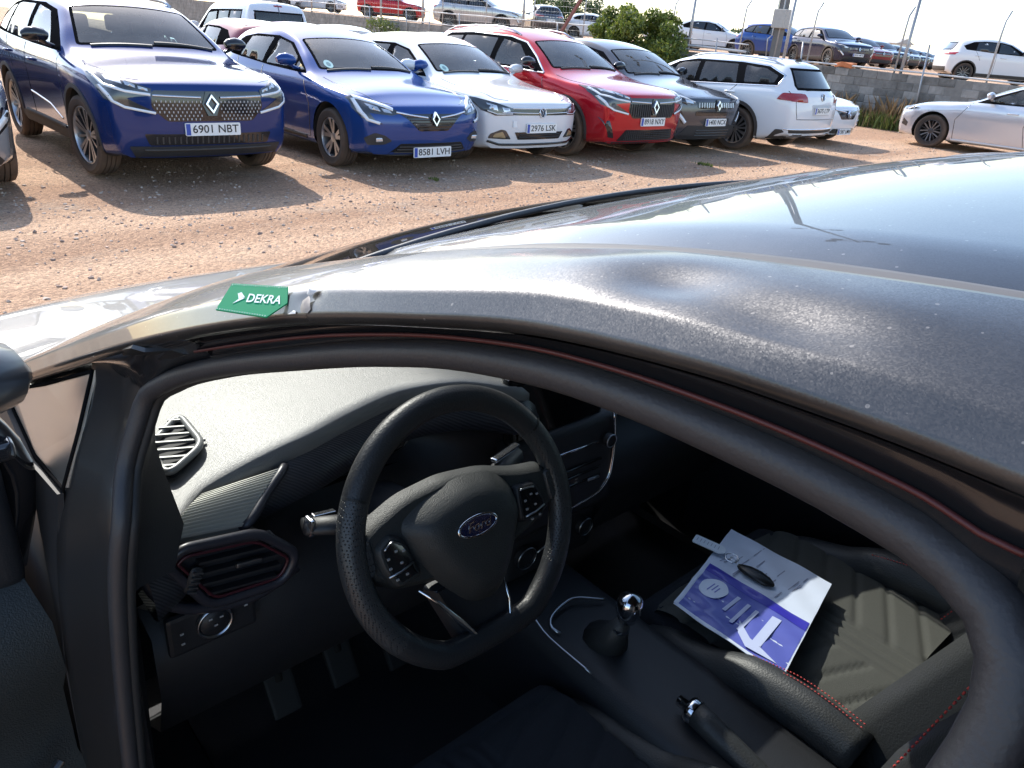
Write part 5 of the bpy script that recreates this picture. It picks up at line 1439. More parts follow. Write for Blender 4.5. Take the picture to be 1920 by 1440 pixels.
def flake_paint(nm, c0, c1, fl, base=.075, cior=1.55, cw=1.0):
    """dark grey metallic paint with visible flakes under a clear coat"""
    m, nt, b = nodes_of(nm); N, L = nt.nodes, nt.links
    tc = N.new('ShaderNodeTexCoord')
    vo = N.new('ShaderNodeTexVoronoi'); vo.inputs['Scale'].default_value = 1700; L.new(tc.outputs['Object'], vo.inputs['Vector'])
    sub = N.new('ShaderNodeVectorMath'); sub.operation = 'SUBTRACT'; sub.inputs[1].default_value = (.5, .5, .5); L.new(vo.outputs['Color'], sub.inputs[0])
    scl = N.new('ShaderNodeVectorMath'); scl.operation = 'SCALE'; scl.inputs['Scale'].default_value = fl; L.new(sub.outputs[0], scl.inputs[0])
    geo = N.new('ShaderNodeNewGeometry'); add = N.new('ShaderNodeVectorMath'); L.new(geo.outputs['Normal'], add.inputs[0]); L.new(scl.outputs[0], add.inputs[1])
    nrm = N.new('ShaderNodeVectorMath'); nrm.operation = 'NORMALIZE'; L.new(add.outputs[0], nrm.inputs[0]); L.new(nrm.outputs[0], b.inputs['Normal'])
    nz = N.new('ShaderNodeTexNoise'); nz.inputs['Scale'].default_value = 9; nz.inputs['Detail'].default_value = 9; L.new(tc.outputs['Object'], nz.inputs['Vector'])
    cr = N.new('ShaderNodeMapRange'); cr.inputs[1].default_value = .35; cr.inputs[2].default_value = .75; cr.inputs[3].default_value = c0; cr.inputs[4].default_value = c1; L.new(nz.outputs['Fac'], cr.inputs[0])
    v3 = N.new('ShaderNodeTexVoronoi'); v3.inputs['Scale'].default_value = 190; L.new(tc.outputs['Object'], v3.inputs['Vector'])
    sp3 = N.new('ShaderNodeSeparateXYZ'); L.new(v3.outputs['Color'], sp3.inputs[0])
    th = N.new('ShaderNodeMath'); th.operation = 'MULTIPLY'; th.inputs[1].default_value = .16; L.new(sp3.outputs['X'], th.inputs[0])      # specks of very different size
    ls = N.new('ShaderNodeMath'); ls.operation = 'LESS_THAN'; L.new(v3.outputs['Distance'], ls.inputs[0]); L.new(th.outputs[0], ls.inputs[1])
    gt = N.new('ShaderNodeMath'); gt.operation = 'GREATER_THAN'; gt.inputs[1].default_value = .55; L.new(sp3.outputs['Y'], gt.inputs[0])
    sk = N.new('ShaderNodeMath'); sk.operation = 'MULTIPLY'; L.new(ls.outputs[0], sk.inputs[0]); L.new(gt.outputs[0], sk.inputs[1])
    film = N.new('ShaderNodeMapRange'); film.inputs[1].default_value = .45; film.inputs[2].default_value = .8; film.inputs[4].default_value = .22; L.new(nz.outputs['Fac'], film.inputs[0])
    sm = N.new('ShaderNodeMath'); sm.operation = 'MULTIPLY_ADD'; sm.inputs[1].default_value = .45; sm.use_clamp = True; L.new(sk.outputs[0], sm.inputs[0]); L.new(film.outputs[0], sm.inputs[2])
    dm = N.new('ShaderNodeMix'); dm.data_type = 'RGBA'; dm.inputs[6].default_value = (base, base * 1.02, base * 1.08, 1); dm.inputs[7].default_value = (.26, .24, .22, 1); L.new(sm.outputs[0], dm.inputs[0]); L.new(dm.outputs[2], b.inputs['Base Color'])
    mm = N.new('ShaderNodeMath'); mm.operation = 'MULTIPLY_ADD'; mm.inputs[1].default_value = -.85; mm.inputs[2].default_value = .85; L.new(sm.outputs[0], mm.inputs[0]); L.new(mm.outputs[0], b.inputs['Metallic'])
    b.inputs['Roughness'].default_value = .42
    b.inputs['Coat Weight'].default_value = cw; L.new(cr.outputs[0], b.inputs['Coat Roughness']); b.inputs['Coat IOR'].default_value = cior
    L.new(geo.outputs['Normal'], b.inputs['Coat Normal'])
    return m
H_PAINT = flake_paint('paint_dark_grey_flake', .10, .22, .13, .062, 1.45, .45)
H_ROOF = flake_paint('roof_dark_grey_flake', .012, .032, .05, .040, 1.45, .74)
H_FLANGE = mat('door_flange_black_paint', (.012, .012, .014), rough=.22, coat=.8, coat_rough=.08)
H_RUB = mat('door_seal_rubber', (.032, .031, .034), rough=.5, var=.15, vscale=30, bump=.2, bscale=400)
H_DASH = mat('dash_grained_plastic', (.10, .10, .097), rough=.40, spec=1.0, bump=.35, bscale=850)
H_DARK = mat('interior_black_plastic', (.015, .016, .019), rough=.5, bump=.2, bscale=500)
H_GLOSS = mat('interior_gloss_black', (.008, .008, .009), rough=.08, coat=.6)
H_LEATH = mat('steering_leather', (.020, .021, .023), rough=.42, bump=.35, bscale=420)
H_AIRB = mat('airbag_cover_grained', (.024, .026, .026), rough=.50, bump=.45, bscale=600)
H_CLOTH = mat('seat_cloth_charcoal', (.013, .015, .020), rough=.95, var=.2, vscale=160, bump=.5, bscale=700)
H_QUILT = mat('seat_quilted_panel', (.062, .063, .055), rough=.9, var=.12, vscale=200, bump=.4, bscale=800)
H_SKAI = mat('seat_leatherette', (.030, .032, .033), rough=.48, bump=.35, bscale=350)
H_STITCH = mat('red_stitching', (.50, .05, .045), rough=.7)
H_CARPET = mat('floor_carpet', (.012, .012, .013), rough=1.0, var=.3, vscale=60, bump=.6, bscale=900)
H_CHR = mat('interior_chrome', (.72, .74, .78), rough=.12, metal=1.0)
H_SATC = mat('interior_satin_chrome', (.45, .47, .50), rough=.28, metal=1.0)
H_RIB = mat('ribbed_trim_grey', (.30, .30, .27), rough=.38, metal=.3)
H_VS = mat('vent_surround_satin', (.026, .026, .034), rough=.38)
H_GREY = mat('vent_bezel_grey', (.26, .265, .26), rough=.42, metal=.25)
H_LINER = mat('headliner_dark', (.05, .05, .05), rough=1.0)

host = empty('inspected_car', (0, 0, 0))
tag(host, 'dark grey metallic car filling the foreground, door open, dented roof edge', 'car')

# --- curves of the upper body (Y -> X, Z), left side
zd = pchip([(-1.75, 1.36), (-1.4, 1.425), (-1.0, 1.452), (-.5, 1.462), (-.1, 1.460), (0, 1.4555), (.078, 1.449), (.149, 1.441), (.225, 1.429), (.331, 1.406), (.44, 1.374), (.55, 1.339), (.70, 1.280)])
UX = pchip([(-1.75, .36), (-.6, .305), (.30, .305), (.42, .300), (.55, .290), (.68, .275), (.85, .248), (1.0, .22), (1.41, .15)])
UZ = pchip([(-1.75, 1.352), (-1.4, 1.418), (-1.0, 1.448), (-.5, 1.461), (-.1, 1.459), (.0, 1.4555), (.069, 1.449), (.134, 1.441), (.204, 1.431), (.30, 1.410), (.42, 1.378), (.55, 1.338), (.68, 1.294), (.85, 1.221), (1.0, 1.15), (1.41, .945)])
LX = pchip([(-1.75, .27), (-.6, .230), (.053, .235), (.126, .234), (.174, .232), (.233, .228), (.324, .218), (.426, .205), (.533, .188), (.665, .163), (.903, .114), (1.2, .062), (1.41, .03)])
LZ = pchip([(-1.75, 1.31), (-1.0, 1.395), (-.4, 1.414), (.053, 1.417), (.126, 1.414), (.174, 1.409), (.233, 1.400), (.324, 1.377), (.426, 1.347), (.533, 1.308), (.665, 1.253), (.903, 1.142), (1.2, 1.0), (1.41, .90)])

# roof panel
rows = []
for y_ in np.linspace(-1.7, 1.0, 80):
    row = []
    for u in np.linspace(-1, 1, 41):
        X = XC + u * (XC - .335)
        Y = -1.7 + (y_ + 1.7) / 2.7 * (.545 + .10 * (1 - u * u) + 1.7)
        edge = .006 * max(0, (abs(u) - .94) / .06)**2
        Z = zd(Y) + .026 * (1 - abs(u)**2.0) - edge
        row.append((X, Y, Z))
    rows.append(row)
new_obj('roof_panel', solid(grid_mesh(rows, H_ROOF), .004), host)
# roof ditch mouldings
for sd in (0, 1):
    rows = []
    for y_ in np.linspace(-1.7, .56, 74):
        z0, z1 = zd(y_), UZ(y_); r = []
        for X, Z in ((.337, z0 - .012), (.333, z0 - .004), (.320, (z0 + z1) / 2 - .0015), (.307, z1 - .004), (.302, z1 - .012)): r.append((X if not sd else 2 * XC - X, y_, Z))
        rows.append(r if not sd else r[::-1])
    new_obj('roof_ditch_moulding', grid_mesh(rows, mat('ditch_moulding_grey', (.085, .08, .078), rough=.62, var=.12, vscale=40)), host)

# side frame: roof rail running down into the windscreen pillar
def dent(Y, t):
    d = 0
    for y0, t0, sy, st, a in ((.188, .44, .026, .18, .0050), (.128, .62, .030, .16, .0036), (.235, .42, .030, .25, -.0014), (.100, .40, .030, .2, -.0010), (.425, .80, .008, .10, .002)):
        d += a * math.exp(-((Y - y0) / sy)**2 - ((t - t0) / st)**2)
    return d
def on_frame(y_, t):
    """point and outward normal on the rail: flat upper face, then a fold into a steep lower strip"""
    U = Vector((UX(y_), y_, UZ(y_))); Lw = Vector((LX(y_), y_, LZ(y_)))
    L_ = .018 + .008 * min(1, max(0, (y_ - .35) / .3))
    F_ = Lw + Vector((.6, 0, .8)) * L_
    a = F_.lerp(U, .16); b = F_.lerp(Lw, .22)
    if t < .62: q = U.lerp(a, t / .62)
    elif t < .78:
        k = (t - .62) / .16; q = a * (1 - k)**2 + F_ * 2 * k * (1 - k) + b * k * k
    else: q = b.lerp(Lw, (t - .78) / .22)
    ax = F_ - U; n1 = Vector((ax.z, 0, -ax.x)).normalized()
    n2 = Vector((-.8, 0, .6)); w = min(1, max(0, (t - .58) / .22)); nr = n1.lerp(n2, w).normalized()
    return q + n1 * (.0030 * math.sin(PI * min(1, t / .70))), nr
def frame_rows(y0, y1, n, sd=0, nt=34):
    rows = []
    for y_ in np.linspace(y0, y1, n):
        U = Vector((UX(y_), y_, UZ(y_))); r = []
        for k in range(nt):
            t = k / (nt - 1); q, nr = on_frame(y_, t)
            r.append(q - nr * (dent(y_, t) if not sd else 0))
        e = r[-1]
        r += [e + Vector((.001, 0, -.004)), e + Vector((.003, 0, -.007)), e + Vector((.009, 0, -.009))]
        r = [U + Vector((-.002, 0, -.012))] + r
        if sd: r = [Vector((2 * XC - p.x, p.y, p.z - .012)) for p in r][::-1]
        rows.append(r)
    return rows
new_obj('side_frame', grid_mesh(frame_rows(-1.7, .4185, 300), H_PAINT), host)
new_obj('windscreen_pillar', grid_mesh(frame_rows(.419, 1.38, 130), H_ROOF), host)
new_obj('side_frame', grid_mesh(frame_rows(-1.7, 1.38, 90, 1), H_PAINT), host)

# flange between the paint and the door seal, then the seal itself
SEAL = [(.085, .705, .30), (.092, .70, .55), (.104, .690, .80), (.116, .680, .97), (.130, .678, 1.058), (.154, .712, 1.117), (.176, .712, 1.170), (.190, .675, 1.203), (.208, .602, 1.241), (.227, .495, 1.285), (.243, .399, 1.321), (.256, .303, 1.350), (.262, .226, 1.364), (.264, .163, 1.369), (.265, .111, 1.370), (.2645, .067, 1.368), (.262, .042, 1.362), (.257, .027, 1.353), (.252, .020, 1.341), (.245, .017, 1.326), (.238, .018, 1.308), (.228, .020, 1.287), (.200, .018, 1.22), (.16, .0, 1.08), (.12, -.03, .8), (.10, -.055, .35)]
def smooth_path(P, n):
    P = [Vector(p) for p in P]; d = [0]
    for a, b in zip(P[:-1], P[1:]): d.append(d[-1] + (b - a).length)
    fs = [pchip(list(zip(d, [p[i] for p in P]))) for i in range(3)]
    return [Vector([f(s) for f in fs]) for s in np.linspace(0, d[-1], n)]
sp = smooth_path(SEAL, 160)
bm = bmesh.new(); bm_tube(bm, sp, [(.0090 + .0016 * min(1, max(0, (.35 - p.y) / .30)) * (1 if p.z > .9 else .7), .0090 + .0016 * min(1, max(0, (.35 - p.y) / .30)) * (1 if p.z > .9 else .7)) for p in sp], 16)
new_obj('door_seal', bm_mesh(bm, H_RUB, smooth=True), host)
bm = bmesh.new(); bm_tube(bm, [p + Vector((.010, 0, -.006)) for p in sp], .006, 10)
new_obj('seal_lip', bm_mesh(bm, mat('seal_lip_rubber', (.022, .022, .023), rough=.6), smooth=True), host)
rows = []
sz = pchip([(p.y, p.z) for p in [Vector(s) for s in SEAL[8:17]]]); sx = pchip([(p.y, p.x) for p in [Vector(s) for s in SEAL[8:17]]])
for y_ in np.linspace(.03, .60, 90):
    e = Vector((LX(y_), y_, LZ(y_))); s_ = Vector((sx(y_), y_, sz(y_)))
    a = e + Vector((.006, 0, -.009)); b = s_ + Vector((-.004, 0, .013))
    m1 = a.lerp(b, .45) + Vector((.0065, 0, .0015)); m2 = a.lerp(b, .60) + Vector((-.001, 0, -.001))
    rows.append([a, a.lerp(m1, .5) + Vector((.002, 0, .001)), m1, m2, a.lerp(b, .8) + Vector((.004, 0, .002)), b, s_ + Vector((.012, 0, -.01))])
new_obj('door_flange', grid_mesh(rows, H_FLANGE), host)
bm = bmesh.new(); bm_tube(bm, [Vector(r_[3]) + Vector((-.001, 0, -.0005)) for r_ in rows], .0013, 6); new_obj('painted_flange_reflection', bm_mesh(bm, mat('painted_red_reflection', (.065, .010, .010), rough=.5), smooth=True), host)  # thin dark-red tube standing in for a red reflection along the flange
fb = [(.205, .60, 1.256), (.189, .675, 1.217), (.175, .712, 1.186), (.160, .795, 1.186), (.140, .86, 1.150), (.118, .95, 1.105)]
fbx = pchip([(p[1], p[0]) for p in fb]); fbz = pchip([(p[1], p[2]) for p in fb])
rows = []
for y_ in np.linspace(.595, .95, 50):
    e = Vector((LX(y_) + .006, y_, LZ(y_) - .008)); b = Vector((fbx(y_), y_, fbz(y_)))
    rows.append([e + Vector((.01, 0, .006)), e, e.lerp(b, .4) + Vector((.003, 0, .001)), b, b + Vector((.018, 0, -.012))])
new_obj('door_flange', grid_mesh(rows, H_FLANGE), host)
# flange continues down the front pillar: black face between quarter glass and seal
F0 = [(.112, .735, 1.262), (.158, .800, 1.180), (.130, .790, 1.115), (.106, .783, 1.056), (.090, .772, 1.0), (.075, .775, .85), (.066, .78, .60), (.06, .78, .30)]
F1 = [(.196, .62, 1.252), (.172, .716, 1.190), (.156, .722, 1.125), (.126, .688, 1.056), (.112, .692, .97), (.10, .70, .80), (.088, .71, .55), (.082, .715, .30)]
F0[0] = (.163, .665, 1.250)
a, b = smooth_path(F0, 40), smooth_path(F1, 40)
rows = [[p, p.lerp(q, .3) + Vector((-.004, 0, 0)), p.lerp(q, .55) + Vector((.008, 0, 0)), p.lerp(q, .8) + Vector((.004, 0, 0)), q + Vector((.012, 0, 0))] for p, q in zip(a, b)]
new_obj('hinge_pillar', solid(grid_mesh(rows, mat('pillar_black_satin', (.014, .014, .015), rough=.4, coat=.2)), .004), host)
# inner pillar trim
b2 = [(.128 + .05, .70, .97), (.17, .735, 1.058), (.195, .765, 1.11), (.215, .765, 1.165), (.25, .66, 1.235), (.275, .50, 1.31), (.29, .36, 1.355), (.30, .2, 1.385), (.30, .05, 1.39)]
a2 = smooth_path(SEAL[3:17], 50); b2 = smooth_path(b2, 50)
new_obj('inner_pillar_trim', grid_mesh([[p + Vector((.008, 0, 0)), p.lerp(q, .5) + Vector((-.006, .0, .004)), q, q + Vector((.03, .05, .02))] for p, q in zip(a2, b2)], H_DARK), host)

# quarter glass, in a dark surround
H_QG = glass('quarter_glass', (.10, .10, .11), .10, rough=.28, ior=5.0)
q = [(.101, 1.06, 1.068), (.098, .877, 1.055), (.103, .768, 1.068), (.128, .775, 1.125), (.152, .785, 1.182), (.124, .90, 1.128), (.104, 1.0, 1.086)]
cen = sum((Vector(p) for p in q), Vector()) / len(q)
bm = bmesh.new(); vs = [bm.verts.new(p) for p in q]; bm.faces.new(vs); me = bm_mesh(bm, H_QG)
new_obj('quarter_glass', solid(me, .004), host)
bm = bmesh.new(); bm_tube(bm, [Vector(p) + Vector((-.001, 0, -.001)) for p in q], .0022, 6, closed=True); new_obj('quarter_glass_seal', bm_mesh(bm, M_FRIT), host)
cv = [(.100, 1.10, 1.070), (.095, .877, 1.050), (.102, .768, 1.062), (.075, .775, .85), (.066, .78, .55), (.060, 1.02, .55), (.060, 1.20, .80), (.075, 1.20, 1.0)]
bm = bmesh.new(); bm.faces.new([bm.verts.new(p) for p in cv]); bmesh.ops.triangulate(bm, faces=bm.faces[:])
new_obj('pillar_base', solid(bm_mesh(bm, mat('pillar_base_dusty', (.022, .022, .024), rough=.6, var=.3, vscale=25)), .006), host)

# windscreen with black border
def wsp(u, v):
    """u across (-1 left .. 1 right), v 0 at the roof .. 1 at the scuttle"""
    Y = .535 + v * (1.42 - .535)
    Xe = UX(Y) + .012 - .006
    half = XC - Xe
    bow = (.10 + .10 * v) * (1 - u * u)
    z = UZ(Y) - .004
    return Vector((XC + u * half, Y + bow, z + .010 * (1 - u * u)))
rows = [[wsp(u, v) for u in np.linspace(-1, 1, 33)] for v in np.linspace(0, 1, 24)]
new_obj('windscreen', solid(grid_mesh(rows, glass('host_windscreen', (.90, .92, .91), .02)), .004), host)
bm = bmesh.new()
loop = [wsp(u, 0) for u in np.linspace(-1, 1, 24)] + [wsp(1, v) for v in np.linspace(0, 1, 20)[1:]] + [wsp(u, 1) for u in np.linspace(1, -1, 24)[1:]] + [wsp(-1, v) for v in np.linspace(1, 0, 20)[1:-1]]
bm_tube(bm, [p + Vector((0, 0, -.003)) for p in loop], .0035, 6, closed=True); new_obj('windscreen_seal', bm_mesh(bm, H_RUB), host)

# --- lower body, bonnet, tail: a hull of the same family cut open for the cabin and the driver's door
HP = dict(HATCH); HP.update(W=.868, wb=2.49, nose=.80, ro=.72, cowl=(-.14, .955), header=(-1.20, 1.36), rear=(-2.9, 1.38), H=1.44, nose_z=.775, clear=.15,
    shoulder=[(.80, .73), (.5, .84), (0, .895), (-.5, .915), (-1.5, .925), (-2.5, .96), (-2.9, .95), (-3.21, .86)], tail_prof=[(.2, -3.02), (.4, -3.16), (.7, -3.21), (.9, -3.17), (1.0, -3.12), (1.2, -2.99)])
HH = Hull(HP)
hb = empty('body_origin', (0, 0, 0)); bpy.data.objects.remove(hb)
AX = 1.62                                    # front axle along Y
T_ = Matrix.Translation((XC, AX, 0)) @ Matrix.Rotation(PI / 2, 4, 'Z')
kill = []
for f in HH.bm.faces:
    c = f.calc_center_median()
    cab = -2.95 < c.x < -.17 and c.z > (.905 if abs(c.y) > .55 else .875) + (.03 if c.x < -1.5 else 0)
    scut = -.40 < c.x <= -.1 and c.z > .925
    door = c.y > .5 and -1.68 < c.x < -.84 and c.z > .22
    under = c.z < .30 and abs(c.y) < .6 and -2.2 < c.x < -.3 and False
    if cab or scut or door: kill.append(f)
bmesh.ops.delete(HH.bm, geom=kill, context='FACES')
for ax in (0, -HP['wb']):
    kk = [f for f in HH.bm.faces if abs(f.calc_center_median().y) > .45 and math.hypot(f.calc_center_median().x - ax, f.calc_center_median().z - .325) < .372]
    bmesh.ops.delete(HH.bm, geom=kk, context='FACES')
for f in HH.bm.faces: f.smooth = True
me = bpy.data.meshes.new('body'); HH.bm.to_mesh(me); me.transform(T_); me.materials.append(H_ROOF)
new_obj('lower_body', me, host)
for nm, poly, vw, m_ in (('headlight', [(.43, .655), (.46, .70), (.66, .755), (.82, .79), (.84, .73), (.70, .65)], 'front', M_LAMPD), ('tail_light', [(.50, .80), (.80, .80), (.81, .98), (.62, .98)], 'rear', M_RED)):
    a = HH.patch(poly, vw, m_, off=.005, g=.06)
    for k_ in (a, mirror_mesh(a)): k_.transform(T_); new_obj(nm, k_, host)
for nm, poly, vw, m_ in (('grille', [(-.40, .30), (.40, .30), (.46, .50), (.40, .58), (-.40, .58), (-.46, .50)], 'front', M_BLACK), ('rear_bumper_trim', [(-.6, .30), (.6, .30), (.6, .42), (-.6, .42)], 'rear', M_PLAST)):
    a = HH.patch(poly, vw, m_, off=.005, g=.08); a.transform(T_); new_obj(nm, a, host)
ty, rim, _ = wheel_meshes('seventeen_five', .318)
for ax in (0, -HP['wb']):
    for sd in (1, -1):
        bm = bmesh.new(); v0 = []
        for q_ in np.linspace(-.5, PI + .5, 18): v0.append([bm.verts.new((ax + .376 * math.cos(q_), y * sd, .325 + .376 * math.sin(q_))) for y in (.45, .835)])
        for a_, b_ in zip(v0[:-1], v0[1:]): bm.faces.new((a_[0], a_[1], b_[1], b_[0]))
        me = bm_mesh(bm, M_WELL); me.transform(T_); new_obj('wheel_well', me, host)
        wo = new_obj('wheel', ty, host, T_ @ Vector((ax, sd * .745, .318)), (0, 0, PI / 2 + (0 if sd > 0 else PI)))
        new_obj('rim', rim, wo)
# pillars and windows behind the driver and on the far side (belt to roof)
def side_quad(nm, ys_top, ys_bot, sd, m_, inset=.0, zt=.0, zbelt=.93, th=.006):
    rows = []
    for t in np.linspace(0, 1, 10):
        yt, yb = ys_top[0] + (ys_top[1] - ys_top[0]) * t, ys_bot[0] + (ys_bot[1] - ys_bot[0]) * t
        top = Vector((LX(yt) + inset, yt, LZ(yt) - .012 - zt)); bot = Vector((.035 + inset, yb, zbelt))
        r = []
        for k in np.linspace(0, 1, 8):
            p = top.lerp(bot, k); p.x -= .018 * math.sin(PI * k)
            r.append(p if not sd else Vector((2 * XC - p.x, p.y, p.z)))
        rows.append(r if not sd else r[::-1])
    return new_obj(nm, solid(grid_mesh(rows, m_), th), host)
H_SG = glass('host_side_glass', (.55, .60, .60), .03)
side_quad('door_pillar', (-.045, -.15), (-.07, -.16), 0, M_BLACK); side_quad('rear_side_glass', (-.16, -1.0), (-.17, -1.15), 0, M_GLASSD); side_quad('rear_pillar', (-1.0, -1.65), (-1.15, -1.62), 0, H_PAINT)
side_quad('side_window', (.62, -.05), (1.00, -.07), 1, H_SG); side_quad('door_pillar', (-.05, -.15), (-.07, -.16), 1, M_BLACK); side_quad('rear_side_glass', (-.16, -1.0), (-.17, -1.15), 1, M_GLASSD); side_quad('rear_pillar', (-1.0, -1.65), (-1.15, -1.62), 1, H_PAINT)
rows = [[Vector((XC + u * (.50 + .08 * v), -1.69 - .10 * v * (1), 1.40 - .44 * v + .02 * (1 - u * u) * (1 - v))) for u in np.linspace(-1, 1, 12)] for v in np.linspace(0, 1, 8)]
new_obj('rear_window', solid(grid_mesh(rows, M_GLASSD), .004), host)
# headliner below the roof panel
rows = [[Vector((XC + u * .545, y_, zd(y_) - .035 + .02 * (1 - u * u))) for u in np.linspace(-1, 1, 15)] for y_ in np.linspace(-1.65, .46, 30)]
new_obj('headliner', grid_mesh(rows, H_LINER), host)

# --- floor, tunnel, sills
bm = bmesh.new()
bm_box(bm, (XC, .2, .235), (1.50, 2.6, .03)); bm_box(bm, (XC, 1.28, .42), (1.45, .04, .42), rot=Matrix.Rotation(R_(-28), 4, 'X')); bm_box(bm, (XC, -.95, .45), (1.4, .7, .40))
new_obj('floor', bm_mesh(bm, H_CARPET), host)
bm = bmesh.new(); bm_box(bm, (.085, .30, .29), (.13, 1.0, .13), bevel=.03); new_obj('door_sill', bm_mesh(bm, H_FLANGE, smooth=True, angle=R_(40)), host)

# --- dashboard
EX = [(.165, .78, .945), (.21, .805, .950), (.279, .862, .960), (.342, .864, .975), (.405, .866, .985), (.495, .887, .990), (.588, .902, .995), (.685, .875, 1.0), (.79, .827, .982), (.86, .86, .960), (1.0, .875, .945), (1.3, .86, .94), (1.56, .80, .93)]
E = smooth_path(EX, 70)
rows = []
for p in E:
    u = (p.x - XC) / .70
    base = Vector((p.x, 1.40 + .16 * (1 - min(1, u * u)), .950 - .015 * abs(u)))
    r = [p + Vector((0, -.010, -.022)), p + Vector((0, -.0085, -.010)), p + Vector((0, -.002, -.002))]
    for t in np.linspace(0, 1, 26):
        q_ = p.lerp(base, t); q_.z += .014 * math.sin(PI * min(1, t * 1.3)) * (1 - t) - .02 * t * (1 - t)
        r.append(q_)
    rows.append(r)
new_obj('dashboard_top', grid_mesh(rows, H_DASH), host)
# trim band under the edge, fine weave
def weave():
    m, nt, b = nodes_of('carbon_weave_trim'); N, L = nt.nodes, nt.links
    tc = N.new('ShaderNodeTexCoord'); w = N.new('ShaderNodeTexWave'); w.inputs['Scale'].default_value = 95; w.bands_direction = 'DIAGONAL'; L.new(tc.outputs['Object'], w.inputs['Vector'])
    mx = N.new('ShaderNodeMix'); mx.data_type = 'RGBA'; mx.inputs[6].default_value = (.012, .013, .017, 1); mx.inputs[7].default_value = (.045, .047, .055, 1)
    L.new(w.outputs['Fac'], mx.inputs[0]); L.new(mx.outputs[2], b.inputs['Base Color']); b.inputs['Roughness'].default_value = .35
    bp = N.new('ShaderNodeBump'); bp.inputs['Strength'].default_value = .4; bp.inputs['Distance'].default_value = .001; L.new(w.outputs['Fac'], bp.inputs['Height']); L.new(bp.outputs['Normal'], b.inputs['Normal'])
    return m
H_WEAVE = weave()
rows = []
for p in E:
    hgt = .045
    rows.append([p + Vector((0, -.006, -.020)), p + Vector((0, -.020, -.030)), p + Vector((0, -.030, -.030 - hgt * .5)), p + Vector((0, -.032, -.030 - hgt)), p + Vector((0, -.015, -.040 - hgt)), p + Vector((0, .05, -.045 - hgt))])
new_obj('dashboard_trim_band', grid_mesh(rows, H_WEAVE), host)
# dashboard face below the band: recessed behind the wheel, fuller to either side
rows = []
for p in E:
    binn = math.exp(-((p.x - .54) / .14)**4)
    z0 = p.z - .075
    r = [Vector((p.x, p.y - .012, z0)), Vector((p.x, p.y + .10 * binn - .005, z0 - .004)), Vector((p.x, .86 + .10 * binn, z0 - .06)), Vector((p.x, .80 + .02 * binn, .80)), Vector((p.x, .80, .70)), Vector((p.x, .84, .60)), Vector((p.x, .95, .52)), Vector((p.x, 1.10, .45))]
    rows.append(r)
new_obj('dashboard_face', grid_mesh(rows, H_DARK), host)
# instrument glass
bm = bmesh.new(); bm_box(bm, (.54, .955, .895), (.26, .01, .11), rot=Matrix.Rotation(R_(-18), 4, 'X'), bevel=.02); new_obj('instrument_cluster', bm_mesh(bm, H_GLOSS), host)
for xx in (.47, .61):
    bm = bmesh.new(); bm_lathe(bm, [(.040, 0), (.043, -.004), (.046, 0)], 24, 'Y', (xx, .943, .90)); new_obj('gauge_ring', bm_mesh(bm, H_SATC), host)

# diamond demister vent on the dash end
def frame_of(P):
    P = [Vector(p) for p in P]; c = sum(P, Vector()) / len(P); n = (P[1] - P[0]).cross(P[2] - P[0]).normalized()
    if n.z < 0: n = -n
    u = (P[0] - c).normalized(); v = n.cross(u); return c, u, v, n
D4 = [(.306, 1.045, .962), (.300, .935, .966), (.238, .895, .958), (.244, .99, .955)]
c, u, v, n = frame_of(D4)
poly = [((Vector(p) - c).dot(u), (Vector(p) - c).dot(v)) for p in D4]
pr = round_poly(poly, .022, 6); Mv = Matrix(((u.x, v.x, n.x, c.x), (u.y, v.y, n.y, c.y), (u.z, v.z, n.z, c.z), (0, 0, 0, 1)))
bm = bmesh.new(); bm_tube(bm, [Mv @ Vector((x, y, .010)) for x, y in pr], (.0055), 8, closed=True); dv = new_obj('demister_vent', bm_mesh(bm, H_GREY, smooth=True), host)
bm = bmesh.new(); bm_prism(bm, inset_poly(pr, .003), -.004, .006, Mv); new_obj('vent_recess', bm_mesh(bm, mat('vent_black', (.008, .008, .012), rough=.7)), dv)
dirx = (Vector((.300, .935, .966)) - Vector((.244, .99, .955))).normalized()
for k in range(7):
    cc = Vector(D4[0]).lerp(Vector(D4[2]), .12 + k * .125)
    hw = .042 * (1 - abs(.12 + k * .125 - .5) * 1.75)
    if hw > .006:
        bm = bmesh.new(); bm_box(bm, cc + n * .012, (hw * 2, .0035, .004), rot=Matrix.Rotation(math.atan2(dirx.y, dirx.x) * .55, 4, 'Z')); new_obj('vent_slat', bm_mesh(bm, H_GREY), dv)

# ribbed trim over the left air vent
A_, B_, C_, D_ = Vector((.198, .792, .944)), Vector((.292, .790, .928)), Vector((.372, .842, .962)), Vector((.262, .846, .957))
rows = []
for i in range(61):
    s_ = i / 60; rows.append([(A_.lerp(B_, t)).lerp(D_.lerp(C_, t), s_) + Vector((0, -.0, .0022 * (1 if i % 4 in (1, 2) else 0) + .006 * math.sin(PI * s_))) for t in np.linspace(0, 1, 12)])
rt_ = new_obj('ribbed_trim', solid(grid_mesh(rows, H_RIB, smooth=False), .01), host)
bm = bmesh.new(); bm_tube(bm, smooth_path([B_ + Vector((-.004, .004, -.006)), B_ + Vector((.002, .002, -.001)), B_.lerp(C_, .5) + Vector((.001, .0, .001)), C_ + Vector((.0, .002, -.002)), C_ + Vector((.004, .010, -.006))], 14), .0065, 8); new_obj('trim_end', bm_mesh(bm, H_VS, smooth=True), rt_)
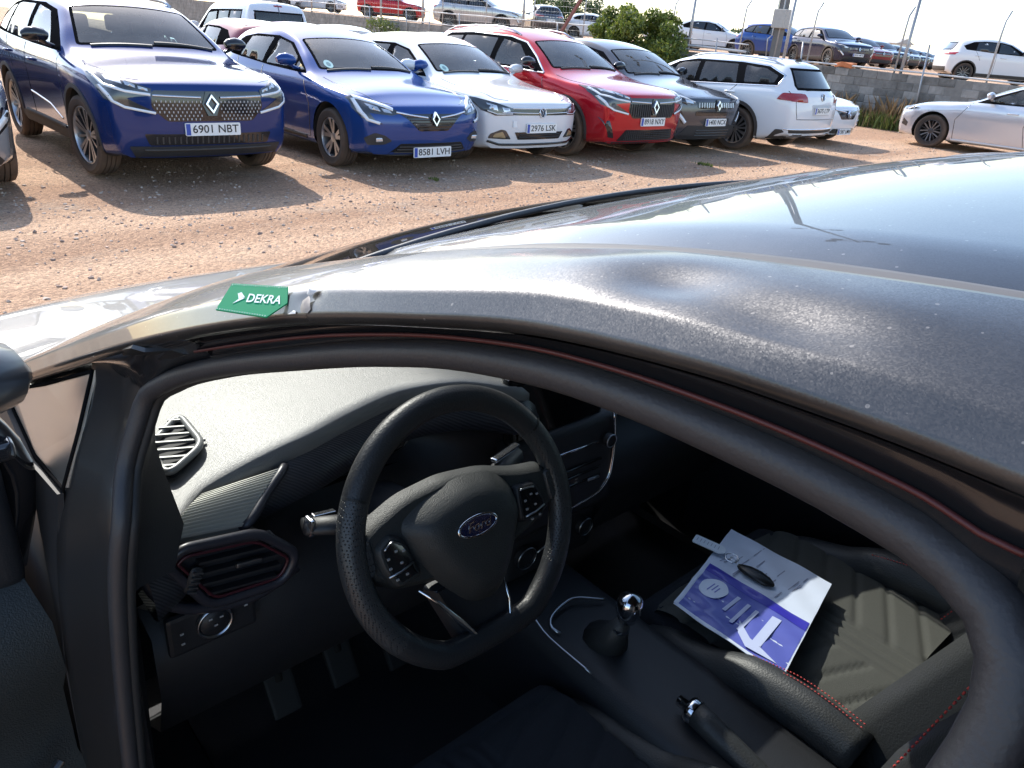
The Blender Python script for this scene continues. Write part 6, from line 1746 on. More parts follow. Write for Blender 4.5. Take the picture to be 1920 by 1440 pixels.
# left air vent
V6 = round_poly([(.188, .925), (.208, .940), (.302, .924), (.352, .868), (.330, .832), (.232, .842)], .018, 5)
Mw = Matrix.Translation((0, .785, 0)) @ Matrix(((1, 0, 0, 0), (0, 0, -1, 0), (0, 1, 0, 0), (0, 0, 0, 1)))
bm = bmesh.new(); bm_tube(bm, [Mw @ Vector((x, y, .012)) for x, y in V6], (.007), 8, closed=True); av = new_obj('air_vent', bm_mesh(bm, H_VS, smooth=True), host)
bm = bmesh.new(); bm_tube(bm, [Mw @ Vector((x, y, .014)) for x, y in inset_poly(V6, .010)], (.0022), 6, closed=True); new_obj('vent_accent', bm_mesh(bm, mat('vent_accent_dark_red', (.05, .008, .014), rough=.4)), av)
bm = bmesh.new(); bm_prism(bm, inset_poly(V6, .004), -.02, .004, Mw); new_obj('vent_recess', bm_mesh(bm, MATS['vent_black']), av)
for k in range(5):
    z_ = .856 + k * .0165
    bm = bmesh.new(); bm_box(bm, (.275, .776, z_ - .002), (.115 - abs(k - 2) * .012, .012, .0035), rot=Matrix.Rotation(R_(9), 4, 'Y')); new_obj('vent_slat', bm_mesh(bm, H_DARK), av)
bm = bmesh.new(); bm_box(bm, (.284, .768, .888), (.034, .006, .007), rot=Matrix.Rotation(R_(9), 4, 'Y'), bevel=.002); new_obj('vent_tab', bm_mesh(bm, H_SATC), av)
bm = bmesh.new(); bm_box(bm, (.215, .768, .893), (.016, .010, .036), rot=Matrix.Rotation(R_(24), 4, 'Y'), bevel=.006); tw = new_obj('vent_wheel', bm_mesh(bm, H_DARK, smooth=True), av)
for k in range(5):
    bm = bmesh.new(); bm_box(bm, (.215 + (k - 2) * .0027, .7625, .893 + (k - 2) * .0062), (.0115, .003, .0022), rot=Matrix.Rotation(R_(24), 4, 'Y')); new_obj('wheel_rib', bm_mesh(bm, H_SATC), tw)
# outer sweep of the dash end below the vent
bm = bmesh.new(); bm_tube(bm, smooth_path([(.178, .80, .955), (.165, .785, .92), (.180, .780, .872), (.215, .778, .842), (.29, .778, .824), (.355, .785, .838)], 24), (.008), 8); new_obj('dashboard_edge', bm_mesh(bm, H_VS, smooth=True), host)
bm = bmesh.new(); vs = [bm.verts.new(p) for p in ((.118, .715, .25), (.150, 1.15, .25), (.160, 1.15, .975), (.168, .80, .965), (.135, .73, .985))]; bm.faces.new(vs); new_obj('kick_panel', solid(bm_mesh(bm, H_DARK), .008), host)
# light switch
bm = bmesh.new(); bm_lathe(bm, [(.0195, 0), (.0205, -.006), (.0228, -.006), (.0235, 0)], 32, 'Y', (.236, .778, .810)); ls = new_obj('light_switch', bm_mesh(bm, H_SATC, smooth=True), host)
bm = bmesh.new(); bm_lathe(bm, [(.0195, -.001), (.018, -.005), (.001, -.005)], 32, 'Y', (.236, .778, .810)); new_obj('switch_dial', bm_mesh(bm, H_DARK), ls)
bm = bmesh.new(); bm_box(bm, (.236, .786, .805), (.115, .012, .062), bevel=.006); new_obj('switch_panel', bm_mesh(bm, H_DARK), ls)
for dx, dz in ((-.042, .006), (-.042, -.010), (.038, .024), (.040, .010), (-.006, .010), (.008, .008), (.0, -.002)):
    bm = bmesh.new(); bm_box(bm, (.236 + dx, .7715, .810 + dz), (.0045, .001, .0025)); new_obj('switch_mark', bm_mesh(bm, mat('mark_grey', (.30, .30, .30), rough=.6)), ls)
# stalks
def stalk(nm, a, b, w, h, m_):
    a, b = Vector(a), Vector(b); bm = bmesh.new()
    bm_tube(bm, [a, a.lerp(b, .35), a.lerp(b, .6), b], [(.010, .010), (.011, .011), (w, h), (w * .9, h * .8)], 10); return new_obj(nm, bm_mesh(bm, m_, smooth=True), host)
st = stalk('indicator_stalk', (.46, .69, .925), (.336, .715, .953), .017, .011, H_DARK)
bm = bmesh.new(); bm_box(bm, (.340, .708, .956), (.008, .018, .024), rot=Matrix.Rotation(R_(10), 4, 'Y'), bevel=.003); new_obj('stalk_tip', bm_mesh(bm, H_CHR), st)
bm = bmesh.new(); bm_box(bm, (.360, .708, .968), (.030, .008, .002), rot=Matrix.Rotation(R_(8), 4, 'Y'), bevel=.001); new_obj('stalk_edge', bm_mesh(bm, H_CHR), st)
st = stalk('wiper_stalk', (.58, .69, .905), (.715, .745, .915), .016, .020, H_DARK)
bm = bmesh.new(); bm_box(bm, (.683, .735, .934), (.072, .012, .008), rot=Matrix.Rotation(R_(3), 4, 'Y') @ Matrix.Rotation(R_(18), 4, 'Z'), bevel=.003); new_obj('stalk_edge', bm_mesh(bm, H_CHR), st)
for k in range(6):
    bm = bmesh.new(); bm_box(bm, (.662 + (k % 3) * .018, .722 + (k % 3) * .006, .921 - (k // 3) * .012), (.008, .002, .004)); new_obj('stalk_mark', bm_mesh(bm, MATS['mark_grey']), st)
# column shroud
bm = bmesh.new(); bm_tube(bm, [(.518, .67, .885), (.518, .85, .83)], [(.045, .035), (.06, .045)], 12); new_obj('column_shroud', bm_mesh(bm, H_DARK, smooth=True), host)

# --- steering wheel
SA = .42
sw_c = Vector((.518, .621, .936)); sn = Vector((0, -math.cos(SA), math.sin(SA))); su = Vector((1, 0, 0)); sv = sn.cross(su)
SW = Matrix(((su.x, sv.x, sn.x, sw_c.x), (su.y, sv.y, sn.y, sw_c.y), (su.z, sv.z, sn.z, sw_c.z), (0, 0, 0, 1)))
def wp(a, b, h=0.0): return SW @ Vector((a, b, h))
def rim_pt(q, r=.166):
    x, y = r * math.cos(q), r * math.sin(q)
    if y < -.150: y = -.150 - (abs(y) - .150) * .25
    return (x, y)
qs = np.linspace(0, 2 * PI, 120, endpoint=False)
def perf_leather():
    m, nt, b = nodes_of('perforated_leather'); N, L = nt.nodes, nt.links
    tc = N.new('ShaderNodeTexCoord'); vo = N.new('ShaderNodeTexVoronoi'); vo.inputs['Scale'].default_value = 300; vo.inputs['Randomness'].default_value = .15; L.new(tc.outputs['Object'], vo.inputs['Vector'])
    mr = N.new('ShaderNodeMapRange'); mr.inputs[1].default_value = .15; mr.inputs[2].default_value = .35; L.new(vo.outputs['Distance'], mr.inputs[0])
    mx = N.new('ShaderNodeMix'); mx.data_type = 'RGBA'; mx.inputs[6].default_value = (.006, .006, .007, 1); mx.inputs[7].default_value = (.030, .032, .034, 1); L.new(mr.outputs[0], mx.inputs[0]); L.new(mx.outputs[2], b.inputs['Base Color'])
    bp = N.new('ShaderNodeBump'); bp.inputs['Strength'].default_value = .9; bp.inputs['Distance'].default_value = .0015; L.new(mr.outputs[0], bp.inputs['Height']); L.new(bp.outputs['Normal'], b.inputs['Normal']); b.inputs['Roughness'].default_value = .42
    return m
H_PERF = perf_leather()
bm = bmesh.new(); bm_tube(bm, [wp(*rim_pt(q_)) for q_ in qs], (.0162, .0178), 14, closed=True)
for f in bm.faces:
    l = SW.inverted() @ f.calc_center_median(); an = math.degrees(math.atan2(l.y, l.x))
    if 150 < an or an < -140 or -40 < an < 35: f.material_index = 1
sw = new_obj('steering_wheel', bm_mesh(bm, [H_LEATH, H_PERF], smooth=True), host)
for q0, q1 in ((2.62, 2.64), (.60, .62)):
    bm = bmesh.new(); bm_tube(bm, [wp(*rim_pt(q_)) for q_ in (q0, q1)], (.0166, .0182), 14, caps=False); new_obj('rim_seam', bm_mesh(bm, mat('seam_black', (.008, .008, .008), rough=.6)), sw)
bm = bmesh.new()
for k in range(150):
    q_ = 2 * PI * k / 150
    x, y = rim_pt(q_, .1515); x2, y2 = rim_pt(q_ + .022, .1515); bm_tube(bm, [wp(x, y, .004), wp(x2, y2, .008)], .0009, 4)
o = new_obj('rim_stitching', bm_mesh(bm, mat('rim_stitch_dark_red', (.16, .02, .02), rough=.8)), sw); o['kind'] = 'stuff'
# spokes
def dome(poly, h0, h1, m_, nm, par, lip=.008, seg=3):
    bm = bmesh.new(); P0 = poly; loops = []
    for k in range(seg + 1):
        t = k / seg; pp = inset_poly(P0, lip * t) if k else P0
        loops.append([bm.verts.new(wp(x, y, h0 + (h1 - h0) * math.sin(t * PI / 2))) for x, y in pp])
    for a_, b_ in zip(loops[:-1], loops[1:]):
        for i in range(len(a_)): bm.faces.new((a_[i], a_[(i + 1) % len(a_)], b_[(i + 1) % len(a_)], b_[i])).smooth = True
    bm.faces.new(loops[-1]); return new_obj(nm, bm_mesh(bm, m_, angle=R_(35)), par)
left_sp = round_poly([(-.155, .040), (-.130, .052), (-.085, .068), (-.02, .074), (.045, .066), (.10, .048), (.155, .040), (.158, -.020), (.11, -.045), (.05, -.06), (-.05, -.06), (-.11, -.048), (-.156, -.02)], .015, 4)
dome(left_sp, -.018, .006, H_AIRB, 'spoke', sw, lip=.012)
low_sp = round_poly([(-.075, -.06), (.055, -.06), (.048, -.152), (-.04, -.160)], .012, 3)
dome(low_sp, -.022, -.004, H_DARK, 'spoke', sw, lip=.010)
hub = round_poly([(-.103, .036), (-.065, .054), (-.004, .066), (.047, .060), (.075, .040), (.088, .0), (.055, -.066), (.022, -.106), (-.022, -.100), (-.063, -.055), (-.092, -.005)], .018, 5)
# domed airbag cover
bm = bmesh.new(); loops = []
for k in range(9):
    t = k / 8; sc = 1 - t
    pp = [(x * sc + -.006 * t, y * sc - .01 * t) for x, y in hub] if k else hub
    hgt = .004 + .030 * (1 - (1 - min(1, t * 2.2))**2) + .006 * t
    if k == 8: break
    loops.append([bm.verts.new(wp(x, y, hgt)) for x, y in pp])
for a_, b_ in zip(loops[:-1], loops[1:]):
    for i in range(len(a_)): bm.faces.new((a_[i], a_[(i + 1) % len(a_)], b_[(i + 1) % len(a_)], b_[i])).smooth = True
bm.faces.new(loops[-1]).smooth = True
new_obj('airbag_cover', bm_mesh(bm, H_AIRB, smooth=True), sw)
# oval emblem with script
ea, eb, ec = .030, .0125, (-.010, .007)
rotE = Matrix.Translation((ec[0], ec[1], .040))
bm = bmesh.new(); bm_prism(bm, [(ea * math.cos(q_), eb * math.sin(q_)) for q_ in np.linspace(0, 2 * PI, 32, endpoint=False)], -.004, .002, SW @ rotE); em = new_obj('emblem', bm_mesh(bm, mat('emblem_deep_blue', (.008, .014, .05), rough=.15, coat=1)), sw)
bm = bmesh.new(); bm_tube(bm, [SW @ rotE @ Vector((ea * math.cos(q_), eb * math.sin(q_), .001)) for q_ in np.linspace(0, 2 * PI, 40, endpoint=False)], .0019, 6, closed=True); new_obj('emblem_ring', bm_mesh(bm, H_CHR), em)
tm = text_mesh('Ford', .0185, H_CHR, depth=.0005, shear=.35, sx=1.05); tm.transform(SW @ rotE @ Matrix.Translation((0, .0005, .0026))); new_obj('emblem_lettering', tm, em)
# control pods
for poly, side in ((round_poly([(-.142, .020), (-.118, .034), (-.098, .020), (-.083, -.034), (-.122, -.040), (-.138, -.010)], .010, 3), -1), (round_poly([(.078, .030), (.118, .026), (.132, -.012), (.118, -.036), (.075, -.026)], .010, 3), 1)):
    pod = dome(poly, .002, .014, H_AIRB if side < 0 else H_DARK, 'control_pod', sw, lip=.006)
    ip = inset_poly(poly, .009)
    bm = bmesh.new(); bm_prism(bm, ip, .010, .0155, SW); new_obj('button_panel', bm_mesh(bm, H_GLOSS), pod)
    bm = bmesh.new()
    top = sorted(ip, key=lambda p: -p[1])[: max(4, len(ip) // 3)]; top.sort()
    bm_tube(bm, [wp(x, y, .0165) for x, y in top], .0013, 6)
    new_obj('pod_chrome', bm_mesh(bm, H_SATC), pod)
    cx = sum(p[0] for p in ip) / len(ip); cy = sum(p[1] for p in ip) / len(ip)
    bm = bmesh.new(); bm_tube(bm, [wp(cx - .017, cy - .015, .0165), wp(cx, cy - .014, .017), wp(cx + .019, cy - .009, .0165)], .0014, 6); new_obj('pod_chrome', bm_mesh(bm, H_SATC), pod)
    for k in range(7):
        dx, dy = ((-.012, .006), (0, .012), (.010, .009), (-.012, -.006), (.004, -.004), (-.006, -.022), (.008, -.020))[k]
        bm = bmesh.new(); bm_box(bm, wp(cx + dx, cy + dy, .0158), (.0035, .0022, .0022)); new_obj('button_mark', bm_mesh(bm, MATS['mark_grey']), pod)
    xg = -.152 if side < 0 else .146
    dome(round_poly([(xg - .010, .030), (xg + .012, .034), (xg + .012, -.010), (xg - .006, -.018)], .006, 2), .0, .010, H_PERF, 'thumb_grip', sw, lip=.004)
# chrome blade of the lower spoke
bm = bmesh.new(); bm_tube(bm, [wp(x, y, h_) for x, y, h_ in ((-.093, -.052, .006), (-.070, -.078, .008), (-.046, -.114, .008), (-.026, -.142, .007), (-.006, -.158, .006), (.020, -.158, .006), (.034, -.142, .006), (.038, -.118, .006), (.036, -.088, .005))], [(.0012, .0015), (.0020, .003), (.0026, .005), (.0020, .003), .0018, .0018, .0018, .0017, .0014], 8)
new_obj('spoke_blade', bm_mesh(bm, H_CHR, smooth=True), sw)

# --- centre stack
ST = Matrix.Rotation(0, 4, 'X')
bm = bmesh.new(); bm_box(bm, (.885, .835, .935), (.235, .022, .125), rot=Matrix.Rotation(R_(-8), 4, 'X'), bevel=.008); sc_ = new_obj('touch_screen', bm_mesh(bm, H_GLOSS), host)
bm = bmesh.new(); bm_box(bm, (.885, .822, .934), (.20, .002, .100), rot=Matrix.Rotation(R_(-8), 4, 'X')); new_obj('screen_glass', bm_mesh(bm, mat('screen_off', (.006, .006, .007), rough=.04, coat=1)), sc_)
bm = bmesh.new(); bm_box(bm, (.90, .825, .780), (.27, .06, .20), rot=Matrix.Rotation(R_(-6), 4, 'X'), bevel=.02, seg=3); stk = new_obj('centre_stack', bm_mesh(bm, H_DARK, smooth=True, angle=R_(40)), host)
def bar(nm, pts, r, m_, par):
    bm = bmesh.new(); bm_tube(bm, pts, r, 8); return new_obj(nm, bm_mesh(bm, m_, smooth=True), par)
bar('stack_chrome', [(.866, .792, .838), (.972, .792, .835)], .0022, H_CHR, stk)
bar('stack_chrome', smooth_path([(1.020, .800, .880), (1.027, .796, .812), (1.022, .792, .752), (.986, .790, .716), (.915, .790, .708)], 24), .0036, H_CHR, stk)
for k in range(3):
    bar('air_outlet_slat', [(.80, .793, .795 - k * .018), (.99, .793, .793 - k * .018)], .003, H_GLOSS, stk)
bar('outlet_tab', [(.955, .789, .757), (.985, .789, .755)], .003, H_SATC, stk)
def knob(nm, c, r, par):
    bm = bmesh.new(); bm_lathe(bm, [(r, 0), (r, -.010), (r * .9, -.013), (r * .82, -.013), (r * .8, -.010), (.001, -.010)], 28, 'Y', c); o = new_obj(nm, bm_mesh(bm, H_DARK, angle=R_(30)), par)
    bm = bmesh.new(); bm_tube(bm, [Vector(c) + Vector((r * math.cos(q_), -.012, r * math.sin(q_))) for q_ in np.linspace(0, 2 * PI, 28, endpoint=False)], .0013, 6, closed=True); new_obj('knob_ring', bm_mesh(bm, H_SATC), o)
    return o
knob('radio_knob', (1.004, .796, .830), .013, stk); 
bm = bmesh.new(); bm_box(bm, (.90, .835, .625), (.24, .05, .12), bevel=.02, seg=3); cl = new_obj('climate_panel', bm_mesh(bm, H_DARK, smooth=True, angle=R_(40)), host)
knob('climate_knob', (.975, .806, .636), .019, cl); knob('climate_knob', (.816, .806, .630), .023, cl)
bar('climate_pointer', [(.842, .795, .632), (.866, .795, .640)], .002, H_SATC, cl)
for k in range(6):
    bm = bmesh.new(); bm_box(bm, (.925, .7925, .768 - k * .0065), (.006, .001, .0018)); new_obj('stack_mark', bm_mesh(bm, MATS['mark_grey']), stk)
# console, gear lever, handbrake
bm = bmesh.new(); bm_box(bm, (.845, .50, .42), (.20, .80, .30), bevel=.04, seg=3); con = new_obj('centre_console', bm_mesh(bm, H_DARK, smooth=True, angle=R_(40)), host)
bar('gaiter_frame', smooth_path([(.775, .655, .575), (.770, .672, .578), (.785, .690, .582), (.84, .70, .585), (.90, .665, .580)], 20), .0028, H_SATC, con)
bar('console_edge', smooth_path([(.755, .56, .572), (.752, .66, .576), (.765, .74, .59)], 12), .002, H_SATC, con)
bm = bmesh.new(); bm_tube(bm, [(.835, .60, .56), (.83, .58, .60), (.822, .562, .645)], [(.044, .044), (.024, .024), (.012, .012)], 14); gl = new_obj('gear_lever', bm_mesh(bm, H_SKAI, smooth=True), host)
bm = bmesh.new(); bm_lathe(bm, [(.004, -.030), (.016, -.026), (.021, -.010), (.0225, .004), (.021, .015), (.015, .023), (.001, .026)], 24, 'Z', (.822, .556, .682)); new_obj('gear_knob', bm_mesh(bm, H_CHR, smooth=True), gl)
bm = bmesh.new(); bm_lathe(bm, [(.014, 0), (.0155, .006), (.014, .012)], 20, 'Z', (.824, .567, .622)); new_obj('gear_collar', bm_mesh(bm, H_CHR, smooth=True), gl)
bm = bmesh.new(); bm_tube(bm, smooth_path([(.815, .12, .53), (.815, .25, .56), (.813, .36, .585), (.812, .395, .592)], 12), [(.020, .020)] * 12, 12); hbk = new_obj('handbrake', bm_mesh(bm, H_SKAI, smooth=True), host)
bm = bmesh.new(); bm_lathe(bm, [(.0205, 0), (.0212, .006), (.0205, .014), (.010, .016), (.009, .034), (.006, .036), (.001, .036)], 18, 'Y', (.812, .393, .592)); new_obj('handbrake_button', bm_mesh(bm, H_CHR, smooth=True), hbk)
# pedals
for xx, w_ in ((.40, .055), (.52, .055), (.63, .04)):
    bm = bmesh.new(); bm_box(bm, (xx, .98, .40), (w_, .014, .085 if w_ > .05 else .13), rot=Matrix.Rotation(R_(-35), 4, 'X'), bevel=.006); bm_tube(bm, [(xx, .99, .42), (xx, 1.06, .62)], .008, 6)
    new_obj('pedal', bm_mesh(bm, mat('pedal_rubber', (.016, .016, .015), rough=.7)), host)
# glovebox and far door trim
bm = bmesh.new(); bm_box(bm, (1.27, .845, .66), (.44, .05, .19), rot=Matrix.Rotation(R_(12), 4, 'X'), bevel=.02, seg=3); new_obj('glovebox', bm_mesh(bm, H_DARK, smooth=True, angle=R_(40)), host)
rows = [[Vector((1.575 + dx, y_, z_)) for dx, z_ in ((.10, .94), (.04, .945), (.0, .92), (-.005, .80), (.015, .72), (-.03, .66), (-.04, .62), (.01, .52), (.02, .30))] for y_ in np.linspace(.95, -.10, 20)]
dt = new_obj('far_door_trim', grid_mesh(rows, H_DARK), host)
bar('door_chrome', smooth_path([(1.530, .730, .705), (1.522, .69, .665), (1.512, .63, .640), (1.510, .57, .640), (1.512, .51, .650)], 20), [(.004, .004)] * 16 + [.005] * 4, H_SATC, dt)
bar('door_edge', smooth_path([(1.535, .74, .735), (1.530, .64, .70), (1.525, .50, .69), (1.52, .30, .70)], 20), .012, H_SKAI, dt)

# --- seats
def quilt_bm(x0, x1, y0, y1, zf, m_):
    """chevron panels with sewn grooves"""
    rows = []
    nx, ny = 60, 64
    for j in range(ny + 1):
        y = y0 + (y1 - y0) * j / ny; r = []
        for i in range(nx + 1):
            x = x0 + (x1 - x0) * i / nx
            u = (x - (x0 + x1) / 2) / ((x1 - x0) / 2)
            s_ = (y * 15.5 - abs(u) * 1.55) % 1.0
            g = math.exp(-(min(s_, 1 - s_) / .07)**2) if abs(u) > .16 else 0
            g2 = max(math.exp(-((abs(u) - w_) / .022)**2) for w_ in (.06, .16))
            r.append((x, y, zf(x, y) - .0065 * max(g, g2)))
        rows.append(r)
    return grid_mesh(rows, m_)
def cushion(nm_x, y0, y1, zt, par_name, m_c, m_b):
    """seat with cushion, side bolsters and backrest; nm_x = centre line"""
    xs0, xs1 = nm_x - .215, nm_x + .215
    rootp = None
    bm = bmesh.new(); bm_box(bm, (nm_x, (y0 + y1) / 2, zt - .10), (.48, y1 - y0, .18), bevel=.05, seg=4)
    base = new_obj('seat', bm_mesh(bm, H_CLOTH, smooth=True), host)
    zf = lambda x, y: zt + .010 - 6.0 * max(0, y - (y1 - .10))**2 + .008 * math.cos((x - nm_x) * 9)
    new_obj('seat_panel', quilt_bm(xs0, xs1, y0 + .02, y1 - .012, zf, m_c), base)
    for s_ in (-1, 1):
        xb = nm_x + s_ * .245
        bm = bmesh.new(); bm_tube(bm, smooth_path([(xb, y0, zt + .02), (xb, y0 + .08, zt + .030), (xb, y0 + .17, zt + .022), (xb, y0 + .26, zt - .020), (xb - s_ * .01, y1 - .05, zt - .06)], 24), [(.036, .042)] * 20 + [(.034, .040), (.030, .035), (.025, .03), (.02, .02)], 16)
        bo = new_obj('cushion_bolster', bm_mesh(bm, m_b, smooth=True), base)
        bm = bmesh.new(); xi = xb - s_ * .018
        for row_ in (0, 1):
            for k in range(34):
                ya = y0 + .01 + k * .20 / 34; ht = zt + .042 + .022 + .008 * math.sin((ya - y0) / .17 * PI) - .010 * max(0, (ya - y0 - .12) / .08)
                bm_tube(bm, [(xi + s_ * .010 * row_, ya, ht), (xi + s_ * .010 * row_, ya + .0035, ht)], .0011, 4)
        o = new_obj('bolster_stitching', bm_mesh(bm, H_STITCH), bo); o['kind'] = 'stuff'
    return base
pseat = cushion(1.205, .20, .66, .555, 'p', H_QUILT, H_SKAI)
dseat = cushion(.50, .12, .645, .535, 'd', H_CLOTH, H_SKAI)
def backrest(par, xc, ybase, zb, zt, lean, w=.235):
    """backrest: centre pad and two wing bolsters, leaning back"""
    def P_(x, s_, d): return Vector((xc + x, ybase - lean * s_ + d, zb + (zt - zb) * s_))
    rows = []
    for s_ in np.linspace(0, 1, 20):
        r = []
        ww = w * (1 - .30 * max(0, s_ - .55) / .45)
        for k in np.linspace(-1, 1, 25):
            wing = math.exp(-((abs(k) - .82) / .16)**2) * .075 * (1 - .5 * max(0, s_ - .6) / .4)
            edge = -.08 * max(0, (abs(k) - .88) / .12)**2
            top = -.05 * max(0, (s_ - .93) / .07)**2
            r.append(P_(k * ww, s_, wing + edge + top))
        rows.append(r)
    b = new_obj('backrest', solid(grid_mesh(rows, H_SKAI), -.09), par)
    rows = []
    for s_ in np.linspace(.03, .86, 14): rows.append([P_(k * w * .60, s_, .006) for k in np.linspace(-1, 1, 8)])
    new_obj('back_panel', grid_mesh(rows, H_CLOTH), b)
    for sg in (-1, 1):
        bm = bmesh.new()
        for k in range(60):
            s0 = .05 + k * .85 / 60; ww = w * (1 - .30 * max(0, s0 - .55) / .45); bm_tube(bm, [P_(sg * .74 * ww, s0, .068), P_(sg * .74 * ww, s0 + .006, .068)], .0011, 4)
        o = new_obj('back_stitching', bm_mesh(bm, H_STITCH), b); o['kind'] = 'stuff'
    bm = bmesh.new(); bm_box(bm, P_(0, 1.12, -.05), (.25, .10, .17), bevel=.04, seg=3)
    for sg in (-1, 1): bm_tube(bm, [P_(sg * .06, .95, -.04), P_(sg * .06, 1.05, -.05)], .006, 6)
    new_obj('headrest', bm_mesh(bm, H_SKAI, smooth=True), b)
    return b
backrest(pseat, 1.215, .19, .54, 1.13, .24, .245)
backrest(dseat, .50, .115, .52, 1.135, .13, .24)
bm = bmesh.new(); bm_box(bm, (XC, -.75, .50), (1.28, .46, .20), bevel=.05); bm_box(bm, (XC, -1.02, .80), (1.28, .16, .60), rot=Matrix.Rotation(R_(16), 4, 'X'), bevel=.06); new_obj('rear_bench', bm_mesh(bm, H_CLOTH, smooth=True), host)

# --- the open driver's door, hinged at the front
DH = Vector((.058, .80, 0)); DA = R_(-72)
DM = Matrix.Translation(DH) @ Matrix.Rotation(DA, 4, 'Z')
door = new_obj('open_door', None, host) if False else None
rows = []
for y_ in np.linspace(.0, -1.02, 24):
    rows.append([DM @ Vector((dx, y_, z_)) for dx, z_ in ((-.095, .945), (-.06, .958), (-.01, .945), (.028, .905), (.034, .84), (.016, .80), (.015, .70), (.048, .655), (.048, .60), (.02, .55), (.02, .32), (-.02, .28))])
dr = new_obj('door', grid_mesh(rows, mat('door_trim_grained', (.030, .033, .032), rough=.55, bump=.5, bscale=500)), host)
rows = []
for y_ in np.linspace(.0, -1.02, 12):
    rows.append([DM @ Vector((dx, y_, z_)) for dx, z_ in ((-.02, .28), (-.10, .27), (-.135, .40), (-.140, .60), (-.150, .80), (-.135, .90), (-.11, .94), (-.095, .945))])
new_obj('door_skin', grid_mesh(rows, H_PAINT), dr)
for ye in (.0, -1.02):
    bm = bmesh.new(); bm.faces.new([bm.verts.new(DM @ Vector((dx, ye, z_))) for dx, z_ in ((-.095, .945), (-.06, .958), (-.01, .945), (.028, .905), (.034, .84), (.016, .80), (.015, .70), (.048, .655), (.048, .60), (.02, .55), (.02, .32), (-.02, .28), (-.10, .27), (-.135, .40), (-.140, .60), (-.150, .80), (-.135, .90), (-.11, .94))]); new_obj('door_edge', bm_mesh(bm, H_FLANGE), dr)
# window frame of the door
fr = [DM @ Vector(p) for p in ((-.07, .01, .93), (-.045, .03, 1.05), (-.02, -.02, 1.16), (.03, -.12, 1.25), (.09, -.36, 1.345), (.105, -.60, 1.365), (.10, -.85, 1.35), (.075, -.93, 1.28), (-.02, -.98, 1.0), (-.06, -.99, .93))]
bm = bmesh.new(); bm_tube(bm, smooth_path(fr, 60), (.016, .020), 10); new_obj('door_window_frame', bm_mesh(bm, M_BLACK, smooth=True), dr)
bar('inner_handle', [DM @ Vector((.052, -.035, .742)), DM @ Vector((.056, -.075, .715)), DM @ Vector((.056, -.15, .70))], .006, H_CHR, dr)
# door mirror: dark shell over a bright band, on a black foot
bm = bmesh.new()
mc = Vector((.012, .86, 1.165))
bm_tube(bm, [mc + Vector((.085, .02, -.012)), mc + Vector((.072, .01, -.004)), mc + Vector((.03, 0, .0)), mc + Vector((-.04, 0, 0)), mc + Vector((-.12, .01, -.003)), mc + Vector((-.15, .02, -.01))], [(.02, .015), (.046, .034), (.062, .046), (.066, .05), (.058, .045), (.03, .02)], 18)
dmr = new_obj('door_mirror', bm_mesh(bm, mat('mirror_shell_grey', (.040, .041, .043), rough=.35, coat=.3), smooth=True), dr)
bm = bmesh.new(); bm_box(bm, mc + Vector((-.045, -.02, -.062)), (.215, .075, .022), bevel=.009, seg=3); new_obj('mirror_band', bm_mesh(bm, mat('mirror_gloss_band', (.02, .02, .022), rough=.07, coat=1.0), smooth=True), dmr)
bm = bmesh.new(); bm_box(bm, mc + Vector((-.048, -.02, -.150)), (.190, .07, .160), bevel=.02, seg=3); new_obj('mirror_foot', bm_mesh(bm, H_DARK, smooth=True), dmr)

# chipped paint and filler at the pillar
bm = bmesh.new()
def chip(pts, h, m_, nm):
    bm = bmesh.new(); c0 = None
    vs = []
    for y_, t in pts:
        p, nr = on_frame(y_, t); vs.append(bm.verts.new(p + nr * .0008))
    yc = sum(p[0] for p in pts) / len(pts); tc_ = sum(p[1] for p in pts) / len(pts)
    p, nr = on_frame(yc, tc_); c_ = bm.verts.new(p + nr * h)
    for i in range(len(vs)): bm.faces.new((vs[i], vs[(i + 1) % len(vs)], c_)).smooth = True
    return new_obj(nm, bm_mesh(bm, m_, smooth=True), host)
M_CHIP = mat('bare_primer_chip', (.55, .54, .53), rough=.6, var=.15, vscale=300)
M_SCRAPE = mat('scraped_paint_brown', (.22, .19, .17), rough=.5, var=.4, vscale=250)
chip([(.426 + .005 * math.cos(q_), .76 + .045 * math.sin(q_)) for q_ in np.linspace(0, 2 * PI, 10, endpoint=False)], .004, M_CHIP, 'paint_chip')
chip([(.426, .81), (.430, .86), (.428, .93), (.424, .99), (.416, 1.0), (.415, .96), (.420, .89), (.423, .84)], .003, M_SCRAPE, 'paint_scrape')
chip([(.434, .96), (.438, 1.0), (.429, 1.0), (.431, .97)], .002, M_CHIP, 'paint_scrape')

# ------------------------------------------------------------------ things lying in and on the foreground car
# green scale card stuck to the pillar
S5 = [[0.1884, 0.49, 1.351], [0.2136, 0.4578, 1.354], [0.2077, 0.4474, 1.3468], [0.193, 0.4491, 1.3388], [0.1721, 0.4806, 1.3379]]
def card_frame():
    a, b, c = Vector(S5[0]), Vector(S5[1]), Vector(S5[4])
    u = (b - a).normalized(); n = u.cross(c - a).normalized()
    if n.z < 0: n = -n
    v = n.cross(u)
    o = sum((Vector(p) for p in S5), Vector()) / 5 + n * .001
    return o, u, v, n
o_, u_, v_, n_ = card_frame()
CF = Matrix(((u_.x, v_.x, n_.x, o_.x), (u_.y, v_.y, n_.y, o_.y), (u_.z, v_.z, n_.z, o_.z), (0, 0, 0, 1)))
poly = [((Vector(p) - o_).dot(u_), (Vector(p) - o_).dot(v_)) for p in S5]
bm = bmesh.new(); bm_prism(bm, poly, -.0008, .0004, CF)
card = new_obj('scale_card', bm_mesh(bm, mat('scale_card_green', (.005, .26, .11), rough=.6, spec=.2)))
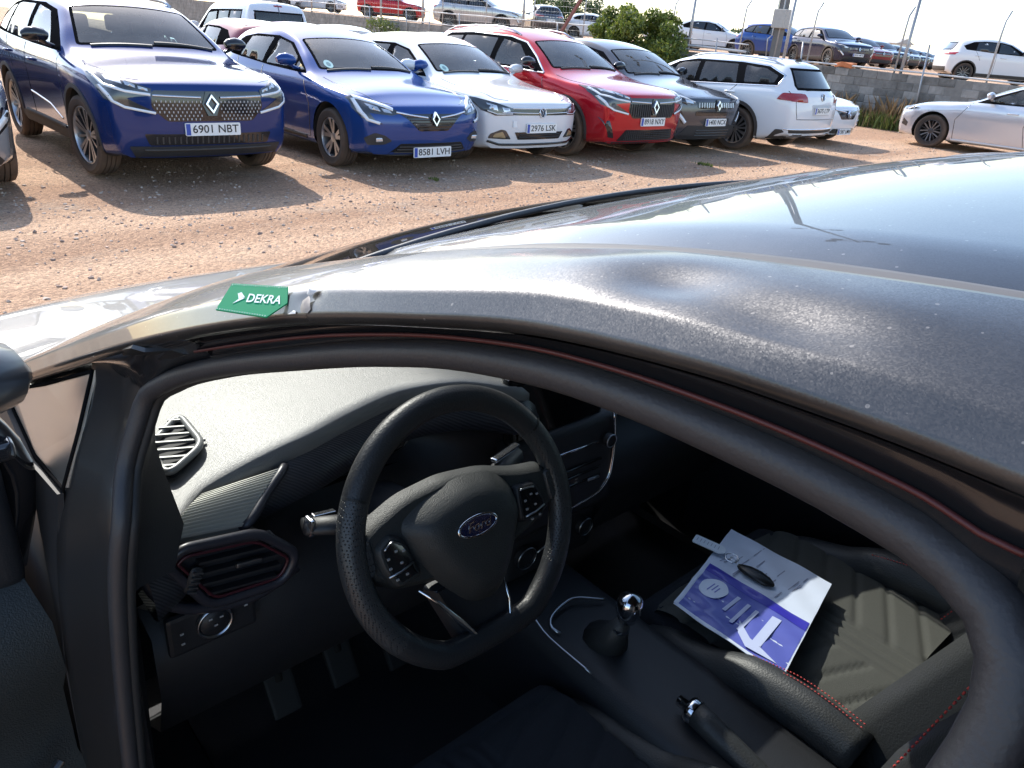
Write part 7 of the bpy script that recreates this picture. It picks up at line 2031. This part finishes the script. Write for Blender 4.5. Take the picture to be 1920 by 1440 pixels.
tag(card, 'green five-cornered scale card lettered DEKRA stuck on the windscreen pillar', 'scale card')
tm = text_mesh('DEKRA', .0098, mat('card_white_ink', (.80, .86, .82), rough=.5), depth=.00005, bold=.00015, shear=.0, sx=.80)
tm.transform(CF @ Matrix.Translation((.0045, .0005, .0007))); new_obj('lettering', tm, card)
bm = bmesh.new(); bm_prism(bm, [(-.0165, -.0045), (-.0135, -.0005), (-.0160, .0045), (-.0095, .0005)], .0005, .0007, CF); bm_prism(bm, [(-.0150, .0040), (-.0135, .0052), (-.0095, .0012), (-.0105, .0008)], .0008, .0009, CF); new_obj('logo', bm_mesh(bm, MATS['card_white_ink']), card)
xs = [p[0] for p in poly]; ytop = max(p[1] for p in poly); ybot = min(p[1] for p in poly)
for i in range(24):
    f_ = (i + .5) / 24; p = Vector(poly[0]).lerp(Vector(poly[1]), f_); bm = bmesh.new(); bm_prism(bm, [(p.x - .00018, p.y - .0005), (p.x + .00018, p.y - .0005), (p.x + .00018, p.y - (.0018 if i % 5 == 0 else .0012)), (p.x - .00018, p.y - (.0018 if i % 5 == 0 else .0012))], .0005, .0006, CF); new_obj('tick_mark', bm_mesh(bm, MATS['card_white_ink']), card)
for i in range(20):
    f_ = (i + .5) / 20; p = Vector(poly[4]).lerp(Vector(poly[3]), f_); bm = bmesh.new(); bm_prism(bm, [(p.x - .00018, p.y + .0005), (p.x + .00018, p.y + .0005), (p.x + .00018, p.y + .0014), (p.x - .00018, p.y + .0014)], .0005, .0006, CF); new_obj('tick_mark', bm_mesh(bm, MATS['card_white_ink']), card)

# plastic document sleeve on the passenger seat
FZ = .600
TL, TR, BR, BL = Vector((1.268, .638, FZ)), Vector((1.270, .412, FZ + .004)), Vector((.972, .343, FZ + .006)), Vector((.974, .566, FZ))
fo = (TL + TR + BR + BL) / 4; fu = (TR + BR - TL - BL).normalized(); fn = fu.cross((TL + TR - BL - BR)).normalized(); fv = fn.cross(fu)
FF = Matrix(((fu.x, fv.x, fn.x, fo.x), (fu.y, fv.y, fn.y, fo.y), (fu.z, fv.z, fn.z, fo.z), (0, 0, 0, 1)))
def f2(p): p = Vector(p); return ((p - fo).dot(fu), (p - fo).dot(fv))
corners = [f2(p) for p in (TL, TR, BR, BL)]
def sheet(poly, z, m_, nm, par, wav=.0012, th=.0012, n=20):
    a, b, c, d = [Vector(p) for p in poly]; rows = []
    for i in range(n + 1):
        r = []
        for j in range(n + 1):
            p = a.lerp(b, j / n).lerp(d.lerp(c, j / n), i / n)
            r.append(FF @ Vector((p.x, p.y, z + wav * (math.sin(p.x * 60 + p.y * 90) + .6 * math.sin(p.y * 140 - p.x * 30)))))
        rows.append(r)
    me = grid_mesh(rows, m_)
    return new_obj(nm, solid(me, th), par)
M_SLEEVE = mat('sleeve_paper_white', (.62, .68, .80), rough=.35, coat=.5, var=.05, vscale=40, coat_rough=.15)
fold = sheet(corners, 0, M_SLEEVE, 'document_sleeve', None, wav=.0010)
tag(fold, 'white document sleeve with a violet-blue lower page lying on the passenger seat', 'document sleeve')
tl, tr, br, bl = [Vector(c) for c in corners]
def q2(s, t): return tuple(tl.lerp(tr, s).lerp(bl.lerp(br, s), t))         # s along the short side, t downwards
M_VIO = mat('page_violet', (.10, .12, .46), rough=.4, coat=.4, var=.10, vscale=30); M_VIO2 = mat('page_deep_violet', (.035, .03, .38), rough=.4, coat=.4)
M_PINK = mat('page_print_pale', (.50, .56, .78), rough=.5)
sheet([q2(.04, .48), q2(1.0 - .01, .48), q2(.985, .975), q2(.035, .975)], .0012, M_VIO, 'violet_page', fold, wav=.0010, th=.0004)
sheet([q2(.04, .475), q2(.99, .475), q2(.99, .555), q2(.04, .555)], .0020, M_VIO2, 'page_band', fold, wav=.0010, th=.0003, n=12)
sheet([q2(.0, .50), q2(.035, .50), q2(.03, .99), q2(-.005, .99)], .0016, M_SLEEVE, 'sleeve_edge', fold, wav=.0010, th=.0003, n=10)
cc = Vector(q2(.20, .68))
ring = [(cc.x + .026 * math.cos(q_) * (1 + .04 * math.sin(5 * q_)), cc.y + .030 * math.sin(q_)) for q_ in np.linspace(0, 2 * PI, 28, endpoint=False)]
bm = bmesh.new(); bm_prism(bm, ring, .0030, .0036, FF); cr_ = new_obj('page_circle', bm_mesh(bm, M_SLEEVE), fold)
for k in range(3):
    bm = bmesh.new(); bm_box(bm, FF @ Vector((cc.x - .006 + k * .007, cc.y + (k % 2) * .003, .0040)), (.026 - k * .004, .0022, .0004), rot=FF.to_3x3().to_4x4() @ Matrix.Rotation(PI / 2, 4, 'Z')); new_obj('print_line', bm_mesh(bm, M_VIO), cr_)
for s_, t0, t1, w_ in ((.40, .62, .80, .0035), (.50, .63, .86, .0035), (.58, .64, .88, .0035)):
    a, b = Vector(q2(s_ + .02, t0)), Vector(q2(s_ - .03, t1)); d = (b - a).normalized(); nn = Vector((-d.y, d.x)) * w_
    bm = bmesh.new(); bm_prism(bm, [tuple(a + nn), tuple(a - nn), tuple(b - nn), tuple(b + nn)], .0030, .0034, FF); new_obj('print_line', bm_mesh(bm, M_PINK), fold)
a, b = Vector(q2(.76, .60)), Vector(q2(.72, .90)); d = (b - a).normalized(); nn = Vector((-d.y, d.x)) * .0085
bm = bmesh.new(); bm_prism(bm, [tuple(a + nn), tuple(a - nn), tuple(b - nn), tuple(b + nn)], .0030, .0035, FF); new_obj('arrow_print', bm_mesh(bm, M_PINK), fold)
bm = bmesh.new(); bm_prism(bm, [q2(.52, .80), q2(.56, .90), q2(.66, .965), q2(.92, .94), q2(.75, .90), q2(.66, .885)][::-1], .0036, .0040, FF); new_obj('arrow_print', bm_mesh(bm, M_PINK), fold)
M_INKG = mat('print_grey', (.30, .32, .42), rough=.6)
random.seed(3)
for k in range(16):
    s_, t_ = .10 + .80 * random.random(), .08 + .34 * random.random()
    L_ = .006 + .016 * random.random(); p = Vector(q2(s_, t_))
    bm = bmesh.new(); bm_prism(bm, [(p.x - .0009, p.y - L_), (p.x + .0009, p.y - L_), (p.x + .0009, p.y + L_), (p.x - .0009, p.y + L_)], .0022, .0025, FF); new_obj('print_line', bm_mesh(bm, M_INKG), fold)
# key with ring and tag on top of the sleeve
kz = FZ + .010
key = empty('car_key', (1.162, .515, kz)); tag(key, 'black oval car key with ring and white tag lying on the document sleeve', 'key')
bm = bmesh.new(); pts = [(1.160, .552, kz), (1.160, .546, kz), (1.161, .530, kz + .001), (1.1625, .510, kz + .001), (1.163, .490, kz), (1.163, .479, kz), (1.163, .475, kz)]
bm_tube(bm, pts, [(.004, .003), (.009, .005), (.0145, .0072), (.016, .008), (.0135, .007), (.007, .004), (.003, .002)], 16)
fb = new_obj('fob', bm_mesh(bm, mat('key_fob_black', (.010, .010, .011), rough=.35), smooth=True), None); fb.parent = key; fb.matrix_parent_inverse = Matrix.Translation((-1.162, -.515, -kz))
bm = bmesh.new(); bm_tube(bm, [(1.167 + .0115 * math.cos(q_), .572 + .0135 * math.sin(q_), kz + .002 + .002 * math.cos(q_)) for q_ in np.linspace(0, 2 * PI, 26, endpoint=False)], .0012, 6, closed=True); bm_tube(bm, [(1.166 + .006 * math.cos(q_), .566 + .008 * math.sin(q_), kz + .004) for q_ in np.linspace(0, 2 * PI, 20, endpoint=False)], .0010, 6, closed=True); bm_tube(bm, [(1.164, .560, kz), (1.161, .552, kz)], .0016, 6)
rg = new_obj('key_ring', bm_mesh(bm, H_CHR, smooth=True), None); rg.parent = key; rg.matrix_parent_inverse = Matrix.Translation((-1.162, -.515, -kz))
tgp = round_poly([(-.033, -.014), (.026, -.014), (.034, -.005), (.034, .006), (.026, .014), (-.033, .014)], .004, 3)
KT = Matrix.Translation((1.166, .625, kz + .002)) @ Matrix.Rotation(R_(-72), 4, 'Z') @ Matrix.Rotation(R_(4), 4, 'Y')
bm = bmesh.new(); bm_prism(bm, tgp, -.0012, .0012, KT); tg = new_obj('key_tag', bm_mesh(bm, mat('tag_white', (.70, .76, .82), rough=.35, coat=.4)), None); tg.parent = key; tg.matrix_parent_inverse = Matrix.Translation((-1.162, -.515, -kz))
for k in range(7):
    bm = bmesh.new(); bm_box(bm, KT @ Vector((-.026 + k * .0075, .001, .0014)), (.0012, .011, .0004), rot=KT.to_3x3().to_4x4()); pm = new_obj('tag_print', bm_mesh(bm, M_INKG), tg)
